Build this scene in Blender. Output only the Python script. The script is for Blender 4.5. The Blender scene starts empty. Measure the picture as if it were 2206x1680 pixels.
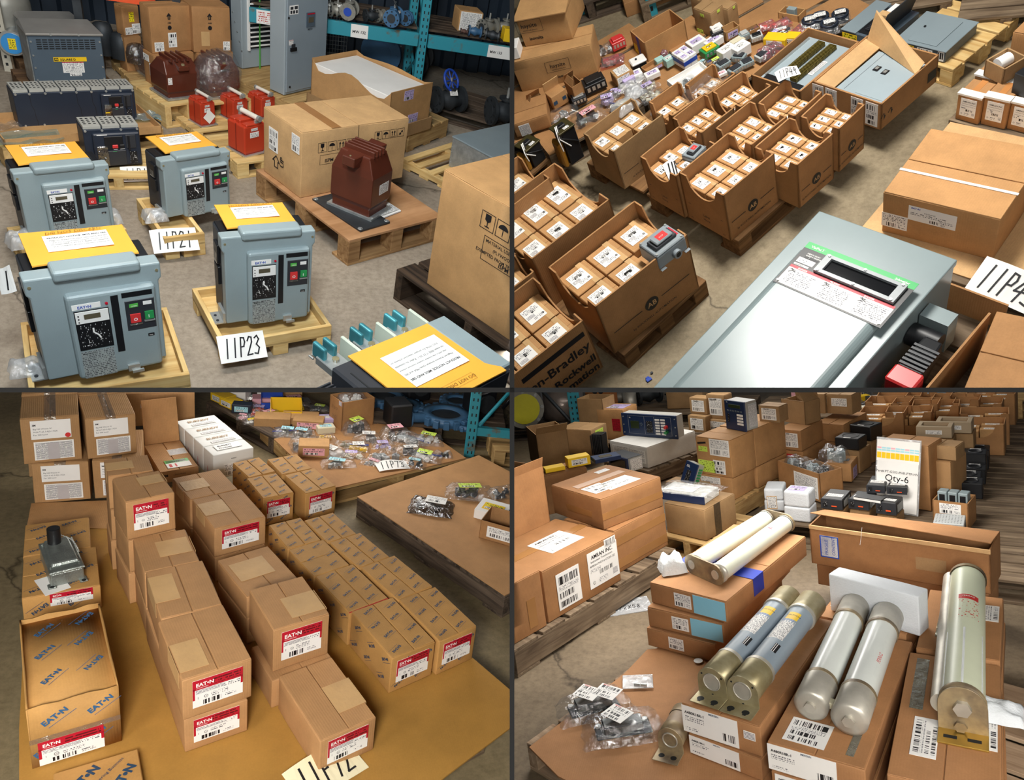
import bpy, bmesh, math, random
from mathutils import Vector as V, Matrix as Mx, noise
C=bpy.context.scene.collection
PI=math.pi
rnd=random.Random(7)
# ---------------------------------------------------------------- camera, bays
FX,CX,CY=1600.0,1103.0,840.0
BAYP={'TL': (15, 38, 2.2, (551, 422)), 'TR': (-32, 50, 2.6, (1655, 422)), 'BL': (8, 20, 2.2, (551, 1260)), 'BR': (-8, 10, 2.0, (1655, 1260))}
def bay_axes(az,e,H,c):
    az,e=math.radians(az),math.radians(e)
    u=V((math.sin(az)*math.cos(e),-math.cos(az)*math.cos(e),-math.sin(e)))
    r=V(((c[0]-CX)/FX,(c[1]-CY)/FX,1.0)); f=(r-u*r.dot(u)).normalized()
    return f.cross(u),f,u
AX={k:bay_axes(*p) for k,p in BAYP.items()}
UPc=sum((AX[k][2] for k in AX),V((0,0,0))).normalized()
Fw=(V((0,0,1))-UPc*UPc.z).normalized(); Rt=Fw.cross(UPc)
CW=Mx((Rt,Fw,UPc))                       # camera axes -> world axes
CAM=V((0,0,1.6))
def bay_matrix(k):
    x,f,u=AX[k]; B=Mx((x,f,u)).transposed()
    return Mx.Translation(CAM)@(CW@B).to_4x4()@Mx.Translation((0,0,-BAYP[k][2]))
BM={k:bay_matrix(k) for k in BAYP}
cd=bpy.data.cameras.new('camera'); cam=bpy.data.objects.new('camera',cd); C.objects.link(cam)
cd.sensor_width=36; cd.lens=36*FX/2206; cd.clip_start=.05; cd.clip_end=200
cr=[CW@V((1,0,0)),CW@V((0,-1,0)),CW@V((0,0,-1))]
cam.matrix_world=Mx.Translation(CAM)@Mx(cr).transposed().to_4x4()
bpy.context.scene.camera=cam
sc=bpy.context.scene
sc.view_settings.view_transform='Standard'; sc.view_settings.look='None'
sc.view_settings.exposure=0.0; sc.view_settings.gamma=1.0; sc.view_settings.use_curve_mapping=False
W=bpy.data.worlds.new('world'); sc.world=W; W.use_nodes=True
W.node_tree.nodes['Background'].inputs[0].default_value=(.86,.93,1,1)
W.node_tree.nodes['Background'].inputs[1].default_value=0.08
def lamp(bayk,p,target,size,power,col=(1,.95,.88)):
    l=bpy.data.lights.new('area_lamp','AREA'); l.shape='RECTANGLE'; l.size,l.size_y=size; l.energy=power; l.color=col
    o=bpy.data.objects.new('area_lamp',l); C.objects.link(o); m=BM[bayk]
    a=m@V(p); b=m@V(target); o.matrix_world=Mx.Translation(a)@(b-a).to_track_quat('-Z','Y').to_matrix().to_4x4()
lamp('TL',(-.1,1.05,2.9),(0,3.8,.2),(.5,.5),105,(.86,.95,1)); lamp('TL',(-.4,3.3,3.3),(0,4.2,0),(1.0,.8),85,(1,.95,.88))
lamp('TR',(.2,3.1,2.8),(.2,2.0,0),(.8,.6),120,(1,.97,.91))
lamp('BL',(-.45,-.35,2.1),(.1,2.2,0),(.7,.5),110,(1,.97,.92)); lamp('BL',(.4,4.6,.95),(.2,2.6,0),(1.8,.3),20,(1,.97,.92)); lamp('BL',(-1.3,1.0,1.55),(.2,2.0,0),(.6,.6),16,(1,.97,.92))  # side and under-slab lamps are added out of view, to light this bay
lamp('BR',(.45,-.4,1.9),(.3,2.4,0),(.7,.5),48,(1,.96,.9)); lamp('BR',(-.2,3.85,1.53),(0,3.0,0),(2.0,.3),75,(1,.97,.92)); lamp('BR',(1.3,1.2,1.55),(.1,2.4,0),(.6,.5),30); lamp('BR',(-.4,6.8,1.7),(0,5.8,0),(3,.5),60,(1,.97,.92))  # unseen lamps added for this bay; the last brightens its dark back
# ---------------------------------------------------------------- materials
def lin(h):
    if isinstance(h,str):
        h=h.lstrip('#'); h=[int(h[i:i+2],16)/255 for i in (0,2,4)]
    return tuple((c/12.92 if c<=.04045 else ((c+.055)/1.055)**2.4) for c in h)+(1,)
MATS={}
def newmat(n):
    m=bpy.data.materials.new(n); m.use_nodes=True; MATS[n]=m
    nt=m.node_tree; return m,nt,nt.nodes['Principled BSDF']
def N(nt,t,**k):
    n=nt.nodes.new(t)
    for a,b in k.items():
        if a.startswith('i_'):
            kk=a[2:]; n.inputs[int(kk) if kk.isdigit() else kk.replace('_',' ')].default_value=b
        else: setattr(n,a,b)
    return n
def coords(nt,scale=(1,1,1),rand=True):
    tc=N(nt,'ShaderNodeTexCoord'); mp=N(nt,'ShaderNodeMapping'); mp.inputs['Scale'].default_value=scale
    nt.links.new(tc.outputs['Object'],mp.inputs['Vector'])
    if rand:
        oi=N(nt,'ShaderNodeObjectInfo'); ml=N(nt,'ShaderNodeMath',operation='MULTIPLY'); ml.inputs[1].default_value=37.0
        nt.links.new(oi.outputs['Random'],ml.inputs[0]); nt.links.new(ml.outputs[0],mp.inputs['Location'])
    return mp.outputs[0]
def mk(n,col,rough=.6,metal=0,var=.12,scale=5,stretch=(1,1,1),bump=0,bscale=150,spec=.5,col2=None,detail=4,lo=.35,hi=.65,coat=0):
    if n in MATS: return MATS[n]
    m,nt,b=newmat(n); c=lin(col)
    b.inputs['Roughness'].default_value=rough; b.inputs['Metallic'].default_value=metal
    b.inputs['Specular IOR Level'].default_value=spec; b.inputs['Coat Weight'].default_value=coat
    if var or col2:
        co=coords(nt,stretch); no=N(nt,'ShaderNodeTexNoise',i_Scale=scale,i_Detail=detail,i_Roughness=.6)
        nt.links.new(co,no.inputs['Vector']); r=N(nt,'ShaderNodeValToRGB')
        e=r.color_ramp.elements; e[0].position=lo; e[1].position=hi
        e[0].color=lin(col2) if col2 else tuple(x*(1-var) for x in c[:3])+(1,)
        e[1].color=c if col2 else tuple(min(1,x*(1+var)) for x in c[:3])+(1,)
        nt.links.new(no.outputs['Fac'],r.inputs['Fac']); nt.links.new(r.outputs[0],b.inputs['Base Color'])
        if bump:
            n2=N(nt,'ShaderNodeTexNoise',i_Scale=bscale,i_Detail=3); nt.links.new(co,n2.inputs['Vector'])
            bp=N(nt,'ShaderNodeBump',i_Strength=bump,i_Distance=.004); nt.links.new(n2.outputs['Fac'],bp.inputs['Height'])
            nt.links.new(bp.outputs[0],b.inputs['Normal'])
    else: b.inputs['Base Color'].default_value=c
    return m
def card(n,col,dark=.8,warp=.35):
    "corrugated cardboard: fibre mottling, soft stains and faint flute lines"
    if n in MATS: return MATS[n]
    m,nt,b=newmat(n); c=lin(col); b.inputs['Roughness'].default_value=.72; b.inputs['Specular IOR Level'].default_value=.28
    co=coords(nt); a=N(nt,'ShaderNodeTexNoise',i_Scale=7,i_Detail=6,i_Roughness=.65); f=N(nt,'ShaderNodeTexNoise',i_Scale=160,i_Detail=2)
    nt.links.new(co,a.inputs['Vector']); nt.links.new(co,f.inputs['Vector'])
    mx=N(nt,'ShaderNodeMath',operation='MULTIPLY_ADD'); mx.inputs[1].default_value=.25; nt.links.new(f.outputs['Fac'],mx.inputs[0]); nt.links.new(a.outputs['Fac'],mx.inputs[2])
    r=N(nt,'ShaderNodeValToRGB'); e=r.color_ramp.elements; e[0].position=.42; e[1].position=.8
    e[0].color=tuple(x*dark for x in c[:3])+(1,); e[1].color=tuple(min(1,x*1.08) for x in c[:3])+(1,)
    nt.links.new(mx.outputs[0],r.inputs[0]); nt.links.new(r.outputs[0],b.inputs['Base Color'])
    w=N(nt,'ShaderNodeTexWave',i_Scale=38,i_Distortion=1.2); nt.links.new(co,w.inputs['Vector'])
    ad=N(nt,'ShaderNodeMath',operation='MULTIPLY_ADD'); ad.inputs[1].default_value=.12; nt.links.new(w.outputs['Fac'],ad.inputs[0]); nt.links.new(a.outputs['Fac'],ad.inputs[2])
    bp=N(nt,'ShaderNodeBump',i_Strength=warp,i_Distance=.006); nt.links.new(ad.outputs[0],bp.inputs['Height']); nt.links.new(bp.outputs[0],b.inputs['Normal'])
    return m
def wood(n,col,col2,rough=.75,sx=1.6,sc_=22,knot=True):
    if n in MATS: return MATS[n]
    m,nt,b=newmat(n); b.inputs['Roughness'].default_value=rough; b.inputs['Specular IOR Level'].default_value=.25
    co=coords(nt,(sx,sc_,sc_)); a=N(nt,'ShaderNodeTexNoise',i_Scale=1.6,i_Detail=6,i_Roughness=.6,i_Distortion=.6); nt.links.new(co,a.inputs['Vector'])
    r=N(nt,'ShaderNodeValToRGB'); e=r.color_ramp.elements; e[0].position=.33; e[1].position=.66; e[0].color=lin(col2); e[1].color=lin(col)
    nt.links.new(a.outputs['Fac'],r.inputs[0]); out=r.outputs[0]
    co2=coords(nt,(3,3,3)); s=N(nt,'ShaderNodeTexNoise',i_Scale=1.5,i_Detail=3); nt.links.new(co2,s.inputs['Vector'])
    mx=N(nt,'ShaderNodeMix',data_type='RGBA',blend_type='MULTIPLY'); mx.inputs['Factor'].default_value=.55
    r2=N(nt,'ShaderNodeValToRGB'); e=r2.color_ramp.elements; e[0].position=.3;e[1].position=.62; e[0].color=(.45,.4,.36,1); e[1].color=(1,1,1,1)
    nt.links.new(s.outputs['Fac'],r2.inputs[0]); nt.links.new(out,mx.inputs[6]); nt.links.new(r2.outputs[0],mx.inputs[7]); nt.links.new(mx.outputs[2],b.inputs['Base Color'])
    bp=N(nt,'ShaderNodeBump',i_Strength=.35,i_Distance=.003); nt.links.new(a.outputs['Fac'],bp.inputs['Height']); nt.links.new(bp.outputs[0],b.inputs['Normal'])
    return m
def printed(n,ink,paper,pitch=.012,dens=.5,word=55,bar=False):
    "flat print: rows of small illegible text, or a bar code"
    if n in MATS: return MATS[n]
    m,nt,b=newmat(n); b.inputs['Roughness'].default_value=.5
    tc=N(nt,'ShaderNodeTexCoord'); sp=N(nt,'ShaderNodeSeparateXYZ'); nt.links.new(tc.outputs['UV'],sp.inputs[0])
    def M2(op,a,bv):
        q=N(nt,'ShaderNodeMath',operation=op)
        for i,x in enumerate((a,bv)):
            if x is None: continue
            if isinstance(x,(int,float)): q.inputs[i].default_value=x
            else: nt.links.new(x,q.inputs[i])
        return q.outputs[0]
    cb=N(nt,'ShaderNodeCombineXYZ')
    if bar:
        nt.links.new(M2('MULTIPLY',sp.outputs[0],1/pitch),cb.inputs[0])
        wn=N(nt,'ShaderNodeTexWhiteNoise',noise_dimensions='1D'); nt.links.new(M2('FLOOR',M2('MULTIPLY',sp.outputs[0],1/pitch),None),wn.inputs['W'])
        fac=M2('GREATER_THAN',wn.outputs['Value'],1-dens)
    else:
        ry=M2('MULTIPLY',sp.outputs[1],1/pitch); row=M2('FLOOR',ry,None); fr=M2('FRACT',ry,None)
        nt.links.new(M2('MULTIPLY',sp.outputs[0],word),cb.inputs[0]); nt.links.new(M2('MULTIPLY',row,3.7),cb.inputs[1])
        no=N(nt,'ShaderNodeTexNoise',i_Scale=2.5,i_Detail=3); nt.links.new(cb.outputs[0],no.inputs['Vector'])
        fac=M2('MULTIPLY',M2('GREATER_THAN',fr,.45),M2('GREATER_THAN',no.outputs['Fac'],1-dens))
    mx=N(nt,'ShaderNodeMix',data_type='RGBA'); mx.inputs[6].default_value=lin(paper); mx.inputs[7].default_value=lin(ink)
    nt.links.new(fac,mx.inputs[0]); nt.links.new(mx.outputs[2],b.inputs['Base Color'])
    return m
def film(n,col=(1,1,1),gloss=.25,milky=.08,rough=.12):
    if n in MATS: return MATS[n]
    m,nt,b=newmat(n); nt.nodes.remove(b); out=nt.nodes['Material Output']
    tr=N(nt,'ShaderNodeBsdfTransparent'); tr.inputs[0].default_value=lin(col) if isinstance(col,str) else tuple(col)+(1,)
    gl=N(nt,'ShaderNodeBsdfGlossy'); gl.inputs['Roughness'].default_value=rough; df=N(nt,'ShaderNodeBsdfDiffuse'); df.inputs[0].default_value=(.85,.87,.88,1)
    co=coords(nt); no=N(nt,'ShaderNodeTexNoise',i_Scale=24,i_Detail=5,i_Distortion=1.0); nt.links.new(co,no.inputs['Vector'])
    bp=N(nt,'ShaderNodeBump',i_Strength=1,i_Distance=.02); nt.links.new(no.outputs['Fac'],bp.inputs['Height']); nt.links.new(bp.outputs[0],gl.inputs['Normal'])
    a=N(nt,'ShaderNodeMixShader',i_Fac=milky); b2=N(nt,'ShaderNodeMixShader',i_Fac=gloss)
    nt.links.new(tr.outputs[0],a.inputs[1]); nt.links.new(df.outputs[0],a.inputs[2]); nt.links.new(a.outputs[0],b2.inputs[1]); nt.links.new(gl.outputs[0],b2.inputs[2]); nt.links.new(b2.outputs[0],out.inputs[0])
    return m
K1=card('kraft_tan','#b98f5f'); K2=card('kraft_brown','#a97c50'); K3=card('kraft_light','#c9a272'); K4=card('kraft_dull','#a07f58'); K5=card('kraft_orange','#b88a5a'); KI=card('kraft_inside','#a87f54')
WP=wood('pallet_pine','#d2b078','#a98453'); WN=wood('new_pine','#e6c98d','#cfa767'); WO=wood('old_grey_wood','#6f5f50','#3a3029'); WD=wood('dark_wood','#4a3a2c','#231b15'); PLY=wood('plywood','#c0936a','#a0744d',sx=.8,sc_=6); WG=wood('weathered_wood','#8d7a63','#5c4c3c')
WHITE=mk('white_paper','#eceae6',.55,var=.03); INK=mk('black_ink','#16161a',.5,var=0); BLUEINK=mk('blue_ink','#2f5d86',.6,var=0); NAVYINK=mk('dark_blue_ink','#26425c',.6,var=0); LOGOBLUE=mk('logo_blue','#1848a8',.4,var=0)
RED=mk('label_red','#b5122b',.45,var=.03); REDINK=mk('red_ink','#c8342e',.5,var=0)
FP=printed('fine_print','#66666c','#eceae6',.0075,.5,95); FPD=printed('dense_print','#77777e','#eceae6',.005,.6,140); BAR=printed('bar_code','#17171a','#eceae6',.0022,.5,bar=True); FPB=printed('white_print_on_black','#c9c9c9','#141518',.009,.4,80); FPG=printed('print_on_grey','#44474b','#9aa09e',.008,.5,90); FPR=printed('dark_print_on_red','#5c0914','#b5122b',.010,.55,60)
FPL=printed('print_on_lilac','#4a4266','#c3b2dd',.012,.5); FPN=printed('print_on_lime','#4c5a1e','#c8e25a',.012,.45); FPP=printed('print_on_pink','#6a4a50','#efb0ba',.012,.5); FPC=printed('print_on_blue','#3a5a66','#a5d8e2',.012,.5); FPY=printed('print_on_yellow','#55501a','#f2dc28',.012,.5); FPM=printed('print_on_manila','#8a6420','#eba93c',.012,.3)
BLACK=mk('black_plastic','#17181b',.42,var=.1); DARK=mk('charcoal_plastic','#2c2e33',.5,var=.1); NAVY=mk('dark_navy_enamel','#222a38',.42,var=.06); GREY=mk('breaker_grey','#8d9b9e',.42,var=.04,bump=.15,bscale=400); ENAM=mk('enamel_grey','#7f8c92',.35,var=.04); SLATE=mk('slate_enamel','#4f5c68',.42,var=.05)
STEEL=mk('bright_steel','#c4c6c3',.3,.65,var=.08); GALV=mk('galvanised_steel','#a9adad',.38,.6,var=.2,scale=18); BRASS=mk('tin_brass','#b3a988',.36,.5,var=.18,scale=9,col2='#948864'); DKSTEEL=mk('dark_iron','#3d4145',.55,.6,var=.25)
GREEN=mk('green_plastic','#2c8f4e',.4,var=.05); LIME=mk('lime_green','#55b04a',.4,var=0); RBTN=mk('red_button','#cf3838',.35,var=.05); LCD=mk('lcd','#5b5443',.25,var=.05); BLUEP=mk('blue_plastic','#2447a8',.4,var=.08); YELP=mk('yellow_plastic','#f0c420',.45,var=.05)
TAPE=mk('brown_tape','#9a6d40',.3,var=.08,spec=.5); PTAPE=mk('paper_tape','#c59e6b',.6,var=.1,bump=.4,bscale=60); BLUET=mk('blue_tape','#2038a0',.45,var=.1); CLEART=film('clear_tape',(.93,.88,.75),.22,.06,.2); BAG=film('clear_plastic',(.94,.95,.96),.18,.045); MILK=film('milky_plastic',(.9,.91,.93),.2,.32,.25); SMOKE=film('smoky_plastic',(.38,.37,.38),.3,.02,.1)
LIL=mk('lilac_paper','#c3b2dd',.6,var=.04); PINKP=mk('pink_paper','#efb0ba',.6,var=.04); LIMEP=mk('lime_paper','#c8e25a',.6,var=.04); CYANP=mk('pale_blue_paper','#a5d8e2',.6,var=.04); ORG=mk('orange_sticker','#ee5a2a',.5,var=.04); MANILA=mk('manila_envelope','#eba93c',.6,var=.06,scale=3)
# ---------------------------------------------------------------- mesh building
O1='first second third fourth fifth sixth seventh eighth ninth tenth eleventh twelfth thirteenth fourteenth fifteenth sixteenth seventeenth eighteenth nineteenth'.split()
def NTH(i): i+=1; return O1[i-1] if i<20 else ('twentieth' if i==20 else 'thirtieth' if i==30 else 'fortieth' if i==40 else ('twenty','thirty','forty')[i//10-2]+'-'+O1[i%10-1])
TXT={}
def textdata(s,bold=0.0,ital=0.0):
    k=(s,bold,ital)
    if k not in TXT:
        cu=bpy.data.curves.new('t','FONT'); cu.body=s; cu.resolution_u=2; cu.offset=bold; cu.shear=ital
        o=bpy.data.objects.new('t',cu); C.objects.link(o); dg=bpy.context.evaluated_depsgraph_get(); me=o.evaluated_get(dg).to_mesh()
        vs=[v.co.copy() for v in me.vertices]; fs=[tuple(p.vertices) for p in me.polygons]
        o.evaluated_get(dg).to_mesh_clear(); bpy.data.objects.remove(o); bpy.data.curves.remove(cu)
        if vs:
            x0=min(v.x for v in vs); x1=max(v.x for v in vs); y0=min(v.y for v in vs); y1=max(v.y for v in vs)
        else: x0=x1=y0=y1=0
        TXT[k]=(vs,fs,(x0,x1,y0,y1))
    return TXT[k]
STROKES={'1':[[(.5,1),(.5,0)]],'P':[[(.2,0),(.2,1)],[(.2,1),(.7,.97),(.85,.75),(.7,.52),(.2,.5)]],'2':[[(.1,.8),(.35,1),(.75,.95),(.8,.7),(.4,.3),(.1,.02),(.9,.05)]],
'3':[[(.1,.9),(.5,1),(.8,.8),(.4,.55),(.85,.35),(.6,.03),(.1,.08)]],'4':[[(.5,1),(.05,.4),(.9,.45)],[(.7,.75),(.6,0)]],'9':[[(.85,.8),(.5,1),(.15,.75),(.4,.5),(.85,.75),(.75,0)]],'7':[[(.1,.97),(.9,.97),(.4,0)]],'5':[[(.85,1),(.2,1),(.18,.6),(.7,.6),(.8,.2),(.4,0),(.1,.1)]],
'0':[[(.5,1),(.15,.6),(.25,.05),(.7,.1),(.85,.6),(.5,1)]],'O':[[(.5,1),(.1,.6),(.3,.05),(.8,.2),(.85,.75),(.5,1)]],'D':[[(.2,1),(.2,0)],[(.2,1),(.8,.7),(.7,.2),(.2,0)]],'V':[[(.1,1),(.4,0),(.9,1)]],'M':[[(.1,0),(.2,1),(.5,.3),(.8,1),(.9,0)]],'X':[[(.1,1),(.9,0)],[(.9,1),(.1,0)]],'/':[[(.2,0),(.8,1)]],'B':[[(.2,0),(.2,1),(.7,.9),(.6,.55),(.2,.5),(.75,.45),(.7,.05),(.2,0)]],'I':[[(.5,1),(.5,0)]],'L':[[(.2,1),(.2,0),(.8,0)]],'J':[[(.7,1),(.7,.1),(.3,0)]],'A':[[(.1,0),(.5,1),(.9,0)],[(.3,.4),(.7,.4)]],'-':[[(.1,.5),(.9,.5)]],'8':[[(.5,.55),(.2,.8),(.5,1),(.8,.8),(.5,.55),(.15,.2),(.5,0),(.85,.2),(.5,.55)]],'N':[[(.1,0),(.15,1),(.8,0),(.85,1)]]}
class M:
    def __init__(s): s.v=[];s.f=[];s.k=[];s.mats=[];s.uv=[];s.sm=[]
    def mi(s,m):
        if m not in s.mats: s.mats.append(m)
        return s.mats.index(m)
    def add(s,vs,fs,mat,T=None,uv=None,smooth=False):
        o=len(s.v); s.v+= [tuple(T@V(v)) if T is not None else tuple(v) for v in vs]; i=s.mi(mat)
        for n,f in enumerate(fs): s.f.append([o+q for q in f]); s.k.append(i); s.uv.append(uv[n] if uv else None); s.sm.append(smooth)
        return s
    def box(s,a,b,mat,T=None):
        (x0,y0,z0),(x1,y1,z1)=a,b
        return s.add([(x0,y0,z0),(x1,y0,z0),(x1,y1,z0),(x0,y1,z0),(x0,y0,z1),(x1,y0,z1),(x1,y1,z1),(x0,y1,z1)],[(3,2,1,0),(4,5,6,7),(0,1,5,4),(1,2,6,5),(2,3,7,6),(3,0,4,7)],mat,T)
    def hexa(s,b,t,mat,T=None):
        return s.add(list(b)+list(t),[(3,2,1,0),(4,5,6,7),(0,1,5,4),(1,2,6,5),(2,3,7,6),(3,0,4,7)],mat,T)
    def prism(s,p,z0,z1,mat,T=None):
        n=len(p); return s.add([(x,y,z0) for x,y in p]+[(x,y,z1) for x,y in p],[tuple(range(n))[::-1],tuple(range(n,2*n))]+[(i,(i+1)%n,n+(i+1)%n,n+i) for i in range(n)],mat,T)
    def xprism(s,p,x0,x1,mat,T=None):      # profile in (y,z), extruded along x
        return s.prism(p,x0,x1,mat,(T or Mx())@Mx(((0,0,1,0),(1,0,0,0),(0,1,0,0),(0,0,0,1))))
    def yprism(s,p,y0,y1,mat,T=None):      # profile in (x,z), extruded along y
        return s.prism(p,-y1,-y0,mat,(T or Mx())@Mx.Rotation(PI/2,4,'X'))
    def cyl(s,p,q,r,mat,n=16,r2=None,T=None,caps=True):
        p,q=V(p),V(q); d=(q-p); L=d.length; R=d.to_track_quat('Z','Y').to_matrix().to_4x4(); r2=r if r2 is None else r2
        t=Mx.Translation(p)@R; t=(T@t) if T is not None else t
        vs=[(r*math.cos(2*PI*i/n),r*math.sin(2*PI*i/n),0) for i in range(n)]+[(r2*math.cos(2*PI*i/n),r2*math.sin(2*PI*i/n),L) for i in range(n)]
        s.add(vs,[(i,(i+1)%n,n+(i+1)%n,n+i) for i in range(n)],mat,t,smooth=True)
        if caps: s.add(vs,[tuple(range(n))[::-1],tuple(range(n,2*n))],mat,t)
        return s
    def lathe(s,prof,mat,T=None,n=20):     # prof: (r,z)
        k=len(prof); vs=[(r*math.cos(2*PI*i/n),r*math.sin(2*PI*i/n),z) for i in range(n) for r,z in prof]
        fs=[(i*k+j,((i+1)%n)*k+j,((i+1)%n)*k+j+1,i*k+j+1) for i in range(n) for j in range(k-1)]
        return s.add(vs,fs,mat,T,smooth=True)
    def tube(s,pts,r,mat,n=8,T=None):
        pts=[V(p) for p in pts]; vs=[];up=V((.3,.2,1))
        for i,p in enumerate(pts):
            d=(pts[min(i+1,len(pts)-1)]-pts[max(i-1,0)]).normalized(); a=d.cross(up)
            if a.length<1e-4: a=d.cross(V((1,0,0)))
            a.normalize(); b=d.cross(a)
            vs+=[p+a*(r*math.cos(2*PI*k/n))+b*(r*math.sin(2*PI*k/n)) for k in range(n)]
        m=len(pts); fs=[(i*n+k,i*n+(k+1)%n,(i+1)*n+(k+1)%n,(i+1)*n+k) for i in range(m-1) for k in range(n)]
        s.add(vs,fs,mat,T,smooth=True); return s.add(vs,[tuple(range(n)),tuple(range((m-1)*n,m*n))[::-1]],mat,T)
    def torus(s,c,ax,R,r,mat,n=24,T=None):
        q=V(ax).to_track_quat('Z','Y').to_matrix(); c=V(c)
        return s.tube([c+q@V((R*math.cos(2*PI*i/n),R*math.sin(2*PI*i/n),0)) for i in range(n+1)],r,mat,8,T)
    def quad(s,u0,v0,u1,v1,n,mat,T):       # in a face frame; uv in metres for print
        o=rnd.random()*3
        return s.add([(u0,v0,n),(u1,v0,n),(u1,v1,n),(u0,v1,n)],[(0,1,2,3)],mat,T,uv=[[(u0+o,v0+o),(u1+o,v0+o),(u1+o,v1+o),(u0+o,v1+o)]])
    def text(s,t,u,v,size,mat,T,n=.0008,bold=0,rot=0,al='l',ital=0,fit=None):
        vs,fs,(x0,x1,y0,y1)=textdata(t,bold,ital); k=size
        if not vs: return s
        if fit: k=min(size,fit/max(x1-x0,1e-3))
        dx={'l':-x0,'c':-(x0+x1)/2,'r':-x1}[al]
        return s.add([(( p.x+dx)*k,(p.y)*k,n) for p in vs],fs,mat,T@Mx.Translation((u,v,0))@Mx.Rotation(rot,4,'Z'))
    def hand(s,t,u,v,w,h,mat,T,th=.05,n=.001,slant=.12):
        k=len(t); cw=w/k
        for i,ch in enumerate(t):
            for pl in STROKES.get(ch,[]):
                P=[V((u+(i+.08+.84*x)*cw+slant*h*y,v+y*h)) for x,y in pl]
                for a,b in zip(P,P[1:]):
                    d=(b-a); 
                    if d.length<1e-6: continue
                    d=d.normalized()*th*h*.5; e=V((-d.y,d.x)); 
                    s.add([(a-d-e).to_3d()+V((0,0,n)),(b+d-e).to_3d()+V((0,0,n)),(b+d+e).to_3d()+V((0,0,n)),(a-d+e).to_3d()+V((0,0,n))],[(0,1,2,3)],mat,T)
        return s
    def mesh(s,name,bev=0,seg=1,wob=0,cuts=0,seed=0):
        me=bpy.data.meshes.new(name); me.from_pydata(s.v,[],s.f)
        for m in s.mats: me.materials.append(m)
        me.polygons.foreach_set('material_index',s.k); me.polygons.foreach_set('use_smooth',s.sm)
        if any(u for u in s.uv):
            ul=me.uv_layers.new(name='UVMap').data
            for p,u in zip(me.polygons,s.uv):
                if u:
                    for li,c in zip(p.loop_indices,u): ul[li].uv=c
        if bev or cuts:
            b=bmesh.new(); b.from_mesh(me)
            if bev: 
                ed=[e for e in b.edges if len(e.link_faces)==2 and e.calc_face_angle(0)>.5 and e.calc_length()>bev*2.2]
                bmesh.ops.bevel(b,geom=ed,offset=bev,segments=seg,affect='EDGES',profile=.5,clamp_overlap=True)
            if cuts: bmesh.ops.subdivide_edges(b,edges=[e for e in b.edges if e.calc_length()>.05],cuts=cuts,use_grid_fill=True)
            if wob:
                bl=[min(q.co[i] for q in b.verts) for i in range(3)]; bh=[max(q.co[i] for q in b.verts) for i in range(3)]
                for q in b.verts: 
                    d=noise.noise_vector(q.co*6+V((seed*3.1,seed,0))); q.co=V([min(max(a+e*wob,l),u) for a,e,l,u in zip(q.co,d,bl,bh)])
                for f in b.faces: f.smooth=True
            b.to_mesh(me); b.free()
        me.update(); return me
NAMES={}
BAYOF={}
cur='TL'
def setbay(k):
    global cur; cur=k
def obj(name,m,parent=None,T=None,**k):
    me=m if not isinstance(m,M) else m.mesh(name,**k)
    o=bpy.data.objects.new(name,me); C.objects.link(o)
    if parent is not None: o.parent=parent
    if T is not None: o.matrix_basis=T
    return o
def tag(o,label,cat,group=None,kind=None):
    o['label']=label; o['category']=cat
    if group: o['group']=group
    if kind: o['kind']=kind
    return o
def put(o,x,y,z,yaw=0,tilt=None,bayk=None):
    k=bayk or cur; BAYOF[o]=k
    T=BM[k]@Mx.Translation((x,y,z))@Mx.Rotation(yaw,4,'Z')
    o.matrix_world=T@tilt if tilt is not None else T
    return o
def thing(name,label,cat,pose,group=None,tilt=None):
    o=bpy.data.objects.new(name,None); C.objects.link(o); o.empty_display_size=.05
    tag(o,label,cat,group); return put(o,*pose,tilt=tilt)
def solo(name,m,label,cat,pose,group=None,tilt=None,**k):
    o=obj(name,m,**k); tag(o,label,cat,group); return put(o,*pose,tilt=tilt)
def pose(k,dx=0,dy=0,dz=0,dyaw=0):         # a point in the frame of a measured box
    b,x,y,z,yaw=D[k][:5]; c,s=math.cos(yaw),math.sin(yaw)
    return (x+c*dx-s*dy,y+s*dx+c*dy,z+dz,yaw+dyaw)
def dims(k): return D[k][5:8]
def copytree(o,pose_,label,group=None):
    c=o.copy(); C.objects.link(c); c['label']=label
    if group: c['group']=group
    for ch in list(o.children):
        a=ch.copy(); C.objects.link(a); a.parent=c; a.matrix_basis=ch.matrix_basis.copy()
        for g in ch.children:
            b=g.copy(); C.objects.link(b); b.parent=a; b.matrix_basis=g.matrix_basis.copy()
    return put(c,*pose_)
def face(f,w,d,h,e=.0006):
    "frame of one face of a box: u to the right, v up, n outward"
    if f=='f': return Mx(((1,0,0,0),(0,0,-1,-e),(0,1,0,0),(0,0,0,1)))
    if f=='r': return Mx(((0,0,1,w+e),(1,0,0,0),(0,1,0,0),(0,0,0,1)))
    if f=='l': return Mx(((0,0,-1,-e),(-1,0,0,d),(0,1,0,0),(0,0,0,1)))
    if f=='b': return Mx(((-1,0,0,w),(0,0,1,d+e),(0,1,0,0),(0,0,0,1)))
    return Mx(((1,0,0,0),(0,1,0,0),(0,0,1,h+e),(0,0,0,1)))
def fsize(f,w,d,h): return {'f':(w,h),'b':(w,h),'r':(d,h),'l':(d,h),'t':(w,d)}[f]
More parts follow.
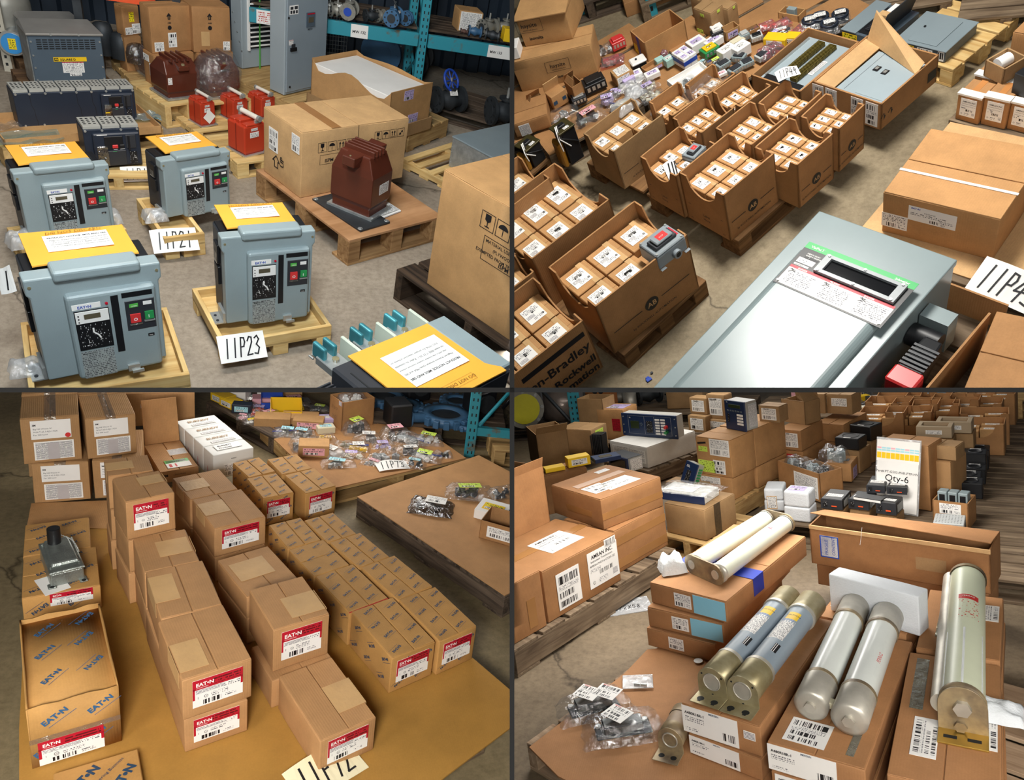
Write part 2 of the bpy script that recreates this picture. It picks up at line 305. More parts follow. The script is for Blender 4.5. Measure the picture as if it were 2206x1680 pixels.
# label layouts: elements in fractions of the label
KIND={
'ship':[('p',.06,.45,.94,.94),('b',.08,.08,.6,.36),('p',.66,.08,.94,.36)],
'print':[('p',.05,.06,.95,.94)],
'dense':[('d',.04,.05,.96,.95)],
'bars':[('b',.06,.2,.94,.9)],
'bars3':[('b',.08,.68,.92,.9),('p',.08,.5,.92,.64),('b',.08,.3,.7,.46),('b',.08,.06,.8,.22)],
'eaton':[('r',0,.64,1,1,'RED'),('r',0,.28,.045,.7,'RED'),('r',.955,.4,1,.7,'RED'),('t',.07,.76,.18,'EAT•N','WHITE',.03),('T',.07,.69,.05,'CROUSE-HINDS','WHITE'),('q',.4,.7,.96,.94),('d',.06,.48,.62,.62),('p',.62,.46,.94,.6),('t',.1,.3,.12,'1','INK',0),('c',.26,.34,.05),('p',.36,.27,.7,.42),('b',.16,.05,.56,.22),('p',.64,.08,.86,.2)],
'amran':[('t',.12,.8,.15,'AMRAN INC.','INK',.015),('T',.1,.7,.085,'Instrument Transformers','INK'),('T',.05,.58,.085,'AMRAN PART # CT235-122','INK'),('p',.06,.42,.4,.54),('b',.35,.3,.8,.42),('c',.14,.14,.05),('p',.3,.08,.6,.2),('d',.78,.1,.94,.26)],
'ab':[('p',.06,.62,.9,.92),('b',.3,.55,.72,.75),('d',.06,.3,.5,.5),('p',.3,.08,.8,.28),('C',.88,.2,.08)],
'tear':[('p',.06,.5,.94,.92),('b',.1,.12,.7,.4)],
}
def label(parent,T,w,h,kind='ship',paper=None,name='shipping_label',lab=None,rot=0,th=.0012,extra=(),fp=None):
    m=M(); P=paper or WHITE; T=T@Mx.Rotation(rot,4,'Z')@Mx.Translation((-w/2,-h/2,0))
    m.box((0,0,0),(w,h,th),P,T); n=th+.0004
    for e in list(KIND.get(kind,[]))+list(extra):
        t=e[0]
        if t in 'pdbq': m.quad(e[1]*w,e[2]*h,e[3]*w,e[4]*h,n,{'p':fp or FP,'d':FPD,'b':BAR,'q':FPR}[t],T)
        elif t=='r': m.quad(e[1]*w,e[2]*h,e[3]*w,e[4]*h,n-.0002,globals()[e[5]],T)
        elif t=='t': m.text(e[3+1],e[1]*w,e[2]*h,e[3]*h,globals()[e[5]],T,n+.0003,bold=e[6],fit=w*(.97-e[1]))
        elif t=='T': m.text(e[4],e[1]*w,e[2]*h,e[3]*h,globals()[e[5]],T,n+.0003,fit=w*(.97-e[1]))
        elif t in 'cC':
            R=e[3]*max(w,h)*.8; m.add([(e[1]*w+R*math.cos(i*PI/8),e[2]*h+R*math.sin(i*PI/8),n+.0002) for i in range(16)],[tuple(range(16))],INK,T)
            m.add([(e[1]*w+R*.8*math.cos(i*PI/8),e[2]*h+R*.8*math.sin(i*PI/8),n+.0004) for i in range(16)],[tuple(range(16))],P if t=='c' else INK,T)
            m.text('UL' if t=='c' else 'AB',e[1]*w,e[2]*h-R*.4,R*1.1,INK if t=='c' else P,T,n+.0006,al='c')
    o=obj(name,m,parent)
    if lab: o['label']=lab
    return o
# ---------------------------------------------------------------- cartons
def carton(key,lab,mat=K1,seam='y',tape=None,labels=(),deco=None,cat='cardboard box',name='cardboard_box',group=None,flap=True,wob=.004,P=None,DM=None,bev=.004,tapes=()):
    """closed carton. seam: direction of the top joint. labels: (face,u,v,w,h,kind[,opts]) in fractions of the face."""
    w,d,h=DM or dims(key); po=P or pose(key); ft=.004 if flap else 0; h-=.0015
    m=M().box((0,0,0),(w,d,h-ft),mat)
    o=solo(name,m,lab,cat,po,group,bev=min(bev,w*.06,d*.06,h*.06),seg=2,wob=min(wob,.012*min(w,d,h)+.0008),cuts=3 if max(w,d,h)>.12 else 0,seed=len(BAYOF))
    if flap:
        g=.0016; fl=M(); b=.002
        for i in (0,1):
            if seam=='y': A=(b+i*(w/2),b,h-ft); B=(w/2-g/2+i*(w/2-b*1.2),d-b,h)
            else: A=(b,b+i*d/2,h-ft); B=(w-b,d/2-g/2+i*(d/2-b*1.2),h)
            A=(A[0]+(g if i and seam=='y' else 0),A[1]+(g if i and seam!='y' else 0),A[2]); obj('top_flap',M().box(A,B,mat),o,bev=.0012)
    if tape:
        tw,tm,drop=tape; t=M(); e=.0008
        if seam=='y': t.box((w/2-tw/2,-e,h),(w/2+tw/2,d+e,h+e),tm).box((w/2-tw/2,-e*2,h-drop),(w/2+tw/2,-e,h+e),tm)
        else: t.box((-e,d/2-tw/2,h),(w+e,d/2+tw/2,h+e),tm).box((-e*2,d/2-tw/2,h-drop),(-e,d/2+tw/2,h+e),tm).box((w+e,d/2-tw/2,h-drop),(w+e*2,d/2+tw/2,h+e),tm)
        obj('packing_tape',t,o)
    for f,u0,v0,u1,v1,tm in tapes:
        fw,fh=fsize(f,w,d,h); m=M().box((u0*fw,v0*fh,0),(u1*fw,v1*fh,.0009),tm,face(f,w,d,h)); obj('packing_tape',m,o)
    for L in labels:
        f,u,v,lw,lh,kind=L[:6]; op=L[6] if len(L)>6 else {}
        fw,fh=fsize(f,w,d,h); label(o,face(f,w,d,h)@Mx.Translation((u*fw,v*fh,.0009 if tape else .0003)),lw*fw,lh*fh,kind,**op)
    if deco: deco(o,w,d,h)
    return o
def lettering(parent,T,items,name='printed_lettering',lab=None):
    "flat print on a face: ('t',text,u,v,size,mat[,bold,rot,align]) or ('l',u0,v0,u1,v1,th,mat) or ('box',...)"
    m=M(); n=.0014
    for e in items:
        if e[0]=='t': m.text(e[1],e[2],e[3],e[4],e[5],T,n,bold=e[6] if len(e)>6 else 0,rot=e[7] if len(e)>7 else 0,al=e[8] if len(e)>8 else 'c')
        elif e[0]=='l':
            a,b=V((e[1],e[2],n)),V((e[3],e[4],n)); d=(b-a).normalized()*e[5]/2; s=V((-d.y,d.x,0)); m.add([a-s,b-s,b+s,a+s],[(0,1,2,3)],e[6],T)
        elif e[0]=='box':
            _,u0,v0,u1,v1,th,mt=e
            for A in ((u0,v0,u1,v0+th),(u0,v1-th,u1,v1),(u0,v0,u0+th,v1),(u1-th,v0,u1,v1)): m.quad(*A,n,mt,T)
        elif e[0]=='poly': m.add([(x,y,n) for x,y in e[1]],[tuple(range(len(e[1])))],e[2],T)
        elif e[0]=='h': m.hand(e[1],e[2],e[3],e[4],e[5],e[6],T,n=n)
        elif e[0]=='disc':
            _,u,v,r,mt=e; m.add([(u+r*math.cos(i*PI/10),v+r*math.sin(i*PI/10),n) for i in range(20)],[tuple(range(20))],mt,T)
        elif e[0]=='quad': m.quad(*e[1:5],n,e[5],T)
    o=obj(name,m,parent)
    if lab: o['label']=lab
    return o
def logos(parent,w,d,h,faces,size,ink=None,up=-1,seed=0,n=(3,3)):
    "the maker's name printed askew in rows over a carton"
    r=random.Random(seed); ink=ink or NAVYINK
    for f in faces:
        fw,fh=fsize(f,w,d,h); it=[]; nx=max(1,round(fw/size/5.5)); ny=max(1,round(fh/size/4.6))
        for i in range(nx):
            for j in range(ny):
                a=(.0 if (i+j)%2 else PI)+.42*(1 if f=='t' else 1.4); u=(i+.5+.22*((j%2)-.5))*fw/nx; v=(j+.5)*fh/ny
                if up>0: a=.55+(PI if (i+j)%2 and f=='t' else 0)
                u=min(max(u,size*1.7),fw-size*1.7); v=min(max(v,size*1.3),fh-size*1.5)
                it.append(('t','EAT•N',u,v,size,ink,.04,a)); c,s=math.cos(a),math.sin(a)
                it.append(('l',u-c*size*1.3+s*size*.5,v-s*size*1.3-c*size*.5,u+c*size*2.0+s*size*.5,v+s*size*2.0-c*size*.5,size*.07,ink))
        lettering(parent,face(f,w,d,h),it,'printed_logo')
def tray_or_open(key,lab,mat=K1,t=.006,inner=None,scoop=None,flaps=(),labels=(),name='open_cardboard_box',cat='cardboard box',group=None,P=None,DM=None,deco=None,dip=.35,low=None,floor=True):
    """open carton: walls with thickness; scoop: faces with a curved hand cut; flaps: (side,length,angle)"""
    w,d,h=DM or dims(key); po=P or pose(key); m=M(); inner=inner or KI; low=low or {}
    def wall(f):
        fw=w if f in 'fb' else d; hh=h*low.get(f,1)
        if scoop and f in scoop:
            a=fw*.16; p=[(0,0),(fw,0),(fw,hh)]+[(fw-a-(fw-2*a)*i/10,hh-h*dip*math.sin(PI*min(1,max(0,i/10)))**.45) for i in range(11)]+[(0,hh)]
        else: p=[(0,0),(fw,0),(fw,hh),(0,hh)]
        F=face(f,w,d,h,0); m.prism(p,-t,0,mat,F)
    for f in 'fblr': wall(f)
    if floor: m.box((t,t,0),(w-t,d-t,t),mat)
    o=solo(name,m,lab,cat,po,group)
    for f,L,ang in flaps:
        fw=w if f in 'fb' else d; F=face(f,w,d,h,0)@Mx.Translation((0,h*low.get(f,1)-.001,-t))@Mx.Rotation(ang,4,'X')
        obj('top_flap',M().box((.002,0,0),(fw-.002,L,t*.7),mat,F),o,bev=.0015)
    for L in labels:
        f,u,v,lw,lh,kind=L[:6]; op=L[6] if len(L)>6 else {}
        fw,fh=fsize(f,w,d,h); label(o,face(f,w,d,h)@Mx.Translation((u*fw,v*fh,0)),lw*fw,lh*fh,kind,**op)
    if deco: deco(o,w,d,h)
    return o
# ---------------------------------------------------------------- pallets
def pallet(lab,po,w,d,h,n=5,mat=None,along='x',ply=False,blocks=False,group=None,bt=.016,gap=None,post=(0,.5,1),under=True,legmat=None,name='pallet'):
    "deck boards across three bearers, and boards underneath; top at h"
    h-=.001; mat=mat or WP; lm=legmat or mat; r=thing(name,lab,'pallet',po,group); bt=min(bt,h*.25)
    L,Wd=(w,d) if along=='x' else (d,w)
    A=Mx() if along=='x' else Mx(((0,-1,0,w),(1,0,0,0),(0,0,1,0),(0,0,0,1)))
    if ply: obj('deck_sheet',M().box((0,0,0),(L,Wd,bt),ply if ply is not True else PLY),r,A@Mx.Translation((0,0,h-bt)),bev=.002)
    else:
        p=Wd/n; bw=p*(gap or .86); me=M().box((0,0,0),(L,bw,bt),mat).mesh('deck_board',bev=.002)
        for i in range(n): obj('deck_board',me,r,A@Mx.Translation((0,i*(Wd-bw)/max(1,n-1),h-bt-(.0015 if i%2 else 0))))
    cw=min(.05,L*.12); hh=h-bt-(bt if under else 0)
    for i in post:
        x=i*(L-cw)
        if blocks:
            for j in (0,.5,1): obj('block',M().box((0,0,0),(cw*1.6,cw*2,hh),lm),r,A@Mx.Translation((i*(L-cw*1.6),j*(Wd-cw*2),bt if under else 0)),bev=.002)
        else: obj('bearer',M().box((0,0,0),(Wd,cw,hh),lm),r,A@Mx(((0,-1,0,x+cw),(1,0,0,0),(0,0,1,bt if under else 0),(0,0,0,1))),bev=.002)
    if under:
        me=M().box((0,0,0),(L,Wd/n*.8,bt),lm).mesh('bottom_board',bev=.002)
        for j in (0,.5,1): obj('bottom_board',me,r,A@Mx.Translation((0,j*(Wd-Wd/n*.8),0)))
    return r
def sign(lab,po,w,h,txt,tilt=None,curl=.012,kind='hand',mat=None,group=None):
    m=M(); n=6; mat=mat or WHITE
    vs=[(w*i/n,h*j,curl*math.sin(PI*i/n*1.3)*(.4+.6*j)) for j in (0,1) for i in range(n+1)]
    z=[(x,y,q-.0008) for x,y,q in vs]
    fs=[(i,i+1,n+2+i,n+1+i) for i in range(n)]
    m.add(vs,fs,mat); m.add(z,[f[::-1] for f in fs],mat)
    q=M(); q.hand(txt,w*.07,h*.16,w*.8,h*.68,INK,Mx(),th=.075)
    q.v=[(x,y,curl*math.sin(PI*x/w*1.3)*(.4+.6*y/h)+.0012) for x,y,_ in q.v]
    o=solo('paper_sign',m,lab,'sign',po,group,tilt=tilt); obj('handwriting',q,o); return o
# poses by bay: x, y, z, yaw, width, depth, height (metres, radians)
D={}
for b_,t_ in {
'TL':'''pal13 .477 3.634 0 .543 .646 .92 .163;carton13 .241 4.087 .163 .544 .757 .375 .388;plate14 .545 3.727 .163 .602 .221 .421 .012;trans14 .607 3.848 .175 .897 .212 .267 .374;pal16 .688 3.327 0 -1 1.075 .5 .184;carton16 .822 3.198 .184 -.976 .717 .816 .622;pal17 .973 4.994 0 -.859 .401 .561 .076;silver17 1.293 4.927 .076 -.951 .477 .619 .219;pal12 .414 5.885 0 -.762 .891 .288 .14;carton12 .383 5.621 .14 -.816 .715 .471 .336;cab2 .203 5.789 .13 .783 .432 .132 .598;cab1 -.09 6.255 .13 .676 .253 .112 .444;pal8 -.537 5.434 0 .644 .33 .33 .095;cLL -.635 5.587 .095 .614 .292 .135 .273;cLR -.365 5.728 .095 .541 .261 .28 .275;cUL -.642 5.616 .368 .634 .298 .112 .292;cUR -.394 5.744 .37 .447 .262 .28 .297;palc2 -.809 5.873 0 .432 .162 .338 .06;c2 -.875 6.098 .06 .589 .123 .104 .241;c1 -.872 6.12 .3 .746 .129 .085 .2;trans9 -.545 5.365 .16 .614 .242 .2 .255;trans10 -.293 5.463 .16 .614 .239 .2 .269;palR1 -.369 5.156 0 .534 .214 .254 .05;red1 -.34 5.245 .05 .674 .111 .131 .172;red2 -.142 5.382 .05 .688 .125 .138 .162;red3 .044 5.501 .05 .738 .127 .141 .151;palR2 -.105 4.607 0 .495 .309 .357 .106;red4 -.062 4.708 .106 .708 .166 .157 .208;sqd1 -1.318 5.433 .1 .416 .415 .231 .375;sqd2 -1.462 5.956 .1 .476 .354 .155 .28;palL -1.32 4.514 0 .559 .909 .361 .12;tray -1.306 4.523 .12 .486 .856 .366 .045;longbr -1.294 4.806 .12 .429 .65 .067 .214;palS -.992 4.367 0 .182 .434 .352 .084;smallbr -.892 4.42 .084 .38 .289 .114 .241;pal1 -.795 2.395 0 .25 .553 .489 .13;br1 -.751 2.465 .13 .368 .445 .239 .453;pal4 -.144 2.752 0 .319 .501 .457 .114;br4 -.133 2.88 .114 .285 .4 .173 .441;pal3 -.437 3.612 0 .39 .2 .443 .126;br3 -.438 3.797 .126 .557 .376 .159 .319;pal2 -1.033 3.477 0 .488 .472 .196 .12;br2 -1.002 3.491 .12 .451 .394 .118 .352;br5 .465 1.795 .14 .592 .554 .404 .36;rack 1.266 6.216 0 -.011 .719 .5 .591;palV 1.365 6.013 0 -.49 .679 .5 .1;v1 .54 6.222 .611 0 .0035;v2 .597 6.221 .611 0 .0035;v3 .688 6.238 .611 0 .0036;v4 .854 6.231 .611 0 .0036;v5 .925 6.252 .611 0 .0036;v6 1.023 6.224 .611 0 .0036;v7 1.129 6.277 .611 0 .0037;v8 1.682 6.25 .611 0 .0038;v9 1.815 6.345 .611 0 .0038;v10 1.822 6.206 .611 0 .0038;v11 1.985 6.426 .611 0 .0039;v12 1.602 6.275 .611 0 .0038;sbx 1.564 6.351 .611 0 .0038;ybin 1.927 6.239 .611 0 .0038;tu1 1.092 7.046 0 0 .0042;tu2 1.241 7.103 0 0 .0043;tu3 1.393 7.08 0 0 .0043;cage .591 7.201 0 0 .0042;bv1 1.471 5.926 .1 0 .0038;bv2 1.909 5.776 .1 0 .0038;pbl -1.621 6.006 0 0 .0032;pbl2 -1.058 6.3 0 0 .0035;mot -1.542 5.954 .13 0 .0032;drum -1.634 6.276 .13 0 .0033;post -1.634 6.001 0 0 .0032;tarp -1.025 6.225 .13 0 .0034;ob -1.117 5.772 .55 0 .003''',
'TR':'''palA -.652 1.871 0 .794 .436 1.111 .1;ab1 -.679 1.899 .1 .712 .477 .338 .32;ab2 -1.086 1.526 .1 .712 .477 .364 .32;ab3 -.98 2.218 .1 .712 .436 .432 .32;ab4 -1.306 2.415 .1 .712 .477 .283 .32;ab5 -1.321 1.831 .1 .712 .477 .176 .32;palB -.157 2.428 0 .781 .684 .958 .1;b1 -.175 2.451 .1 .747 .295 .268 .27;b2 -.373 2.646 .1 .735 .242 .244 .254;b3 -.669 2.922 .1 .709 .307 .249 .238;b4 .124 2.582 .1 .773 .217 .23 .244;b5 .305 2.766 .1 .821 .17 .193 .235;b6 -.048 2.75 .1 .729 .211 .22 .256;b7 -.256 2.901 .1 .711 .197 .202 .256;b8 .14 2.882 .1 .789 .177 .204 .256;b9 -.08 3.025 .1 .644 .178 .201 .256;b10 -.387 3.069 .1 .657 .178 .189 .256;b11 -.221 3.168 .1 .725 .178 .161 .256;pan1 .244 3.229 .12 -.805 .366 .367 .138;pan2 -.022 3.387 .12 -.805 .297 .398 .138;palP .636 3.547 0 -.849 .273 .215 .1;pan3 .642 3.542 .1 -.777 .253 .228 .041;pan4 .426 3.74 .1 -.825 .245 .249 .004;am1 .761 2.85 .2 -.75 .097 .089 .128;am2 .841 2.789 .2 -.712 .096 .083 .136;am3 .921 2.731 .2 -.738 .094 .081 .131;am1b .838 2.946 .2 -.767 .088 .044 .128;am2b .911 2.887 .2 -.936 .107 .047 .128;smo .862 2.921 .328 -1.051 .096 .054 .07;rtc 1.018 3.162 .2 -.75 .096 .3 .133;palD .264 2.22 0 -.66 .741 .761 .2;dh .403 2.279 .2 -.606 .403 .365 .208;disc -.432 1.461 .2 -.702 .503 .936 .26;rbc .484 1.355 .12 -.472 .2 .339 .3;hay1 -1.324 3.919 .13 -.038 .478 .2 .201;hay2 -1.247 4.046 .331 -.174 .301 .3 .17;obr -.56 3.904 .12 .488 .252 .177 .13;t1 -.197 3.979 .12 .712 .089 .142 .156;t2 -.109 4.005 .12 .712 .07 .3 .14;val .142 4.004 .12 -.705 .126 .065 .048;wb -.352 3.7 .16 .591 .083 .117 .062;wco -.381 3.491 .16 .51 .2 .133 .03;bl1 -1.178 3.234 .1 .823 .086 .097 .118;bl2 -.963 3.19 .1 .675 .083 .093 .203;ct1 -1.211 3.634 .15 .522 .087 .048 .081;ct2 -1.082 3.633 .15 .602 .096 .078 .085;ct3 -.956 3.646 .15 .554 .065 .104 .106;ct4 -1.294 3.463 .15 .144 .205 .2 .088;ct5 -.719 3.7 .15 .443 .103 .095 .062;cov -.634 3.812 .15 .362 .08 .065 .031;g1 -.864 4.095 .15 0 .0027;g2 -.811 4.091 .15 0 .0027;g3 -.723 4.073 .15 0 .0027;g4 -.765 3.966 .15 0 .0027;g5 -.464 3.886 .15 0 .0026;g6 -.479 3.802 .15 0 .0026;g7 -.426 3.78 .15 0 .0025;g8 -.269 3.848 .15 0 .0025;g9 -.182 3.854 .15 0 .0025;g10 -.168 3.949 .15 0 .0025;g11 -.17 3.895 .15 0 .0025;g12 -.094 3.897 .15 0 .0025;g13 -.116 3.72 .15 0 .0025;g14 -.043 3.707 .15 0 .0024;g15 -.068 3.805 .15 0 .0025;g16 -.204 3.784 .15 0 .0025;g17 -.191 3.717 .15 0 .0025;g18 -.031 3.851 .15 0 .0025;g19 .026 3.816 .15 0 .0025;g20 .081 3.688 .15 0 .0024;g21 -.084 3.672 .15 0 .0024;g22 -.144 3.646 .15 0 .0024;g23 -.084 3.58 .15 0 .0024;g24 -.029 3.608 .15 0 .0024;g25 .054 3.64 .15 0 .0024;g26 .103 3.73 .15 0 .0024;g27 .067 3.923 .15 0 .0025;g28 .144 3.905 .15 0 .0025;g29 .154 3.838 .15 0 .0024;g30 .104 3.817 .15 0 .0024;g31 .211 3.777 .15 0 .0024;g32 .182 3.712 .15 0 .0024;g33 .016 3.883 .15 0 .0025;g34 .263 3.832 .15 0 .0024;g35 -.355 3.621 .15 0 .0025;g36 -.261 3.729 .15 0 .0025;g37 -.511 3.779 .15 0 .0026;g38 -.521 3.704 .15 0 .0025;g39 -.596 3.707 .15 0 .0026;g40 -.665 3.682 .15 0 .0026;g41 -.62 3.604 .15 0 .0025;g42 -.552 3.629 .15 0 .0025;g43 -.718 3.65 .15 0 .0026;g44 -.551 3.561 .15 0 .0025;g45 -.312 3.733 .15 0 .0025;g46 -.129 3.532 .15 0 .0024;g47 -.161 3.578 .15 0 .0024;g48 -.013 3.906 .15 0 .0025;u1 -1.024 3.585 .15 0 .0026;u2 -.932 3.635 .15 0 .0026;u3 -.878 3.492 .15 0 .0025;u4 -.782 3.608 .15 0 .0026;u5 -.735 3.522 .15 0 .0025;u6 -.736 3.668 .15 0 .0026;u7 -.663 3.571 .15 0 .0025;u8 -.625 3.619 .15 0 .0025;u9 -.556 3.593 .15 0 .0025;u10 -.522 3.539 .15 0 .0025;u11 -.639 3.501 .15 0 .0025;u12 -.575 3.465 .15 0 .0025;u13 -.483 3.386 .15 0 .0024;u14 -1.292 3.709 .15 0 .0027;u15 -1.246 3.649 .15 0 .0027;u16 -.841 3.715 .15 0 .0026;u17 -.65 3.705 .15 0 .0026;u18 -.62 3.729 .15 0 .0026;u19 -1.316 3.631 .15 0 .0027;u20 -1.008 3.496 .15 0 .0026;u21 -.541 3.719 .15 0 .0025;u22 -.721 3.733 .15 0 .0026;f1 .289 3.841 .15 0 .0024;f2 .335 3.842 .15 0 .0024;f3 .372 3.765 .15 0 .0024;f4 .433 3.865 .15 0 .0024;f5 .429 3.824 .15 0 .0024;f6 .423 3.773 .15 0 .0024;f7 .253 3.766 .15 0 .0024;f8 .31 3.709 .15 0 .0024;f9 .122 3.719 .15 0 .0024;f10 .173 3.697 .15 0 .0024;f11 .089 3.66 .15 0 .0024;s49 .142 3.103 .356 0 .0021;s43 .67 1.944 .2 0 .0017;bluec -.554 1.802 0 0 .002;nut -.537 1.849 0 0 .002;bk1 .113 4.245 0 0 .0027;bk2 .362 4.091 0 0 .0025;bk3 .475 4.026 0 0 .0025;bk4 .586 3.896 0 0 .0024;rk 1.027 3.765 0 0 .0023;redv .859 3.909 0 0 .0024;blkv .96 3.849 0 0 .0023;tank 1.146 3.75 0 0 .0023;pfar 1.121 3.63 0 0 .0022;rkl -1.078 4.788 0 0 .0031;rkm -.736 4.652 0 0 .003;rkn -.589 4.555 0 0 .0029;pl1 -.958 4.689 0 0 .003;dvr -.419 4.572 0 0 .0029;st0 -.175 3.471 0 .5 .58 .24 .128;st1 .351 3.758 0 .5 .28 .24 .128;st2 -1.09 3.267 0 .5 .58 .24 .128;st3 -.563 3.555 0 .5 .58 .24 .128;st4 -.037 3.843 0 .5 .58 .24 .128;st5 -1.478 3.352 0 .5 .58 .24 .128;st6 -.951 3.639 0 .5 .58 .24 .128;st7 -.425 3.927 0 .5 .58 .24 .128;st8 -1.339 3.724 0 .5 .58 .24 .128;st9 -.813 4.011 0 .5 .28 .24 .128;st10 -1.464 3.952 0 .5 .28 .24 .128''',
'BL':'''m_ll -1.027 3.688 .14 .091 .239 .35 .216;m_ul -1.052 3.678 .356 .219 .241 .278 .239;m_lr -.774 3.718 .14 .091 .216 .35 .216;m_ur -.794 3.728 .356 .29 .221 .293 .219;bk -.775 4.596 .14 .091 .4 .3 .218;sand -.487 3.849 .14 .348 .196 .356 .072;bw -.227 3.882 .14 .463 .229 .522 .149;k5 -.21 2.011 .14 .309 .2 .609 .141;k4 -.213 2.005 .281 .329 .217 .315 .162;k3 -.306 2.317 .281 .287 .203 .297 .162;k2 -.394 2.601 .281 .295 .196 .249 .162;k1 -.482 2.825 .443 .388 .181 .209 .174;k0 -.585 3.074 .443 .269 .173 .161 .157;r4 .2 1.846 .14 .37 .2 .332 .146;r3b .059 2.159 .14 .37 .229 .2 .125;r3 .061 2.2 .265 .334 .205 .254 .183;r2 -.031 2.511 .265 .433 .217 .284 .1;r1 -.17 2.941 .265 .399 .226 .279 .145;r0 -.286 3.196 .265 .421 .221 .23 .145;q7 .475 2.165 .14 .387 .19 .31 .165;q8 .666 2.23 .14 .392 .181 .294 .167;q5 .349 2.448 .14 .424 .181 .278 .165;q6 .552 2.501 .14 .469 .178 .273 .165;q3 .229 2.701 .14 .429 .17 .232 .165;q4 .419 2.743 .14 .466 .163 .235 .165;q1 .131 2.921 .14 .376 .158 .219 .165;q2 .302 2.954 .14 .426 .153 .22 .165;p1 .028 3.386 .14 .362 .158 .229 .158;p2 .23 3.403 .14 .446 .174 .225 .169;p1b -.042 3.608 .14 .46 .15 .19 .158;p2b .12 3.613 .14 .382 .17 .193 .169;s1b -.844 2.757 .14 .222 .264 .292 .111;s1a -.911 3.047 .14 .21 .245 .258 .111;s2 -.642 2.026 .14 .281 .246 .459 .228;s3 -.533 1.815 .14 .246 .23 .159 .03;dev -.758 2.811 .251 .38 .12 .237 .092;palR .525 3.673 0 -1.039 1.125 .966 .13;palF .372 3.797 0 .388 .975 .955 .11;palG -.339 5.066 0 -.943 .732 .6 .12;tanc .523 4.589 .11 .428 .245 .167 .202;rackp .724 4.718 0 -.225 .682 .6 .13;y1 .91 3.509 .13 0 .0026;y2 1.164 3.653 .13 0 .0027;y3 1.37 3.64 .13 0 .0027;y4 1.194 3.347 .13 0 .0025;y5 1.208 3.122 .13 0 .0024;z1 .462 4.099 .11 0 .0028;z2 .322 4.2 .11 0 .0028;z3 .287 4.351 .11 0 .0029;z4 .439 4.246 .11 0 .0029;z5 .558 4.209 .11 0 .0029;z6 .662 4.107 .11 0 .0028;z7 .758 4.169 .11 0 .0029;z8 .912 4.065 .11 0 .0029;z9 .907 4.249 .11 0 .003;z10 1.013 4.16 .11 0 .0029;z11 1.128 4.19 .11 0 .003;z12 .947 4.39 .11 0 .0031;z13 1.07 4.406 .11 0 .0031;z14 .68 4.431 .11 0 .003;z15 .868 4.484 .11 0 .0031;z16 .62 4.581 .11 0 .0031;z17 .417 4.436 .11 0 .003;z18 .273 4.51 .11 0 .003;z19 .164 4.53 .11 0 .003;z20 .307 4.603 .11 0 .003;z21 .425 4.545 .11 0 .003;z22 .265 4.679 .11 0 .0031;z23 .411 4.679 .11 0 .0031;z24 .177 4.757 .11 0 .0031;z25 .071 4.817 .11 0 .0031;z26 .085 4.642 .11 0 .003;z27 .049 4.757 .11 0 .0031;z28 .026 5.023 .11 0 .0032;z29 .088 4.94 .11 0 .0032;z30 .249 5.05 .11 0 .0033;z31 .405 4.944 .11 0 .0033;z32 .235 4.9 .11 0 .0032;z33 .213 5.183 .11 0 .0033;z34 .042 5.133 .11 0 .0033;z35 .598 4.309 .11 0 .0029;z36 .529 4.363 .11 0 .003;z37 .768 4.34 .11 0 .003;z38 -.005 4.918 .11 0 .0032;w1 -.266 5.036 .12 0 .0032;w2 -.209 4.953 .12 0 .0031;w3 -.109 4.852 .12 0 .0031;w4 -.138 5.082 .12 0 .0032;w5 -.058 4.955 .12 0 .0032;w6 -.029 5.129 .12 0 .0033;w7 -.039 4.696 .12 0 .003;w8 -.011 4.813 .12 0 .0031;w9 -.18 5.191 .12 0 .0033;w10 -.085 4.773 .12 0 .0031;v1b .873 5.083 .13 0 .0034;v2b .988 4.927 .13 0 .0034;v3b 1.132 4.952 .13 0 .0034;v4b 1.262 4.735 .13 0 .0033;v5b 1.389 4.611 .13 0 .0033;v6b 1.543 4.631 .13 0 .0033;v7b 1.419 5.026 .13 0 .0035;upl 1.356 4.387 0 0 .0032;wblk 1.547 4.255 0 0 .0031;sg72 .285 1.831 .14 0 .0015;sg73 .792 4.007 .11 0 .0028;pbk .408 5.462 0 0 .0036;sh0 .557 1.738 .14 0 .0015;sh1 .613 1.775 .14 0 .0015;sh2 .881 1.932 .14 0 .0017;sh3 .997 1.997 .14 0 .0017;sh4 .827 2.33 .14 0 .0019;sh5 .382 3.481 .14 0 .0024;sh6 -.399 3.837 .14 0 .0025;sh7 -.682 3.691 .14 0 .0023;sh8 -1.041 3.686 .14 0 .0023;sh9 -.723 2.206 .14 0 .0015;sh10 -.66 1.955 .14 0 .0014;sf0 -1.008 3.469 .14 0 .0022;sf1 -1.043 3.69 .14 0 .0023;sf2 -.682 3.697 .14 0 .0023;sf3 -.637 3.422 .14 0 .0022''',
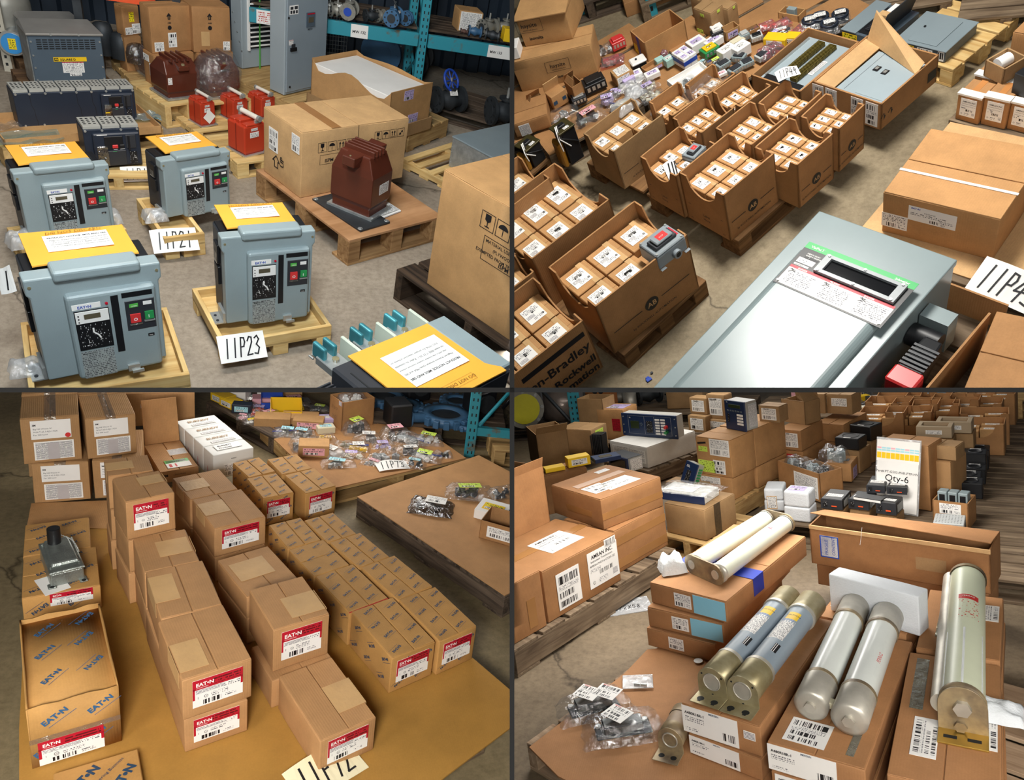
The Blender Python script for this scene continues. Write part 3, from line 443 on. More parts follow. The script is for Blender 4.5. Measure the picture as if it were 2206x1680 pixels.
'BR':'''pAm -1.19 3.104 0 1.05 1.362 .7 .15;am -1.081 3.366 .15 1.023 .576 .474 .283;am_l -1.231 3.103 .15 1.023 .281 .474 .304;am_b -1.409 3.717 .433 1.023 .393 .3 .346;up_l -.808 3.945 .15 1.023 .468 .4 .259;up -.866 3.962 .409 .885 .477 .471 .185;bkb3 -1.835 6.092 .13 .5 .284 .635 .12;bkb2 -1.477 4.973 .13 .479 .323 .227 .3;pS -.471 4.517 0 -.488 .144 .755 .14;sbox -.591 4.574 .14 -.553 .3 .337 .201;flat -.633 4.646 .341 -.458 .327 .113 .054;selL -.41 5.261 .14 -.551 .268 .288 .159;selU -.413 5.292 .299 -.599 .291 .28 .275;wx1 -1.221 6.247 .14 -.683 .459 .582 .181;relay1 -1.117 6.4 .321 -.474 .558 .12 .205;relay2 -.198 5.447 .574 -.782 .193 .088 .216;relay3 -1.103 5.512 .3 -.771 .242 .144 .111;kl3 -.587 6.863 .2 -.599 .197 .12 .154;kl4 -.418 6.828 .2 -.599 .234 .12 .117;kl1 -.563 6.927 .354 -.599 .189 .12 .154;kl2 -.404 6.853 .317 -.599 .193 .12 .226;kl5 .034 5.596 .574 -.599 .165 .12 .124;kb .156 5.791 .3 -.549 .188 .346 .158;kt .207 6.009 .458 -.78 .222 .169 .173;tdev .13 5.371 .14 -.947 .419 .188 .197;tlil .455 5.479 .14 -.361 .169 .199 .133;cx1 .548 5.726 .3 -.533 .172 .068 .088;cx2 .683 5.975 .3 -.716 .17 .034 .114;brace .684 4.923 .13 -.581 .266 .12 .463;tall .944 4.994 .13 -.581 .195 .25 .296;sdev .948 4.63 .13 -.476 .184 .167 .154;perf .903 4.414 .2 -.3 .149 .15 .03;sty1 .017 4.932 .13 -.173 .126 .175 .152;sty2 .131 4.756 .13 -.398 .162 .138 .196;rm1 .354 4.765 .2 -.401 .127 .191 .066;rm2 .511 4.75 .2 -.472 .117 .157 .064;rm3 .651 4.653 .2 -.479 .111 .134 .076;rm4 .629 4.841 .264 -.316 .103 .189 .05;rm5 .739 4.804 .264 -.286 .108 .142 .046;frag .223 3.85 .25 -.443 .791 .22 .207;fb3 -.559 3.212 .13 -.404 .343 .6 .092;fb2 -.546 3.225 .222 -.404 .378 .6 .1;fb1 -.528 3.261 .323 -.49 .397 .871 .105;merL -.321 2.472 .13 -.447 .278 .5 .086;mer -.335 2.476 .216 -.403 .295 .799 .119;mer2 -.045 2.306 .216 -.355 .301 .811 .106;mer3 .294 2.189 .216 -.278 .292 .726 .106;mer4 .522 2.923 .216 -.303 .272 .513 .106;mer5 .193 3.161 .216 -.426 .343 .339 .106;foam .237 2.865 .322 -1.056 .371 .1 .16;tA -.324 3.354 .476 .018 3.907 .043 0;tB -.213 3.243 .477 .108 3.832 .043 0;tC -.221 2.52 .393 .084 3.19 .051 0;tD -.115 2.473 .393 .174 3.141 .052 0;tE .103 2.417 .383 .34 3.134 .053 0;tF .214 2.349 .384 .451 3.059 .055 0;tG .555 2.41 .413 .806 3.337 .063 0;tH -.389 2.472 .182 -.346 2.633 .046 0;pF -.958 2.482 0 -.542 .332 .822 .13;a1 -.724 2.697 .136 0 .0019;a2 -.582 2.565 .136 0 .0018;a3 -.575 2.87 .136 0 .002;a4 -.698 2.606 .136 0 .0019;bagf -.733 3.772 0 0 .0026;bub -.433 3.382 .428 0 .0022;fo2 .677 2.511 .322 0 .0015;lblm -.322 3.08 .13 0 .0021;fs0 -.935 2.444 .13 0 .0018;fs1 -.784 2.298 .13 0 .0017;fs2 -.637 2.222 .13 0 .0016;fs3 .256 2.279 .13 0 .0015;fs4 .666 2.382 .13 0 .0015;fs5 .874 3.145 .13 0 .0019;fs6 .647 3.529 .13 0 .0021;fs7 -.161 3.505 .13 0 .0023;fs8 -.512 3.19 .13 0 .0022;fs9 -.56 3.177 .13 0 .0022;fs10 -.637 2.975 .13 0 .0021;rt -1.807 7.537 0 0 .005;yv -2.39 7.636 .13 0 .0051;tk -2.077 7.926 .13 0 .0052;tb -1.65 7.974 .13 0 .0052;obb -1.517 7.098 .13 0 .0046;lb -1.568 6.567 .13 0 .0043;fin -1.381 6.533 .13 0 .0043;rb -1.312 7.009 .13 0 .0046;yel -1.505 6.258 .13 0 .0042;bb -1.306 6.054 .13 0 .004;rl4 -.556 5.638 .13 0 .0036;gj -.764 8.161 .13 0 .0051;sc -1.347 8.283 .13 0 .0053;bkb1 -1.144 8.279 .13 0 .0053;pal0 -2.256 7.634 0 0 .0051;fb_0 .961 6.549 .13 0 .0038;fb_1 1.148 6.507 .13 0 .0038;fb_2 1.059 6.874 .13 0 .004;fb_3 1.239 6.75 .13 0 .0039;fb_4 1.367 6.642 .13 0 .0038;fb_5 1.542 6.793 .13 0 .0039;fb_6 1.661 6.647 .13 0 .0038;fb_7 1.629 6.332 .13 0 .0036;fb_8 1.533 6.089 .13 0 .0035;fb_9 1.388 6.996 .13 0 .004;fb_10 1.597 7.108 .13 0 .0041;fb_11 1.754 7.15 .13 0 .004;fb_12 1.827 6.918 .13 0 .0039;fb_13 1.175 7.053 .13 0 .0041;tw0 1.326 5.853 .3 0 .0034;tw1 1.182 5.757 .3 0 .0033;tw2 1.19 5.46 .3 0 .0032;tw3 1.102 5.42 .3 0 .0031;tw4 1.178 5.666 .3 0 .0033;bc0 1.472 5.796 .14 0 .0033;bc1 1.43 5.662 .14 0 .0032;bc2 1.376 5.51 .14 0 .0032;bc3 1.332 5.365 .14 0 .0031;bc4 1.269 5.228 .14 0 .003;bc5 1.242 5.094 .14 0 .0029;cl0 .806 7.523 .13 0 .0044;cl1 .885 7.907 .13 0 .0047;cl2 .837 7.278 .13 0 .0043;cl3 .939 7.581 .13 0 .0045;cl4 1.021 7.862 .13 0 .0046;cl5 1.001 7.37 .13 0 .0043;cl6 1.08 7.687 .13 0 .0045;cl7 1.076 7.395 .13 0 .0043;cl8 1.163 7.815 .13 0 .0046;cl9 1.228 7.639 .13 0 .0044;cl10 1.302 7.768 .13 0 .0045;cl11 1.362 7.697 .13 0 .0044;cl12 1.408 7.945 .13 0 .0046;cl13 .912 8.119 .13 0 .0048;cl14 1.015 8.139 .13 0 .0048;cl15 1.092 8.056 .13 0 .0047;cl16 .796 7.111 .13 0 .0042;cl17 .891 7.086 .13 0 .0042;cl18 .709 6.88 .13 0 .0041;cl19 1.448 7.669 .13 0 .0044;cl20 .699 7.506 .13 0 .0045;cl21 .591 8.232 .13 0 .0049;cl22 .476 8.272 .13 0 .005;cl23 .681 8.2 .13 0 .0049;fpal 1.001 8.797 0 0 .0052;fpal2 1.642 8.449 0 0 .0048;fpal3 2.258 7.969 0 0 .0044;rpal 2.173 7.297 0 0 .0041;fgr1 1.799 8.173 0 0 .0047;fgr2 2.056 8.036 0 0 .0045;flid 1.858 7.895 0 0 .0045;ft0 .337 4.165 0 -.32 .98 .43 .128;ft1 .004 4.75 0 -.32 .98 .43 .128;ft2 .954 4.435 0 -.32 .48 .43 .128;ft3 .146 5.177 0 -.32 .98 .43 .128;ft4 1.095 4.862 0 -.32 .48 .43 .128;ft5 -.187 5.761 0 -.32 .98 .43 .128;ft6 .762 5.447 0 -.32 .98 .43 .128;ft7 -.995 6.503 0 -.32 .98 .43 .128;ft8 -.046 6.189 0 -.32 .98 .43 .128;ft9 .904 5.874 0 -.32 .98 .43 .128;ft10 -.853 6.93 0 -.32 .98 .43 .128;ft11 .571 6.458 0 -.32 .98 .43 .128;ft12 1.52 6.144 0 -.32 .48 .43 .128;ft13 .712 6.886 0 -.32 .98 .43 .128;ft14 1.661 6.571 0 -.32 .48 .43 .128;ft15 .379 7.47 0 -.32 .98 .43 .128;ft16 1.328 7.155 0 -.32 .48 .43 .128;ft17 .046 8.054 0 -.32 .98 .43 .128;ft18 .995 7.74 0 -.32 .48 .43 .128''',
}.items():
    for e_ in t_.split(";"): e_=e_.split(); D[e_[0]]=((b_,)+tuple(map(float,e_[1:]))+(0.,0.))[:8]
# ================================================================ shared builders for small stock
def P3(k): return D[k][1:4]
def PXM(k): return D[k][5]
LUMP={}
def blob(sx,sy,sz,seed,amp=.35,n=10):
    vs=[];fs=[]
    for j in range(n+1):
        for i in range(n+1):
            u,v=i/n*2-1,j/n*2-1; e=max(0,1-max(abs(u),abs(v))**4)
            q=noise.noise(V((u*1.7+seed*3.3,v*1.7,seed)))*amp
            z=sz*(e**.6)*(.75+q)+.002
            vs.append((sx*.5*u*(1+.12*noise.noise(V((v*2,seed,1)))),sy*.5*v*(1+.12*noise.noise(V((u*2,seed,5)))),z))
    B=len(vs); k=n+1
    fs=[(j*k+i,j*k+i+1,(j+1)*k+i+1,(j+1)*k+i) for j in range(n) for i in range(n)]
    return vs,fs
def bag(lab,po,w,d,h,content=None,paper=None,strip=None,mat=None,group=None,name='plastic_bag',cat='plastic bag',nl=5,fp=None,ptxt=None):
    "soft clear bag with its contents and a paper tag"
    r=thing(name,lab,cat,po,group); s=len(BAYOF)*1.37; rr=random.Random(int(s*10))
    vs,fs=blob(w,d,h,s); obj('bag_film',M().add(vs,fs,mat or BAG,smooth=True),r)
    if content:
        cm=content; kind=rr.choice('bcl') if nl else 'b'
        for i in range(nl):
            x,y=rr.uniform(-.28,.28)*w,rr.uniform(-.26,.26)*d; a=rr.uniform(0,PI); q=M(); L=min(w,d)*rr.uniform(.22,.36); T=Mx.Translation((x,y,0))@Mx.Rotation(a,4,'Z')
            if kind=='b': q.box((-L*.6,-L*.35,.001),(L*.6,L*.35,h*.55),cm,T)
            elif kind=='c': q.cyl((-L*.5,0,h*.3),(L*.5,0,h*.3),h*.28,cm,8,T=T)
            else: q.box((-L*.5,-L*.3,.001),(L*.5,L*.3,h*.3),cm,T).box((-L*.2,-L*.25,h*.3),(L*.3,L*.25,h*.58),cm,T)
            obj('packed_part',q,r)
    if paper:
        a=rr.uniform(-.5,.5); T=Mx.Translation((rr.uniform(-.1,.1)*w,rr.uniform(-.12,.12)*d,h*.95))@Mx.Rotation(a,4,'Z')@Mx.Rotation(rr.uniform(-.12,.12),4,'X')
        label(r,T,w*.46,d*.4,'tear',paper,'paper_tag',fp=fp)
    if strip: obj('zip_strip',M().box((-w*.45,d*.42,.004),(w*.45,d*.5,.012),strip),r)
    return r
def smallbox(lab,po,w,d,h,mat,name='small_box',cat='box',group=None,band=None,top=None,front=None,open_=False,fp=None):
    if open_:
        m=M(); t=.004
        for f in 'fblr': m.box((0,-t,0),(1,0,1),mat) if 0 else m.prism([(0,0),((w if f in 'fb' else d),0),((w if f in 'fb' else d),h),(0,h)],-t,0,mat,face(f,w,d,h,0))
        m.box((0,0,0),(w,d,t),mat)
    else: m=M().box((0,0,0),(w,d,h),mat)
    o=solo(name,m,lab,cat,po,group,bev=0 if open_ else .0025)
    if band: obj('colour_band',M().box((-.0008,-.0008,h*.35),(w+.0008,d+.0008,h*.72),band),o)
    if top: label(o,face('t',w,d,h)@Mx.Translation((w*.5,d*.45,0)),w*.66,d*.5,'tear',top,fp=fp)
    if front: label(o,face('f',w,d,h)@Mx.Translation((w*.5,h*.5,0)),w*.7,h*.6,'tear',front,fp=fp)
    return o
PAP={'L':(LIL,FPL),'G':(LIMEP,FPN),'P':(PINKP,FPP),'C':(CYANP,FPC),'Y':(YELP,FPY),'W':(WHITE,FP)}
COL={'blk':BLACK,'dk':DARK,'st':GALV,'br':BRASS,'gr':GREY,'red':RBTN,'org':ORG,'wht':WHITE,'tan':K1,'yel':YELP,'blu':BLUEP,'grn':GREEN,'pnk':PINKP,'lil':LIL,'kr':K2,'nav':NAVY,'mag':mk('magenta_wrap','#a8486a',.4,var=.15),'cream':mk('cream_plastic','#d8d0b4',.5,var=.04),'teal':mk('teal_card','#9fc4bd',.55,var=.05),'brz':mk('bronze_parts','#5a4330',.4,.3,var=.2),'lgr':mk('light_grey_plastic','#b9bcbb',.45,var=.04),'mx':mk('dull_metal_parts','#7d7a74',.4,.6,var=.3)}
FILM={'pk':film('pink_antistatic','#eeb0c4',.2,.1),'org':film('orange_bagged','#ff9a70',.22,.12),'':None,'sm':SMOKE,'mk':MILK}
def stock(rows):
    "key|kind|w|d|h (photo-scale px at that spot)|colour|paper|film or strip|yaw|label"
    for ln in rows.strip().split('\n'):
        k,kind,w,d,h,c,p,fx,yaw,lab=ln.strip().split('|'); s=PXM(k); w,d,h=float(w)*s,float(d)*s,float(h)*s; x,y,z=P3(k); yaw=math.radians(float(yaw)); pp,fp=PAP.get(p,(None,None))
        if kind=='bag': bag(lab,(x,y,z,yaw),w,d,h,COL.get(c),pp,BLUET if fx=='zip' else None,FILM.get(fx),fp=fp)
        elif kind in('box','open'): smallbox(lab,(x-w/2*math.cos(yaw),y-w/2*math.sin(yaw),z,yaw),w,d,h,COL[c],band=BLUEP if fx=='band' else None,top=pp if fx!='front' else None,front=pp if fx=='front' else None,fp=fp,open_=kind=='open',cat='box' if c not in('tan','kr') else 'cardboard box',name='small_carton' if c in('tan','kr') else 'small_box')
        elif kind=='dev':     # moulded device: body, raised face, terminals
            r=thing('electrical_device',lab,'electrical part',(x,y,z,yaw)); obj('device_body',M().box((-w/2,0,0),(w/2,d,h*.8),COL[c]),r,bev=.002)
            obj('device_face',M().box((-w*.36,d*.12,h*.8),(w*.36,d*.88,h),COL[fx] if fx in COL else DARK),r,bev=.0015)
            for i in range(4): obj('terminal',M().box((-w*.4+i*w*.23,-.002,h*.25),(-w*.26+i*w*.23,0,h*.6),STEEL),r)
            if pp: label(r,face('t',w,d,h)@Mx.Translation((0,d*.5,0)),w*.5,d*.4,'tear',pp,'paper_tag',fp=fp)
        elif kind=='bin':
            m=M(); t=.003
            m.prism([(0,0),(w,0),(w,h*.55),(0,h*.55)],-t,0,COL[c],face('f',w,d,h,0)).prism([(0,0),(w,0),(w,h),(0,h)],-t,0,COL[c],face('b',w,d,h,0))
            for f in 'lr': m.prism([(0,0),(d,0),(d,h*(1 if f=='r' else .55)),(d*.4,h),(0,h*(.55 if f=='r' else 1))],-t,0,COL[c],face(f,w,d,h,0))
            m.box((0,0,0),(w,d,t),COL[c]); o=solo('parts_bin',m,lab,'bin',(x-w/2,y,z,yaw))
            if pp: label(o,face('f',w,d,h)@Mx.Translation((w*.5,h*.25,0)),w*.8,h*.4,'tear',pp,fp=fp)
        elif kind=='roll':
            m=M()
            for i in range(5): m.torus((0,0,h*(.1+.2*i)),(0,0,1),w*.36,h*.12,COL[c],18)
            r=thing('cable_coil',lab,'cable coil',(x,y,z,yaw)); obj('coil',m,r); obj('wrap_film',M().add(*blob(w,w,h*1.05,x*9),BAG,smooth=True),r); label(r,Mx.Translation((0,0,h*1.12)),w*.5,w*.3,'print',WHITE,'paper_tag')
        elif kind=='sheet': 
            o=solo('cardboard_sheet',M().box((-w/2,0,0),(w/2,d,.005),COL[c]),lab,'cardboard sheet',(x,y,z,yaw))
# ================================================================ bay one: switchgear on pallets
setbay('TL')
EPOX=mk('brown_epoxy','#55291c',.32,var=.1,spec=.5); EPOXR=mk('red_epoxy','#b63a22',.38,var=.06); PORC=mk('fuse_porcelain','#e4dccf',.35,var=.05); TEAL=mk('teal_rack_paint','#2f8fa0',.5,var=.25,col2='#6b5a3e',scale=9,lo=.3,hi=.42); LOUV=mk('louver_dark','#14171a',.6,var=0)
WALLM=mk('corrugated_dark_blue','#26303c',.45,.3,var=.25,scale=2)
def bolt(m,p,ax,r,mat=None,T=None):
    p=V(p); ax=V(ax).normalized(); m.cyl(p,p+ax*r*.7,r,mat or GALV,6,T=T)
def brk_front(r,w,d,h,small=False):
    "front of a drawout breaker: cover, trip unit, push buttons"
    cw0,cw1=.25*w,.93*w; c0,c1=0,.84*h; cw=cw1-cw0; y0=-.06*d; F=face('f',w,d,h,0)@Mx.Translation((cw0,c0,-y0))
    cv=M().box((cw0,y0,c0),(cw1,.3*d,c1),GREY); cv=obj('front_cover',cv,r,bev=.014*w/.4,seg=3)
    U=lambda u,v:(u*cw,v*(c1-c0))
    def q(m,u0,v0,u1,v1,n,mat,th=.004):
        a=U(u0,v0);b=U(u1,v1); m.box((a[0],a[1],n-th),(b[0],b[1],n),mat,F); return m
    m=M(); q(m,.05,.845,.36,.905,.001,WHITE,.003); a=U(.11,.855); m.text('EAT•N',a[0],a[1],.035*h,LOGOBLUE,F,.0016,bold=.03); obj('name_plate',m,cv)
    m=M(); a=U(.425,.875); m.cyl((a[0],a[1],-.002),(a[0],a[1],.004),.012*w,RED,10,T=F); obj('indicator_lamp',m,cv)
    m=M(); q(m,.06,.37,.44,.83,.002,BLACK,.01); q(m,.07,.69,.43,.82,.005,WHITE,.004); q(m,.16,.735,.34,.79,.0058,LCD,.002); 
    a=U(.08,.4);b=U(.42,.67); m.quad(a[0],a[1],b[0],b[1],.0024,FPB,F)
    for i in range(3): a=U(.1,.71+.035*i); m.cyl((a[0],a[1],.004),(a[0],a[1],.0065),.006*w,INK,8,T=F)
    a=U(.17,.45); m.text('L',a[0],a[1],.04*h,WHITE,F,.003); a=U(.31,.47); m.text('L',a[0],a[1],.03*h,WHITE,F,.003)
    p=[U(.24,.62),U(.24,.57),U(.29,.53),U(.31,.49)]
    for c,e in zip(p,p[1:]):
        c,e=V(c),V(e); dd=(e-c).normalized()*.003; nn=V((-dd.y,dd.x)); m.add([(*(c-nn),.0029),(*(e-nn),.0029),(*(e+nn),.0029),(*(c+nn),.0029)],[(0,1,2,3)],WHITE,F)
    obj('trip_unit',m,cv)
    m=M(); q(m,.475,.27,.56,.945,.0012,BLACK,.02); obj('handle_slot',m,cv)
    m=M(); q(m,.6,.9,.95,.955,.0012,BLACK,.01); obj('finger_recess',m,cv)
    m=M(); q(m,.62,.5,.965,.86,.002,DARK,.006); cp=obj('control_panel',m,cv,bev=.006)
    m=M(); q(m,.67,.78,.77,.82,.0035,LIME,.003); a=U(.69,.787); m.text('OPEN',a[0],a[1],.018*h,WHITE,F,.004); obj('status_flag',m,cp)['label']='green open flag'
    m=M(); q(m,.83,.79,.93,.83,.0035,WHITE,.003); obj('status_flag',m,cp)['label']='white charge flag'
    m=M(); q(m,.665,.6,.785,.7,.007,RBTN,.007); a=U(.7,.625); m.text('O',a[0],a[1],.04*h,WHITE,F,.0076,bold=.02); obj('push_button',m,cp)['label']='red off button'
    m=M(); q(m,.835,.62,.94,.71,.007,GREEN,.007); a=U(.875,.64); m.text('I',a[0],a[1],.04*h,WHITE,F,.0076,bold=.02); obj('push_button',m,cp)['label']='green on button'
    m=M(); q(m,.655,.57,.8,.585,.006,CLEART,.004); q(m,.825,.59,.95,.605,.006,STEEL,.004); obj('button_guard',m,cp)
    m=M(); q(m,.85,.4,.925,.43,.002,BLACK,.004); a=U(.86,.405); m.text('3200',a[0],a[1],.016*h,WHITE,F,.0026); obj('rating_plug',m,cv)
    m=M(); a=U(.06,.015);b=U(.43,.35); m.quad(a[0],a[1],b[0],b[1],.0009,FPG,F); a=U(.08,.315); m.text('Magnum DS',a[0],a[1],.02*h,INK,F,.0016,bold=.02); obj('rating_plate',m,cv)
    m=M(); q(m,.56,.015,.7,.09,.012,STEEL,.012); q(m,.6,0,.74,.03,.02,STEEL,.008); obj('racking_shutter',m,cv)
def breaker(key,lab,detail=True):
    w,d,h=dims(key); d=max(d,.2); r=thing('circuit_breaker',lab,'circuit breaker',pose(key),'grey drawout breakers with brown envelopes')
    b=M().box((.03*w,.36*d,.0),(.97*w,1.0*d,.95*h),DARK); bo=obj('breaker_body',b,r,bev=.006)
    m=M()
    for i in range(3):
        x=.04*w+i*.31*w; m.box((x,.4*d,.95*h),(x+.3*w,.96*d,.962*h),BLACK)
    obj('arc_chute_cover',m,bo,bev=.003)
    m=M()
    for i in (.12,.42,.88): m.box((i*w,.44*d,.962*h),(i*w+.007,.9*d,.964*h),LOUV)
    obj('slot',m,bo)
    m=M()
    for z,dp in ((.62,.02),(.38,.03)): m.box((.0*w,.45*d,z*h),(.03*w,.75*d,(z+.2)*h),BLACK)
    m.box((.0,.5*d,.6*h),(.028*w,.7*d,.72*h),STEEL); obj('side_latch',m,bo,bev=.002)
    p=[(0,.86*h),(0,1*h),(w,1*h),(w,.86*h),(.975*w,.83*h),(.975*w,.02*h),(.025*w,.02*h),(.025*w,.83*h)]
    fp=M().yprism(p,.06*d,.34*d,GREY); fp=obj('front_panel',fp,r,bev=.006,seg=2)
    obj('top_hood',M().box((.2*w,-.01*d,.96*h),(.84*w,.36*d,1.055*h),GREY),fp,bev=.012,seg=3)
    for x,z in ((.035,.96),(.965,.96),(.95,.05)):
        m=M().cyl((x*w,.062*d,z*h-.012),(x*w,.05*d,z*h-.012),.013*w,BRASS,12); obj('screw',m,fp)
    brk_front(r,w,d,h)
    m=M().box((-.09*w,.15*d,.0),(.02*w,.6*d,.006),STEEL).box((.0,.15*d,0),(.012,.6*d,.12*h),STEEL)
    for y in (.25,.45): bolt(m,(-.05*w,y*d,.006),(0,0,1),.016*w,DKSTEEL)
    obj('mounting_foot',m,r)
    return r
def envelope(key,lab,u0,v0,wid,hei,rot,zf=1.0,flip=False,tilt=(0,0),dz=.0):
    w,d,h=dims(key); d=max(d,.2); m=M(); n=5; P=[]
    for j in range(n+1):
        for i in range(n+1): P.append((wid*i/n,hei*j/n,.004*math.sin(3*i/n+2*j/n)))
    fs=[(j*(n+1)+i,j*(n+1)+i+1,(j+1)*(n+1)+i+1,(j+1)*(n+1)+i) for j in range(n) for i in range(n)]
    m.add([(x,y,z+.006) for x,y,z in P],fs,MANILA,smooth=True); m.add(P,[f[::-1] for f in fs],MANILA); B=(n+1)**2
    ring=[i for i in range(n+1)]+[(j)*(n+1)+n for j in range(1,n+1)]+[n*(n+1)+i for i in range(n-1,-1,-1)]+[j*(n+1) for j in range(n-1,0,-1)]
    m.add([(x,y,z+.006) for x,y,z in P]+P,[(ring[i],ring[(i+1)%len(ring)],ring[(i+1)%len(ring)]+B,ring[i]+B) for i in range(len(ring))][::1],MANILA)
    T=Mx.Rotation(tilt[0],4,'X')@Mx.Rotation(tilt[1],4,'Y'); x,y,z,yaw=pose(key,u0*w,v0*d,h*zf+dz)
    o=solo('manila_envelope',m,lab,'envelope',(x,y,z,yaw+rot),'envelopes on the grey breakers',tilt=T)
    F=Mx.Translation((0,0,.012)); lr=PI if flip else 0
    E=[('t',.06,.78,.16,'PRODUCT NOTICE: MDS AND SBS','INK',.02)]+[('T',.08+.03*(i%2),.62-.13*i,.1,s,'INK') for i,s in enumerate(('Magnum drawout breaker types MDS and SBS','ship with a new breaker cassette rejection scheme','to meet IEEE C37.20.1. Refer to cassette','IL2C13766 for proper rejection scheme on'))]
    label(o,F@Mx.Translation((wid*.5,hei*.55,0)),wid*.62,hei*.5,'none',None,'notice_label',rot=lr,extra=E)
    F2=F@Mx.Translation((wid*.5,hei*(.12 if flip else .88),0)); m=M(); a,b=wid*.2,hei*.045
    T2=F2@Mx.Rotation(lr,4,'Z'); m.text('DO NOT DISCARD',0,-.008,.022,mk('faded_ink','#8a6420',.6,var=0),T2,.001,al='c')
    for q in ((-a,-b,a,-b+.001),(-a,b-.001,a,b),(-a,-b,-a+.001,b),(a-.001,-b,a,b)): m.quad(*q,.001,MATS['faded_ink'],T2)
    obj('stamp',m,o); return o
def crate_pallet(key,lab,h=None,rim=.07,w=None):
    "new wooden skid: raised rim boards round a plywood deck on short legs"
    W_,d,hh=dims(key); r=thing('wooden_skid',lab,'pallet',pose(key),'new wooden skids under grey breakers'); t=.02; rim=min(rim,hh*.5)
    obj('deck_sheet',M().box((0,0,hh-rim),(W_,d,hh-rim+.012),WN),r)
    for a,b in (((0,0,hh-rim),(W_,t,hh)),((0,d-t,hh-rim),(W_,d,hh))): obj('rim_board',M().box(a,b,WN),r,bev=.0015)
    for x in (0,W_-t): obj('rim_board',M().box((0,0,0),(d-2*t,t,rim),WN),r,Mx(((0,-1,0,x+t),(1,0,0,t),(0,0,1,hh-rim),(0,0,0,1))),bev=.0015)
    for x in (0,W_*.45,W_-.07):
        for y in (0,d-.07): obj('leg_block',M().box((0,0,0),(.07,.07,hh-rim),WN),r,Mx.Translation((x,y,0)),bev=.002)
    return r
# --- floor, back wall
crate_pallet('pal1','new pine skid at front under the nearest grey breaker')
crate_pallet('pal4','new pine skid carrying sign 11P23 on its front edge')
crate_pallet('pal3','new pine skid carrying sign 11P21 on its front edge')
crate_pallet('pal2','new pine skid under the rear left grey breaker with clear bags')
breaker('br1','grey circuit breaker nearest the camera, under a creased notice envelope')
breaker('br2','grey circuit breaker behind the nearest one, at the left edge')
breaker('br3','grey circuit breaker on the skid with sign 11P21')
breaker('br4','grey circuit breaker on the skid with sign 11P23, dark side in view')
envelope('br1','manila envelope with glare on its label, on the nearest grey breaker',.1,.36,.78*dims('br1')[0],.95*.24,.0,1.0,dz=.004)
envelope('br2','manila envelope on the grey breaker at the left edge',.1,.36,.74*dims('br2')[0],.2,.0,1.0,dz=.004)
envelope('br3','manila envelope on the grey breaker with sign 11P21',.15,.36,.74*dims('br3')[0],.2,.0,1.0,dz=.004)
envelope('br4','manila envelope on the grey breaker with sign 11P23',.1,.36,.74*dims('br4')[0],.2,.0,1.0,dz=.004)
sign('white card reading 11P23 on the skid edge',pose('pal4',-.02,-.05,.05,-.05),.2,.12,'11P23',tilt=Mx.Rotation(.9,4,'X'))
sign('white card reading 11P21 on the skid edge',pose('pal3',-.06,-.02,.06,-.1),.22,.12,'11P21',tilt=Mx.Rotation(.8,4,'X'))
sign('white card reading 11P19 on the deck below the small navy breaker',pose('palS',.27,-.02,.03,.06),.19,.085,'11P19',tilt=Mx.Rotation(.9,4,'X'))
sign('white card with one pen stroke behind the nearest breaker',pose('br1',-.06,.16,.32,.1),.05,.1,'1',tilt=Mx.Rotation(1.4,4,'X'))
for i,(k,dx,dy,s,lb) in enumerate((('pal2',.02,.02,.07,'crumpled clear bag at the left corner of the rear left skid'),('pal2',.42,.1,.07,'crumpled clear bag on the right side of the rear left skid'),('pal3',.02,.2,.06,'crumpled clear bag behind the 11P21 breaker'),('pal1',-.0,.16,.06,'crumpled clear bag beside the nearest breaker'))):
    bag(lb,pose(k,dx,dy,dims(k)[2]+.002),s*1.9,s*1.5,s*1.1,None,None,None,MILK,'bags by the skids')
# --- cut breaker at the front: body, contact clusters
w,d,h=dims('br5'); r=thing('circuit_breaker','breaker lying rear first at the front with open silver contact clusters','circuit breaker',pose('br5'))
obj('breaker_body',M().box((0,0,0),(w,d*.96,h),DARK),r,bev=.008)
m=M()
for i in range(7): m.box((.04*w,d*(.08+.035*i),h),(.14*w,d*(.095+.035*i),h+.002),LOUV)
m.box((.06*w,d*.36,h),(.07*w,d*.8,h+.002),LOUV); obj('vent_slot',m,r)
m=M().box((w*.86,.02,h-.02),(w*1.04,d*.98,h+.012),GREY); obj('front_panel',m,r,bev=.006)
GLASSY=mk('teal_contact_finger','#4f9aa5',.25,.4,var=.2); CREAM=mk('cream_barrier','#c3cbbb',.4,var=.04)
for i in range(3):
    x0=w*(.04+.31*i); c=M().box((x0,d*.97,h-.07),(x0+w*.15,d+.1,h-.035),STEEL); c.cyl((x0+.045,d+.04,h-.035),(x0+.045,d+.04,h-.025),.014,BRASS,8)
    c=obj('contact_cluster',c,r,bev=.003)
    for j in range(2):
        obj('contact_finger',M().box((x0+.006+.045*j,d+.06,h-.05),(x0+.024+.045*j,d+.13,h+.012),GLASSY),c,bev=.006,seg=2)
    for j in range(5): obj('contact_spring',M().cyl((x0+.004+j*.013,d+.115,h-.06),(x0+.004+j*.013,d+.14,h-.06),.004,STEEL,8),c)
    obj('barrier',M().box((x0+w*.2,d*.97,h-.09),(x0+w*.225,d+.1,h+.012),CREAM),r,bev=.003)
ac=obj('arc_chute',M().box((-w*.2,d*.72,h-.26),(w*.0,d*.98,h-.07),BLACK),r,bev=.008)
for i in range(6): obj('chute_slat',M().box((-w*.19,d*(.74+.038*i),h-.07),(-w*.01,d*(.755+.038*i),h-.06),DARK),ac)
label(ac,Mx.Translation((-w*.2001,d*.85,h-.16))@Mx(((0,0,-1,0),(-1,0,0,0),(0,1,0,0),(0,0,0,1))),.09,.14,'print',None,'warning_label',extra=[('r',.05,.7,.95,.98,'RED')])
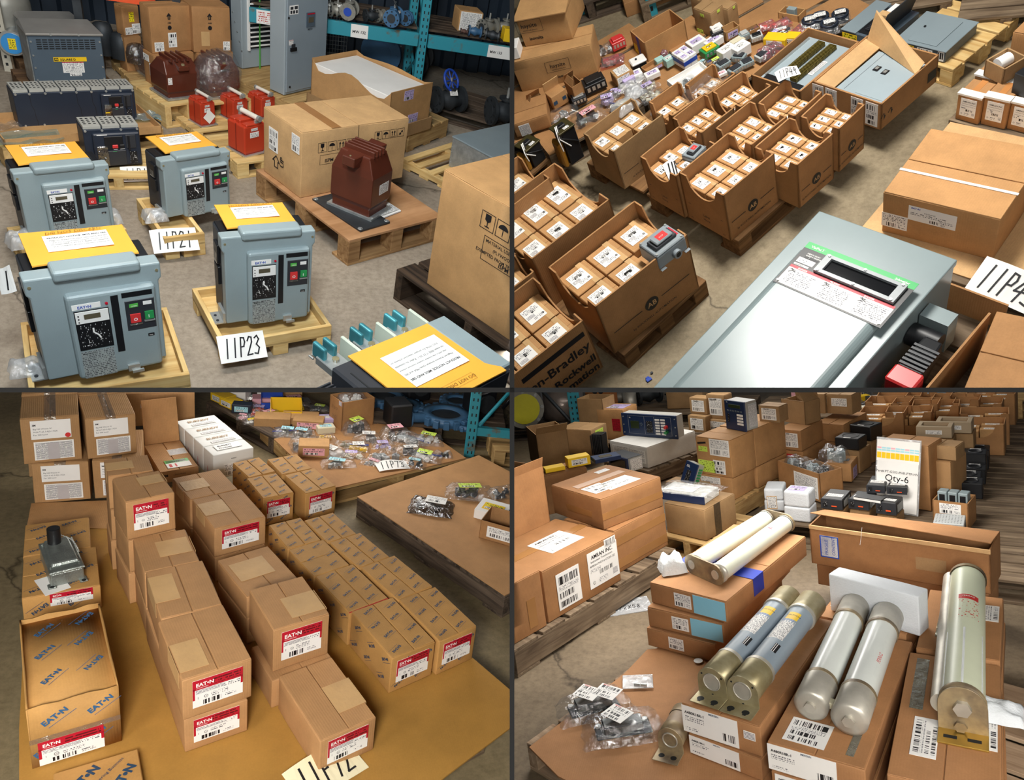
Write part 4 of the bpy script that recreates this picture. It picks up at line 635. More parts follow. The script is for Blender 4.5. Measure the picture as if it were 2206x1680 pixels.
envelope('br5','manila envelope printed upside down on the front breaker',.14,.0,.8*w,.97*d,.0,1.0,flip=True,dz=.006)
# --- brown transformers
def epoxy(key,lab,wings=True,wrap=False,group='brown cast transformers',label_=True):
    w,d,h=dims(key); r=thing('cast_transformer',lab,'transformer',pose(key),group)
    def rc(x0,x1,y0,y1,z): return [(x0*w,y0*d,z*h),(x1*w,y0*d,z*h),(x1*w,y1*d,z*h),(x0*w,y1*d,z*h)]
    t_=.14 if wings else .28; S=[rc(.04,.96,.04,.96,0),rc(.04,.96,.04,.96,.14),rc(0,1,0,1,.2),rc(0,1,0,1,.64),rc(.08,.92,t_,1-t_,.9),rc(.1,.9,t_+.02,.98-t_,.93)]
    m=M()
    for a,b in zip(S,S[1:]): m.hexa(a,b,EPOX)
    m=M(); vs=[p for s in S for p in s]; fs=[(3,2,1,0),(20,21,22,23)]+[(4*k+i,4*k+(i+1)%4,4*k+4+(i+1)%4,4*k+4+i) for k in range(5) for i in range(4)]; m.add(vs,fs,EPOX)
    bo=obj('cast_body',m,r,bev=.006,seg=2)
    for i in range(4): obj('top_rib',M().box((w*(.22+.16*i),d*.12,h*.9),(w*(.28+.16*i),d*.84,h*1.0),EPOX),r,bev=.003)
    if wings:
        for x0,x1 in ((-.24,.2),(.8,1.24)):
            q=M().hexa([(x0*w,.36*d,.78*h),(x1*w,.36*d,.72*h),(x1*w,.64*d,.72*h),(x0*w,.64*d,.78*h)],[(x0*w,.36*d,.92*h),(x1*w,.3*d,.94*h),(x1*w,.7*d,.94*h),(x0*w,.64*d,.92*h)],EPOX)
            t=obj('terminal_block',q,r,bev=.004); b=M(); bolt(b,((x0+.1)*w if x0<0 else (x1-.1)*w,.5*d,.92*h),(0,0,1),.03*w,BRASS); obj('terminal_bolt',b,t)
    else:
        q=M().hexa([(.35*w,-.08*d,.72*h),(.65*w,-.08*d,.72*h),(.6*w,.25*d,.7*h),(.4*w,.25*d,.7*h)],[(.35*w,-.08*d,.84*h),(.65*w,-.08*d,.84*h),(.62*w,.4*d,.92*h),(.38*w,.4*d,.92*h)],EPOX)
        t=obj('terminal_block',q,r,bev=.004); b=M(); bolt(b,(.5*w,.0,.85*h),(0,0,1),.05*w,BRASS); obj('terminal_bolt',b,t)
    if label_: label(r,face('f',w,d,h)@Mx.Translation((w*(.6 if wings else .1),h*(.42 if wings else .48),0)),w*(.45 if wings else .12),h*.16 if wings else h*.17,'print',None,'rating_label')
    m=M().box((-.03*w,-.06*d,0),(1.03*w,1.05*d,.012),GALV)
    for x in (.08,.92): bolt(m,(x*w,-.03*d,.012),(0,0,1),.03*w,GALV)
    obj('base_plate',m,r)
    if wrap:
        q=M(); q.lathe([(.68,0),(.72,.3),(.7,.62),(.48,.95),(.3,1.0),(.05,1.06)],BAG,Mx.Diagonal((w,d,h,1)),8); q.v=[(x+w/2,y+d/2,z) for x,y,z in q.v]; obj('plastic_wrap',q,r,wob=.03,cuts=1)
    return r
pallet('plywood topped pallet carrying the big two-part carton and a brown transformer',pose('pal13'),dims('pal13')[0]*1.06,dims('pal13')[1]*1.0,dims('pal13')[2],ply=True,blocks=True,mat=wood('pallet_brown','#b58f62','#8a6540'))
w,d,h=dims('plate14'); m=M().box((0,0,0),(w,d,h),DKSTEEL)
o=solo('steel_plate',m,'dark steel base plate bolted under the large brown transformer','plate',pose('plate14'),bev=.002)
m=M()
for x in (.06,.94):
    for y in (.04,.96): m.torus((x*w,y*d,h),(0,0,1),.012,.003,GALV,12); bolt(m,(x*w,y*d,h),(0,0,1),.008)
obj('eye_bolt',m,o)
epoxy('trans14','large dark brown cast transformer with ribbed top on the plywood pallet',group=None)
m=M(); n=5
for k in range(3): m.add([(0,0,.003*k),(.16,0,.003*k),(.16,.11,.003*k+.01),(0,.11,.003*k)],[(0,1,2,3)],WHITE); m.add([(0,0,.003*k-.001),(.16,0,.003*k-.001),(.16,.11,.003*k+.009),(0,.11,.003*k-.001)],[(3,2,1,0)],WHITE)
m.quad(.01,.01,.15,.1,.013,FP,Mx()); solo('instruction_sheet',m,'folded white instruction sheet beside the large brown transformer','paper',pose('plate14',dims('plate14')[0]*.98,.06,.004,.1))
# pictograms
def pictos(x,y,s,n=4):
    it=[]
    for i in range(n):
        u=x+i*s*1.12; it.append(('box',u,y,u+s,y+s,s*.04,INK))
        if i==0: it+=[('poly',[(u+.3*s,y+.9*s),(u+.7*s,y+.9*s),(u+.7*s,y+.55*s),(u+.5*s,y+.42*s),(u+.3*s,y+.55*s)],INK),('l',u+.5*s,y+.45*s,u+.5*s,y+.18*s,s*.06,INK),('l',u+.33*s,y+.18*s,u+.67*s,y+.18*s,s*.06,INK)]
        elif i==1: it+=[('poly',[(u+.5*s+.35*s*math.cos(a*PI/8),y+.52*s+.3*s*math.sin(a*PI/8)) for a in range(9)],INK),('l',u+.5*s,y+.5*s,u+.5*s,y+.15*s,s*.05,INK)]
        elif i==2:
            for q in (.32,.68): it+=[('l',u+q*s,y+.25*s,u+q*s,y+.62*s,s*.1,INK),('poly',[(u+(q-.14)*s,y+.6*s),(u+(q+.14)*s,y+.6*s),(u+q*s,y+.85*s)],INK)]
            it.append(('l',u+.15*s,y+.16*s,u+.85*s,y+.16*s,s*.05,INK))
        else: it+=[('disc',u+.4*s,y+.35*s,s*.14,INK),('disc',u+.65*s,y+.6*s,s*.12,INK),('l',u+.2*s,y+.2*s,u+.8*s,y+.8*s,s*.04,INK)]
    return it
def d13(o,w,d,h):
    s=h*.15; lettering(o,face('f',w,d,h),pictos(w*.14,h*.66,s)+pictos(w*.66,h*.72,s*.9)+[('box',w*.16,h*.47,w*.38,h*.62,.002,INK),('t','ISPM 15',w*.27,h*.5,.03,INK,.02),('l',w*.5,0,w*.5,h,.004,mk('seam_shadow','#5a4228',.8,var=0))],'printed_pictograms')
    lettering(o,face('l',w,d,h),[('t','⇧',d*.35,h*.2,.1,INK),('t','UP',d*.55,h*.35,.05,INK,.02,PI/2)])
carton('carton13','large tan two-part carton behind the large brown transformer',K3,'y',None,[('l',.27,.6,.24,.34,'bars3'),('l',.85,.78,.2,.26,'ship')],d13,tapes=(('t',.26,.0,.34,1,TAPE),))
def d16(o,w,d,h):
    s=.085; F=face('f',w,d,h); x=w*.4; lettering(o,F,pictos(x-.02,h*.74,s)+[('box',x+.02,h*.5,x+.35,h*.7,.003,INK)]+[('t',t,x+.185,h*.655-.032*i,.023,INK,.01) for i,t in enumerate(('MATERIAL USED IN PACKING','(PLYWOOD/PAPER)','EXEMPTED FROM TREATMENT UNDER'))]+[('t','ISPM 15',x+.185,h*.515,.032,INK,.02)],'printed_pictograms')
carton('carton16','big wrinkled tan carton at the right edge with handling pictograms',K1,'x',None,[],d16,wob=.01)
pallet('old dark pallet with broken boards under the big wrinkled carton',pose('pal16'),dims('pal16')[0],.9,dims('pal16')[2],mat=WD,n=6)
pallet('pale yellow pallet with bare boards beside the silver cabinet',pose('pal17',0,0),dims('pal17')[0]*1.02,dims('pal17')[1]*1.6,dims('pal17')[2],n=4,mat=WN,along='y',gap=.55)
w,d,h=dims('silver17'); r=thing('metal_enclosure','galvanised enclosure with grey lid on the pale pallet','enclosure',pose('silver17')); obj('enclosure_body',M().box((0,0,0),(w,d*1.3,h-.004),GALV),r,bev=.003); obj('lid',M().box((-.004,-.004,h-.012),(w+.004,d*1.3,h),ENAM),r,bev=.002)
m=M()
for i in range(5): bolt(m,(w*.02,-.0,h*(.15+.17*i)),(0,-1,0),.004)
obj('screw',m,r)
# wide open carton with white lid
w,d,h=dims('carton12'); m=M(); t=.006
def wavy(L,lo,n=12,ph=0): return [(L*(1-i/n),h*(1-lo*(.5+.5*math.sin(i*.75+ph))*(1 if 0<i<n else 0))) for i in range(n+1)]
m.prism([(0,0),(w,0)]+wavy(w,.22,12,0),-t,0,K1,face('f',w,d,h,0)); m.prism([(0,0),(w,0)]+wavy(w,.06,10,1),-t,0,K1,face('b',w,d,h,0))
for f in 'lr': m.prism([(0,0),(d,0),(d,h),(0,h)],-t,0,K1,face(f,w,d,h,0))
m.box((0,0,0),(w,d,t),K1)
o=solo('open_cardboard_box',m,'long open tan carton with torn rim around a white lid','cardboard box',pose('carton12')); tr=M()
for a,b in (((-.02,-.02,0),(w+.02,-.014,.09)),((-.02,d+.014,0),(w+.02,d+.02,.09)),((-.02,-.02,0),(-.014,d+.02,.09)),((w+.014,-.02,0),(w+.02,d+.02,.09))): tr.box(a,b,K4)
obj('base_tray',tr,o); LP=mk('lilac_label_glow','#b9b4ea',.5,var=.02)
label(o,face('r',w,d,h)@Mx.Translation((d*.42,h*.86,0)),d*.22,h*.2,'ship',LIL,fp=FPL); label(o,face('r',w,d,h)@Mx.Translation((d*.2,h*.32,0)),d*.16,h*.26,'ship'); label(o,face('r',w,d,h)@Mx.Translation((d*.58,h*.34,0)),d*.24,h*.18,'ship',LIL,fp=FPL)
solo('white_board',M().box((.012,.012,0),(w-.012,d-.012,h*.88),WHITE),'white panel lid lying inside the long torn carton','lid',pose('carton12',0,0,.007),bev=.003)
pallet('pallet under the long torn carton',pose('pal12'),dims('pal12')[0],dims('pal12')[1]+.25,.14)
# --- control cabinets
w,d,h=dims('cab2'); d=max(d,.14); h+=.5; r=thing('control_cabinet','tall light grey control cabinet with a small display','cabinet',pose('cab2')); CG=mk('cabinet_grey','#9aa5ab',.4,var=.03)
bo=obj('cabinet_body',M().box((0,0,0),(w,d,h),CG),r,bev=.004); obj('door',M().box((.012,-.012,.02),(w-.004,-.001,h),mk('cabinet_door_grey','#86929b',.38,var=.03)),r,bev=.003)
F=face('f',w,d,h,.0125); hh=dims('cab2')[2]
label(r,F@Mx.Translation((w*.17,hh*.98,0)),w*.2,hh*.1,'none',None,'legend_plate',extra=[('r',.08,.55,.42,.85,'DARK'),('r',.55,.55,.92,.9,'DARK'),('r',.08,.1,.3,.45,'DARK'),('r',.38,.1,.62,.45,'DARK'),('r',.7,.1,.92,.45,'DARK')])
m=M(); m.box((w*.46,-.02,hh*.77),(w*.66,-.012,hh*.93),SLATE).box((w*.5,-.022,hh*.82),(w*.62,-.02,hh*.88),LCD); m.quad(w*.47,hh*.91,w*.65,hh*.925,.021,RED,face('f',w,d,h,0)); obj('display_module',m,r)
lettering(r,F,[('t','ASCO',w*.56,hh*.73,.018,INK,.02)]); label(r,F@Mx.Translation((w*.12,hh*.62,0)),w*.1,hh*.06,'print',None,'hazard_label',extra=[('r',0,.8,1,1,'RED')])
m=M().box((w*.1,-.022,hh*.52),(w*.24,-.012,hh*.56),BLACK).box((w*.13,-.018,hh*.56),(w*.21,-.012,hh*.6),DARK); obj('door_latch',m,r)
m=M()
for x,z in ((.1,.1),(.05,.9)): bolt(m,(x*w,-.013,z*hh),(0,-1,0),.008,BLACK)
obj('bolt',m,r)
w,d,h=dims('cab1'); d=max(d,.12); H0=h; h+=.5; r=thing('louvered_cabinet','grey cabinet with white louvers bound by a green strap','cabinet',pose('cab1'))
obj('cabinet_body',M().box((0,0,0),(w*1.1,d,h),CG),r,bev=.004)
fr=obj('louver_frame',M().box((w*.25,-.012,H0*.33),(w*1.0,0,h),LOUV),r)
for i in range(15): obj('louver',M().box((w*.27,-.022,H0*(.36+.075*i)),(w*.98,-.012,H0*(.385+.075*i)),WHITE),fr,bev=.002)
obj('frame_strip',M().box((w*.2,-.016,H0*.3),(w*.26,0,h),WHITE),fr)
obj('strap',M().box((w*.56,-.026,-.02),(w*.6,-.023,h),LIME),r)['label']='green strapping band'
m=M()
for i in range(5): bolt(m,(0,.0+d*.2*i,H0*(.3+.14*i)),(-1,0,0),.006)
obj('rivet',m,r)
pallet('wooden pallet under the tall grey control cabinet',pose('cab2',-.06,-.12,-.13),.62,.55,.125)
pallet('wooden pallet under the louvered cabinet',pose('cab1',-.1,-.1,-.13),.52,.42,.125)
# --- carton stacks
pallet('pallet in front under the stack of four tall cartons',pose('pal8'),dims('pal8')[0]*1.55,dims('pal8')[1]*1.5,dims('pal8')[2],mat=WN)
def arrow(o,w,d,h,a=.45,b=.78):
    s=h*.16; x=w*a; y=h*b; lettering(o,face('f',w,d,h),[('poly',[(x-.2*s,y-.4*s),(x+.2*s,y-.4*s),(x+.2*s,y),(x+.4*s,y),(x,y+.5*s),(x-.4*s,y),(x-.2*s,y)],INK),('poly',[(x-.1*s,y-.3*s),(x+.1*s,y-.3*s),(x+.1*s,y+.05*s),(x-.1*s,y+.05*s)],K4),('disc',x,y-1.5*s,s*.3,INK),('t','ABB',x,y-.95*s,s*.3,INK,.02)],'printed_arrow')
carton('cLL','lower left tall carton of the four, behind a bare brown transformer',K2,'x',None,[('l',.3,.85,.5,.16,'ship'),('l',.75,.6,.4,.3,'bars3')])
carton('cLR','lower right tall carton of the four, behind a wrapped transformer',K2,'x',None,[],arrow)
carton('cUL','upper left tall carton of the four, printed with an arrow and two labels',K2,'x',None,[('f',.17,.14,.22,.2,'ship'),('f',.5,.27,.2,.32,'bars3')],arrow)
carton('cUR','upper right tall carton of the four, with a taped patch',K2,'x',None,[('f',.88,.14,.18,.2,'ship'),('f',.32,.3,.22,.32,'none',{'paper':PTAPE,'name':'tape_patch'})],arrow)
pallet('narrow pallet under the two cartons near the back wall',pose('palc2'),dims('palc2')[0]*1.5,dims('palc2')[1]*1.5,dims('palc2')[2])
carton('c2','lower carton of the pair near the back wall, with a dotted edge',K2,'x',None,[('l',.6,.8,.3,.3,'print')])
carton('c1','upper carton of the pair near the back wall, with a yellow notice',K2,'x',None,[('f',.75,.22,.5,.34,'ship'),('f',.3,.16,.44,.24,'ship'),('f',.52,.62,.3,.34,'print',{'paper':YELP,'fp':FPY})])
epoxy('trans9','bare brown transformer standing before the four tall cartons',wings=False)
epoxy('trans10','brown transformer shrouded in clear film before the four tall cartons',wings=False,wrap=True,label_=False)
D['trans11']=('TL',)+pose('c2',dims('c2')[0]*.55,-.16,0)[:3]+(pose('c2')[3],dims('c2')[0]*.8,.14,dims('c2')[2]*.85)
epoxy('trans11','small wrapped transformer in front of the cartons near the back wall',wings=False,wrap=True,label_=False)
pallet('small pallet under the bare brown transformer',pose('trans9',-.06,-.06,-.16),.36,.42,.158,mat=WN)
pallet('small pallet under the film wrapped transformer',pose('trans10',-.05,-.06,-.16),.36,.42,.158,mat=WN)
pallet('small pallet under the small wrapped transformer',pose('trans11',-.05,-.05,-dims('palc2')[2]),.26,.22,dims('palc2')[2])
# --- red voltage transformers
def redvt(key,lab,tagd=False):
    w,d,h=dims(key); r=thing('voltage_transformer',lab,'transformer',pose(key),'red voltage transformers')
    obj('cast_body',M().box((0,0,.06*h),(w,d,.9*h),EPOXR),r,bev=.008,seg=2)
    m=M().box((.06*w,.05*d,.0),(.94*w,.95*d,.08*h),EPOXR).box((.1*w,.0,.88*h),(.9*w,.3*d,.95*h),EPOXR).box((.1*w,.38*d,.88*h),(.9*w,.62*d,1.0*h),EPOXR).box((.1*w,.7*d,.88*h),(.9*w,1.0*d,.97*h),EPOXR); obj('top_rib',m,r,bev=.004)
    obj('parting_groove',M().box((-.002,.48*d,.08*h),(w+.002,.52*d,.89*h),mk('groove_red','#7c2214',.5,var=0)),r)
    f=M().cyl((.62*w,-.12*d,1.1*h),(.62*w,1.02*d,1.1*h),.095*w,PORC,16); f=obj('fuse_tube',f,r)
    for y0,y1 in ((-.14,-.02),(.92,1.04)): obj('ferrule',M().cyl((.62*w,y0*d,1.1*h),(.62*w,y1*d,1.1*h),.105*w,STEEL,16),f)
    for y in (.0,.9): obj('fuse_clip',M().box((.5*w,y*d,.95*h),(.74*w,(y+.08)*d,1.04*h),STEEL),r)
    label(r,face('f',w,d,h,.001)@Mx.Translation((w*.45,h*.62,0)),w*.4,h*.16,'print',None,'rating_label'); label(r,face('f',w,d,h,.001)@Mx.Translation((w*.45,h*.78,0)),w*.3,h*.08,'dense',None,'rating_label')
    if tagd: label(r,face('f',w,d,h,.004)@Mx.Translation((w*.55,h*.36,0)),w*.6,w*.6,'none',None,'paper_tag',rot=.75)
    obj('base_plate',M().box((-.05*w,-.08*d,0),(1.1*w,1.05*d,.03*h),STEEL),r)
w_,d_,h_=dims('palR1'); pallet('slatted pallet under the rear three red transformers',pose('palR1'),w_*2.6,d_*1.5,h_,n=6,mat=WN)
w_,d_,h_=dims('palR2'); pallet('pallet with blocks under the front red transformer',pose('palR2'),w_*1.3,d_*1.2,h_,mat=WN,blocks=True)
redvt('red1','red transformer with a square paper tag, leftmost of four',True); redvt('red2','red transformer between the tagged one and the rearmost one'); redvt('red3','rearmost red transformer beside the grey control cabinet'); redvt('red4','frontmost red transformer beside the large tan carton')
# --- grey dry transformers
def sqd(key,lab,front):
    w,d,h=dims(key); r=thing('dry_transformer',lab,'transformer',pose(key))
    obj('enclosure_body',M().box((0,0,0),(w,d,h*.93),SLATE),r,bev=.004); obj('side_panel',M().box((-.006,.01,.02),(0,d-.01,h*.9),GALV),r)
    lid=M().hexa([(-.012,-.012,h*.92),(w+.012,-.012,h*.92),(w+.012,d,h*.92),(-.012,d,h*.92)],[(-.012,-.012,h*.955),(w+.012,-.012,h*.955),(w-.01,d,h),(.01,d,h)],mk('lid_grey','#97948f',.35,.3,var=.08)); obj('lid',lid,r,bev=.003)
    F=face('f',w,d,h,0)
    if front:
        for i in range(5):
            for j in range(10): obj('vent_slot',M().box((w*(.1+.082*j),-.0015,h*(.7+.035*i)),(w*(.165+.082*j),.001,h*(.717+.035*i)),LOUV),r)
        m=M().box((w*.29,-.003,h*.5),(w*.75,0,h*.57),YELP); m.text('SQUARE D',w*.38,h*.515,h*.05,INK,F,.0036,bold=.03,fit=w*.34)
        for q in ((.3,.512,.355,.522),(.3,.55,.355,.56),(.3,.512,.308,.56),(.347,.512,.355,.56)): m.quad(q[0]*w,q[1]*h,q[2]*w,q[3]*h,.0036,INK,F)
        m.text('D',w*.315,h*.522,h*.03,INK,F,.0038,bold=.03); obj('name_plate',m,r)['label']='yellow name plate'
        label(r,F@Mx.Translation((w*.55,h*.4,0)),w*.3,h*.18,'print',None,'rating_label',extra=[('r',0,.93,1,1,'RED')]); label(r,F@Mx.Translation((w*.57,h*.28,0)),w*.17,h*.05,'ship',None,'rating_label')
    m=M()
    for x in (.03,.97):
        for z in (.2,.4,.6,.82): bolt(m,(x*w,-.0,z*h),(0,-1,0),.006,STEEL)
    for x in (.3,.68): bolt(m,(x*w,-.012,h*.94),(0,-1,0),.007,STEEL)
    obj('screw',m,r)
sqd('sqd1','slate grey dry transformer with louver slots and a yellow name plate',True); sqd('sqd2','second slate dry transformer half hidden behind the yellow plated one',False)
pallet('dark skid under the yellow plated dry transformer',pose('sqd1',-.06,.0,-.1),.55,.42,.098,mat=wood('skid_dark','#7b5e42','#553c28'))
pallet('dark skid under the hidden dry transformer',pose('sqd2',-.06,.02,-.1),.45,.3,.098,mat=MATS['skid_dark'])
# --- long and small navy breakers
w_,d_,h_=dims('palL'); pallet('long pallet under the cardboard tray with the eight pole breaker',pose('palL'),w_,d_*1.1,h_,n=4,mat=WP)
tray_or_open('tray','shallow cardboard tray holding the long navy breaker',K1,name='cardboard_tray',inner=K3)
def mbreaker(key,lab,poles,ux):
    w,d,h=dims(key); d=max(d,.14); r=thing('molded_breaker',lab,'circuit breaker',pose(key))
    obj('case',M().box((0,0,0),(w,d,h*.93),NAVY),r,bev=.006,seg=2)
    for i in range(poles): 
        t=M().box((w*(i/poles)+.004,.02*d,h*.93),(w*((i+1)/poles)-.004,.95*d,h*1.0),mk('terminal_cover','#a8a7a0',.4,var=.05))
        for a in range(3):
            for b in range(4): t.box((w*(i+.15+.26*a)/poles,d*(.2+.17*b),h),(w*(i+.3+.26*a)/poles,d*(.3+.17*b),h+.001),LOUV)
        obj('terminal_shield',t,r,bev=.002)
    m=M(); x0,x1=ux; cw=(x1-x0)*w; m.box((x0*w,-.03,.08*h),(x1*w,0,.86*h),NAVY); c=obj('control_face',m,r,bev=.006)
    F=face('f',w,d,h,0)@Mx.Translation((x0*w,0,.031)); 
    def Q(n,a,mat,th=.004,p=c): return obj(n,M().box((a[0]*cw,a[1]*h,-.002),(a[2]*cw,a[3]*h,th),mat,F),p,bev=.002)
    Q('upper_panel',(.22,.5,.62,.8),BLACK); Q('side_panel',(.68,.5,.9,.82),DARK); Q('trip_unit',(.22,.1,.66,.46),DARK,.006); Q('clear_cover',(.05,.1,.28,.58),SMOKE,.01)
    Q('push_button',(.38,.52,.5,.6),RBTN,.008)['label']='red off button'; Q('push_button',(.54,.52,.64,.6),BLACK,.008)
    m=M(); m.quad(.4*cw,.49*h,.48*cw,.5*h,.005,WHITE,F); m.quad(.54*cw,.49*h,.64*cw,.5*h,.005,WHITE,F); m.quad(.38*cw,.44*h,.46*cw,.455*h,.007,GREEN,F); m.quad(.74*cw,.12*h,.9*cw,.42*h,.002,FPB,F); m.quad(.08*cw,.83*h,.3*cw,.85*h,.001,WHITE,F)
    if poles>4: m.quad(.06*cw,.35*h,.2*cw,.38*h,.011,YELP,F)
    obj('legend',m,c); obj('charging_handle',M().box((.72*cw,.46*h,0),(.76*cw,.8*h,.012),BLACK,F),c)
    m=M()
    for i in range(poles+1): bolt(m,(min(max(w*i/poles,.012),w-.012),-.001,h*.9),(0,-1,0),.007,STEEL)
    for x in (.05,.2): bolt(m,(w*x,-.001,h*.05),(0,-1,0),.006,STEEL)
    obj('screw',m,r)
    for i in ([1,4,5] if poles>4 else []):
        p=[(w*i/poles+(.0 if k<3 else .012 if k<5 else .018),h*.9*(1-k/6)) for k in range(7)]; m=M()
        for a,b in zip(p,p[1:]): m.add([(a[0]-.0015,-.0015,a[1]),(a[0]+.0015,-.0015,a[1]),(b[0]+.0015,-.0015,b[1]),(b[0]-.0015,-.0015,b[1])],[(3,2,1,0)],LOUV)
        obj('pole_joint',m,r)
mbreaker('longbr','long navy eight pole breaker in the cardboard tray',8,(.69,.97)); mbreaker('smallbr','small navy three pole breaker in front of the long one',3,(.14,.97))
w_,d_,h_=dims('palS'); pallet('low pine pallet under the small navy breaker',pose('palS',-.02,-.06),w_*1.25,d_*1.1,h_,n=4,mat=WN)
for i,(k,u,v,s,lb,mt) in enumerate((('tray',.15,.14,.14,'clear and green plastic sheet in the tray corner',film('aqua_film',(.72,.93,.9),.25,.12)),('tray',.95,.55,.09,'blue plastic film at the right end of the tray',film('blue_film',(.45,.75,.9),.3,.2)),('tray',.05,.6,.09,'clear film bunched behind the long breaker end',BAG))):
    b=M(); n=6; pts=[((x/n-.5)*s*2.4,(y/n-.5)*s*1.1,.018+.03*noise.noise(V((x*.9,y*.9,i*5)))) for y in range(n+1) for x in range(n+1)]
    b.add(pts,[(y*7+x,y*7+x+1,y*7+x+8,y*7+x+7) for y in range(n) for x in range(n)],mt,smooth=True); w,d,h=dims(k); solo('plastic_film',b,lb,'plastic film',pose(k,u*w,v*d,.01),'film in the tray')
# --- rack, valves, back wall


def valve(lab,po,s,mat,wheel=None,face_=None,group=None,up=True,tagc=None,ln=1.0):
    "flanged valve lying along x: body, two flanges, bonnet, optional hand wheel"
    r=thing('pipe_valve',lab,'valve',po,group); R=s*.5; L=s*1.25*ln
    m=M(); m.lathe([(R*.55,-L*.42),(R*.6,-L*.2),(R*.86,0),(R*.6,L*.2),(R*.55,L*.42)],mat,Mx.Translation((0,0,R))@Mx.Rotation(PI/2,4,'Y'),16); obj('valve_body',m,r)
    for x in (-L/2,L/2-.12*s):
        f=M().cyl((x,0,R),(x+.12*s,0,R),R,mat,20); 
        q=x if x<0 else x+.12*s; e=-.004 if x<0 else .004
        f.cyl((q,0,R),(q+e,0,R),R*.5,face_ or DKSTEEL,16)
        for i in range(8): f.cyl((q-e,R*.78*math.cos(i*PI/4),R+R*.78*math.sin(i*PI/4)),(q+e*1.5,R*.78*math.cos(i*PI/4),R+R*.78*math.sin(i*PI/4)),R*.09,LOUV if not face_ else mat,6)
        obj('flange',f,r)
    if up:
        obj('bonnet',M().cyl((0,0,R*1.3),(0,0,R*1.9),R*.4,mat,14).cyl((0,0,R*1.85),(0,0,R*2.0),R*.6,mat,14).cyl((0,0,R*2),(0,0,R*2.7),R*.12,STEEL,8),r)
    if wheel:
        q=M().torus((0,0,R*2.5),(.3,-.8,.5),R*.8,R*.1,wheel,20)
        for i in range(4):
            a=i*PI/4; t=V((.3,-.8,.5)).to_track_quat('Z','Y').to_matrix(); c=V((0,0,R*2.5)); p=t@V((R*.8*math.cos(a),R*.8*math.sin(a),0)); q.cyl(c-p,c+p,R*.06,wheel,6)
        obj('hand_wheel',q,r)
    if tagc: label(r,Mx.Translation((0,-R*.6,R*1.75))@Mx.Rotation(1.0,4,'X'),s*.35,s*.22,'print',tagc,'paper_tag')
    return r
BLUEV=mk('blue_valve_paint','#3d6488',.45,var=.12); GREYV=mk('grey_valve_paint','#8a8880',.45,.3,var=.15); BROWNP=mk('rusty_pipe','#5b4038',.6,.3,var=.2)
bx,by,_,byaw=pose('rack'); w,d,h=dims('rack')
def upright(lab,k,dx,H,dy0=0):
    r=thing('rack_upright',lab,'rack',pose(k,dx,0,0),'teal rack frames')
    for y in (0,.55):
        m=M().box((-.035,y,0),(.035,y+.06,H),TEAL); q=obj('rack_post',m,r,bev=.004)
        m=M()
        for i in range(int(H/.05)): 
            for x in (-.018,.014): m.add([(x,y-.001,.03+i*.05),(x+.009,y-.001,.03+i*.05),(x+.009,y-.001,.052+i*.05),(x,y-.001,.052+i*.05)],[(0,1,2,3)],LOUV)
        obj('slot_holes',m,q)
    for z0,z1 in ((.12,.4),(.4,.12),(.65,.95)): obj('brace',M().cyl((0,.06,z0),(0,.55,z1),.014,TEAL,6),r)
    obj('brace',M().box((-.02,.06,.48),(.02,.55,.53),TEAL),r)
upright('teal rack frame between the two numbered shelf beams','rack',0,1.5); upright('teal rack frame at the right edge behind the valves','rack',1.9,1.5)
def beam(lab,x0,x1,txts):
    o=solo('shelf_beam',M().box((x0,-.03,h-.1),(x1,.01,h),TEAL),lab,'shelf beam',pose('rack'),bev=.004)
    for u,ww,t in txts:
        T=face('f',1,1,1,0)@Mx.Translation((u,h-.05,.032))
        label(o,T,ww,.095,'none',None,'shelf_sign',extra=[('t',.1,.35,.3,t,'INK',.02)] if t else [('p',.05,.1,.95,.9)],fp=None if t else printed('print_red_on_white','#c05048','#eceae6',.014,.5,50))
beam('teal shelf beam marked MW 132 with two notices',-1.3,-.04,((-1.15,.2,''),(-.86,.2,''),(-.5,.13,'MW 132'))); beam('teal shelf beam marked MW 133',.04,1.87,((.63,.2,'MW 133'),))
for i in range(7): pass
m=M(); o=thing('shelf_deck','worn plank deck on the teal rack beams','shelf deck',pose('rack',0,0,h))
for x,L in ((-1.3,1.26),(.04,1.8)):
    me=M().box((0,0,0),(L,.075,.018),WO).mesh('deck_board',bev=.003)
    for i in range(6): obj('deck_board',me,o,Mx.Translation((x,.066+i*.08,0)))
for k,lb,mt,s,kw in (('v1','dull steel valve at the far left of the shelf',GREYV,.15,{'tagc':WHITE}),('v2','second dull steel valve on the shelf with a tag',GREYV,.16,{'tagc':WHITE}),('v3','bronze valve with a blue end cover on the shelf',GREYV,.19,{'face_':BLUEP}),('v4','small black valve in the middle of the shelf',DKSTEEL,.14,{}),('v5','grey flanged stub beside the small black valve',GREYV,.15,{'up':False,'ln':.5}),('v6','large blue flanged valve with a blue actuator on the shelf',BLUEV,.2,{'wheel':DKSTEEL,'tagc':WHITE}),('v7','blue flange standing at the right of the blue valve',BLUEV,.17,{'up':False,'ln':.35}),
  ('v8','blue coupling on the right shelf by the white carton',BLUEV,.13,{'up':False}),('v9','grey check valve facing forward on the right shelf',GREYV,.2,{'tagc':None}),('v10','dark elbow fitting at the shelf front edge',DKSTEEL,.14,{'up':False}),('v11','tall grey valve with a top flange on the right shelf',GREYV,.2,{}),('v12','brown pipe nipples on the right shelf',BROWNP,.07,{'up':False})):
    x,y,z=D[k][1:4]; valve(lb,(x,y,z+.001,rnd.uniform(-.4,.5)+(.9 if k in('v3','v6','v9','v7') else 0)),s*.64,mt,**kw)
carton('sbox','',K1,P=D['sbx'][1:4]+(.1,),DM=(.2,.16,.16),labels=[('f',.5,.5,.9,.9,'print')])['label']='white fronted brown carton on the right shelf'
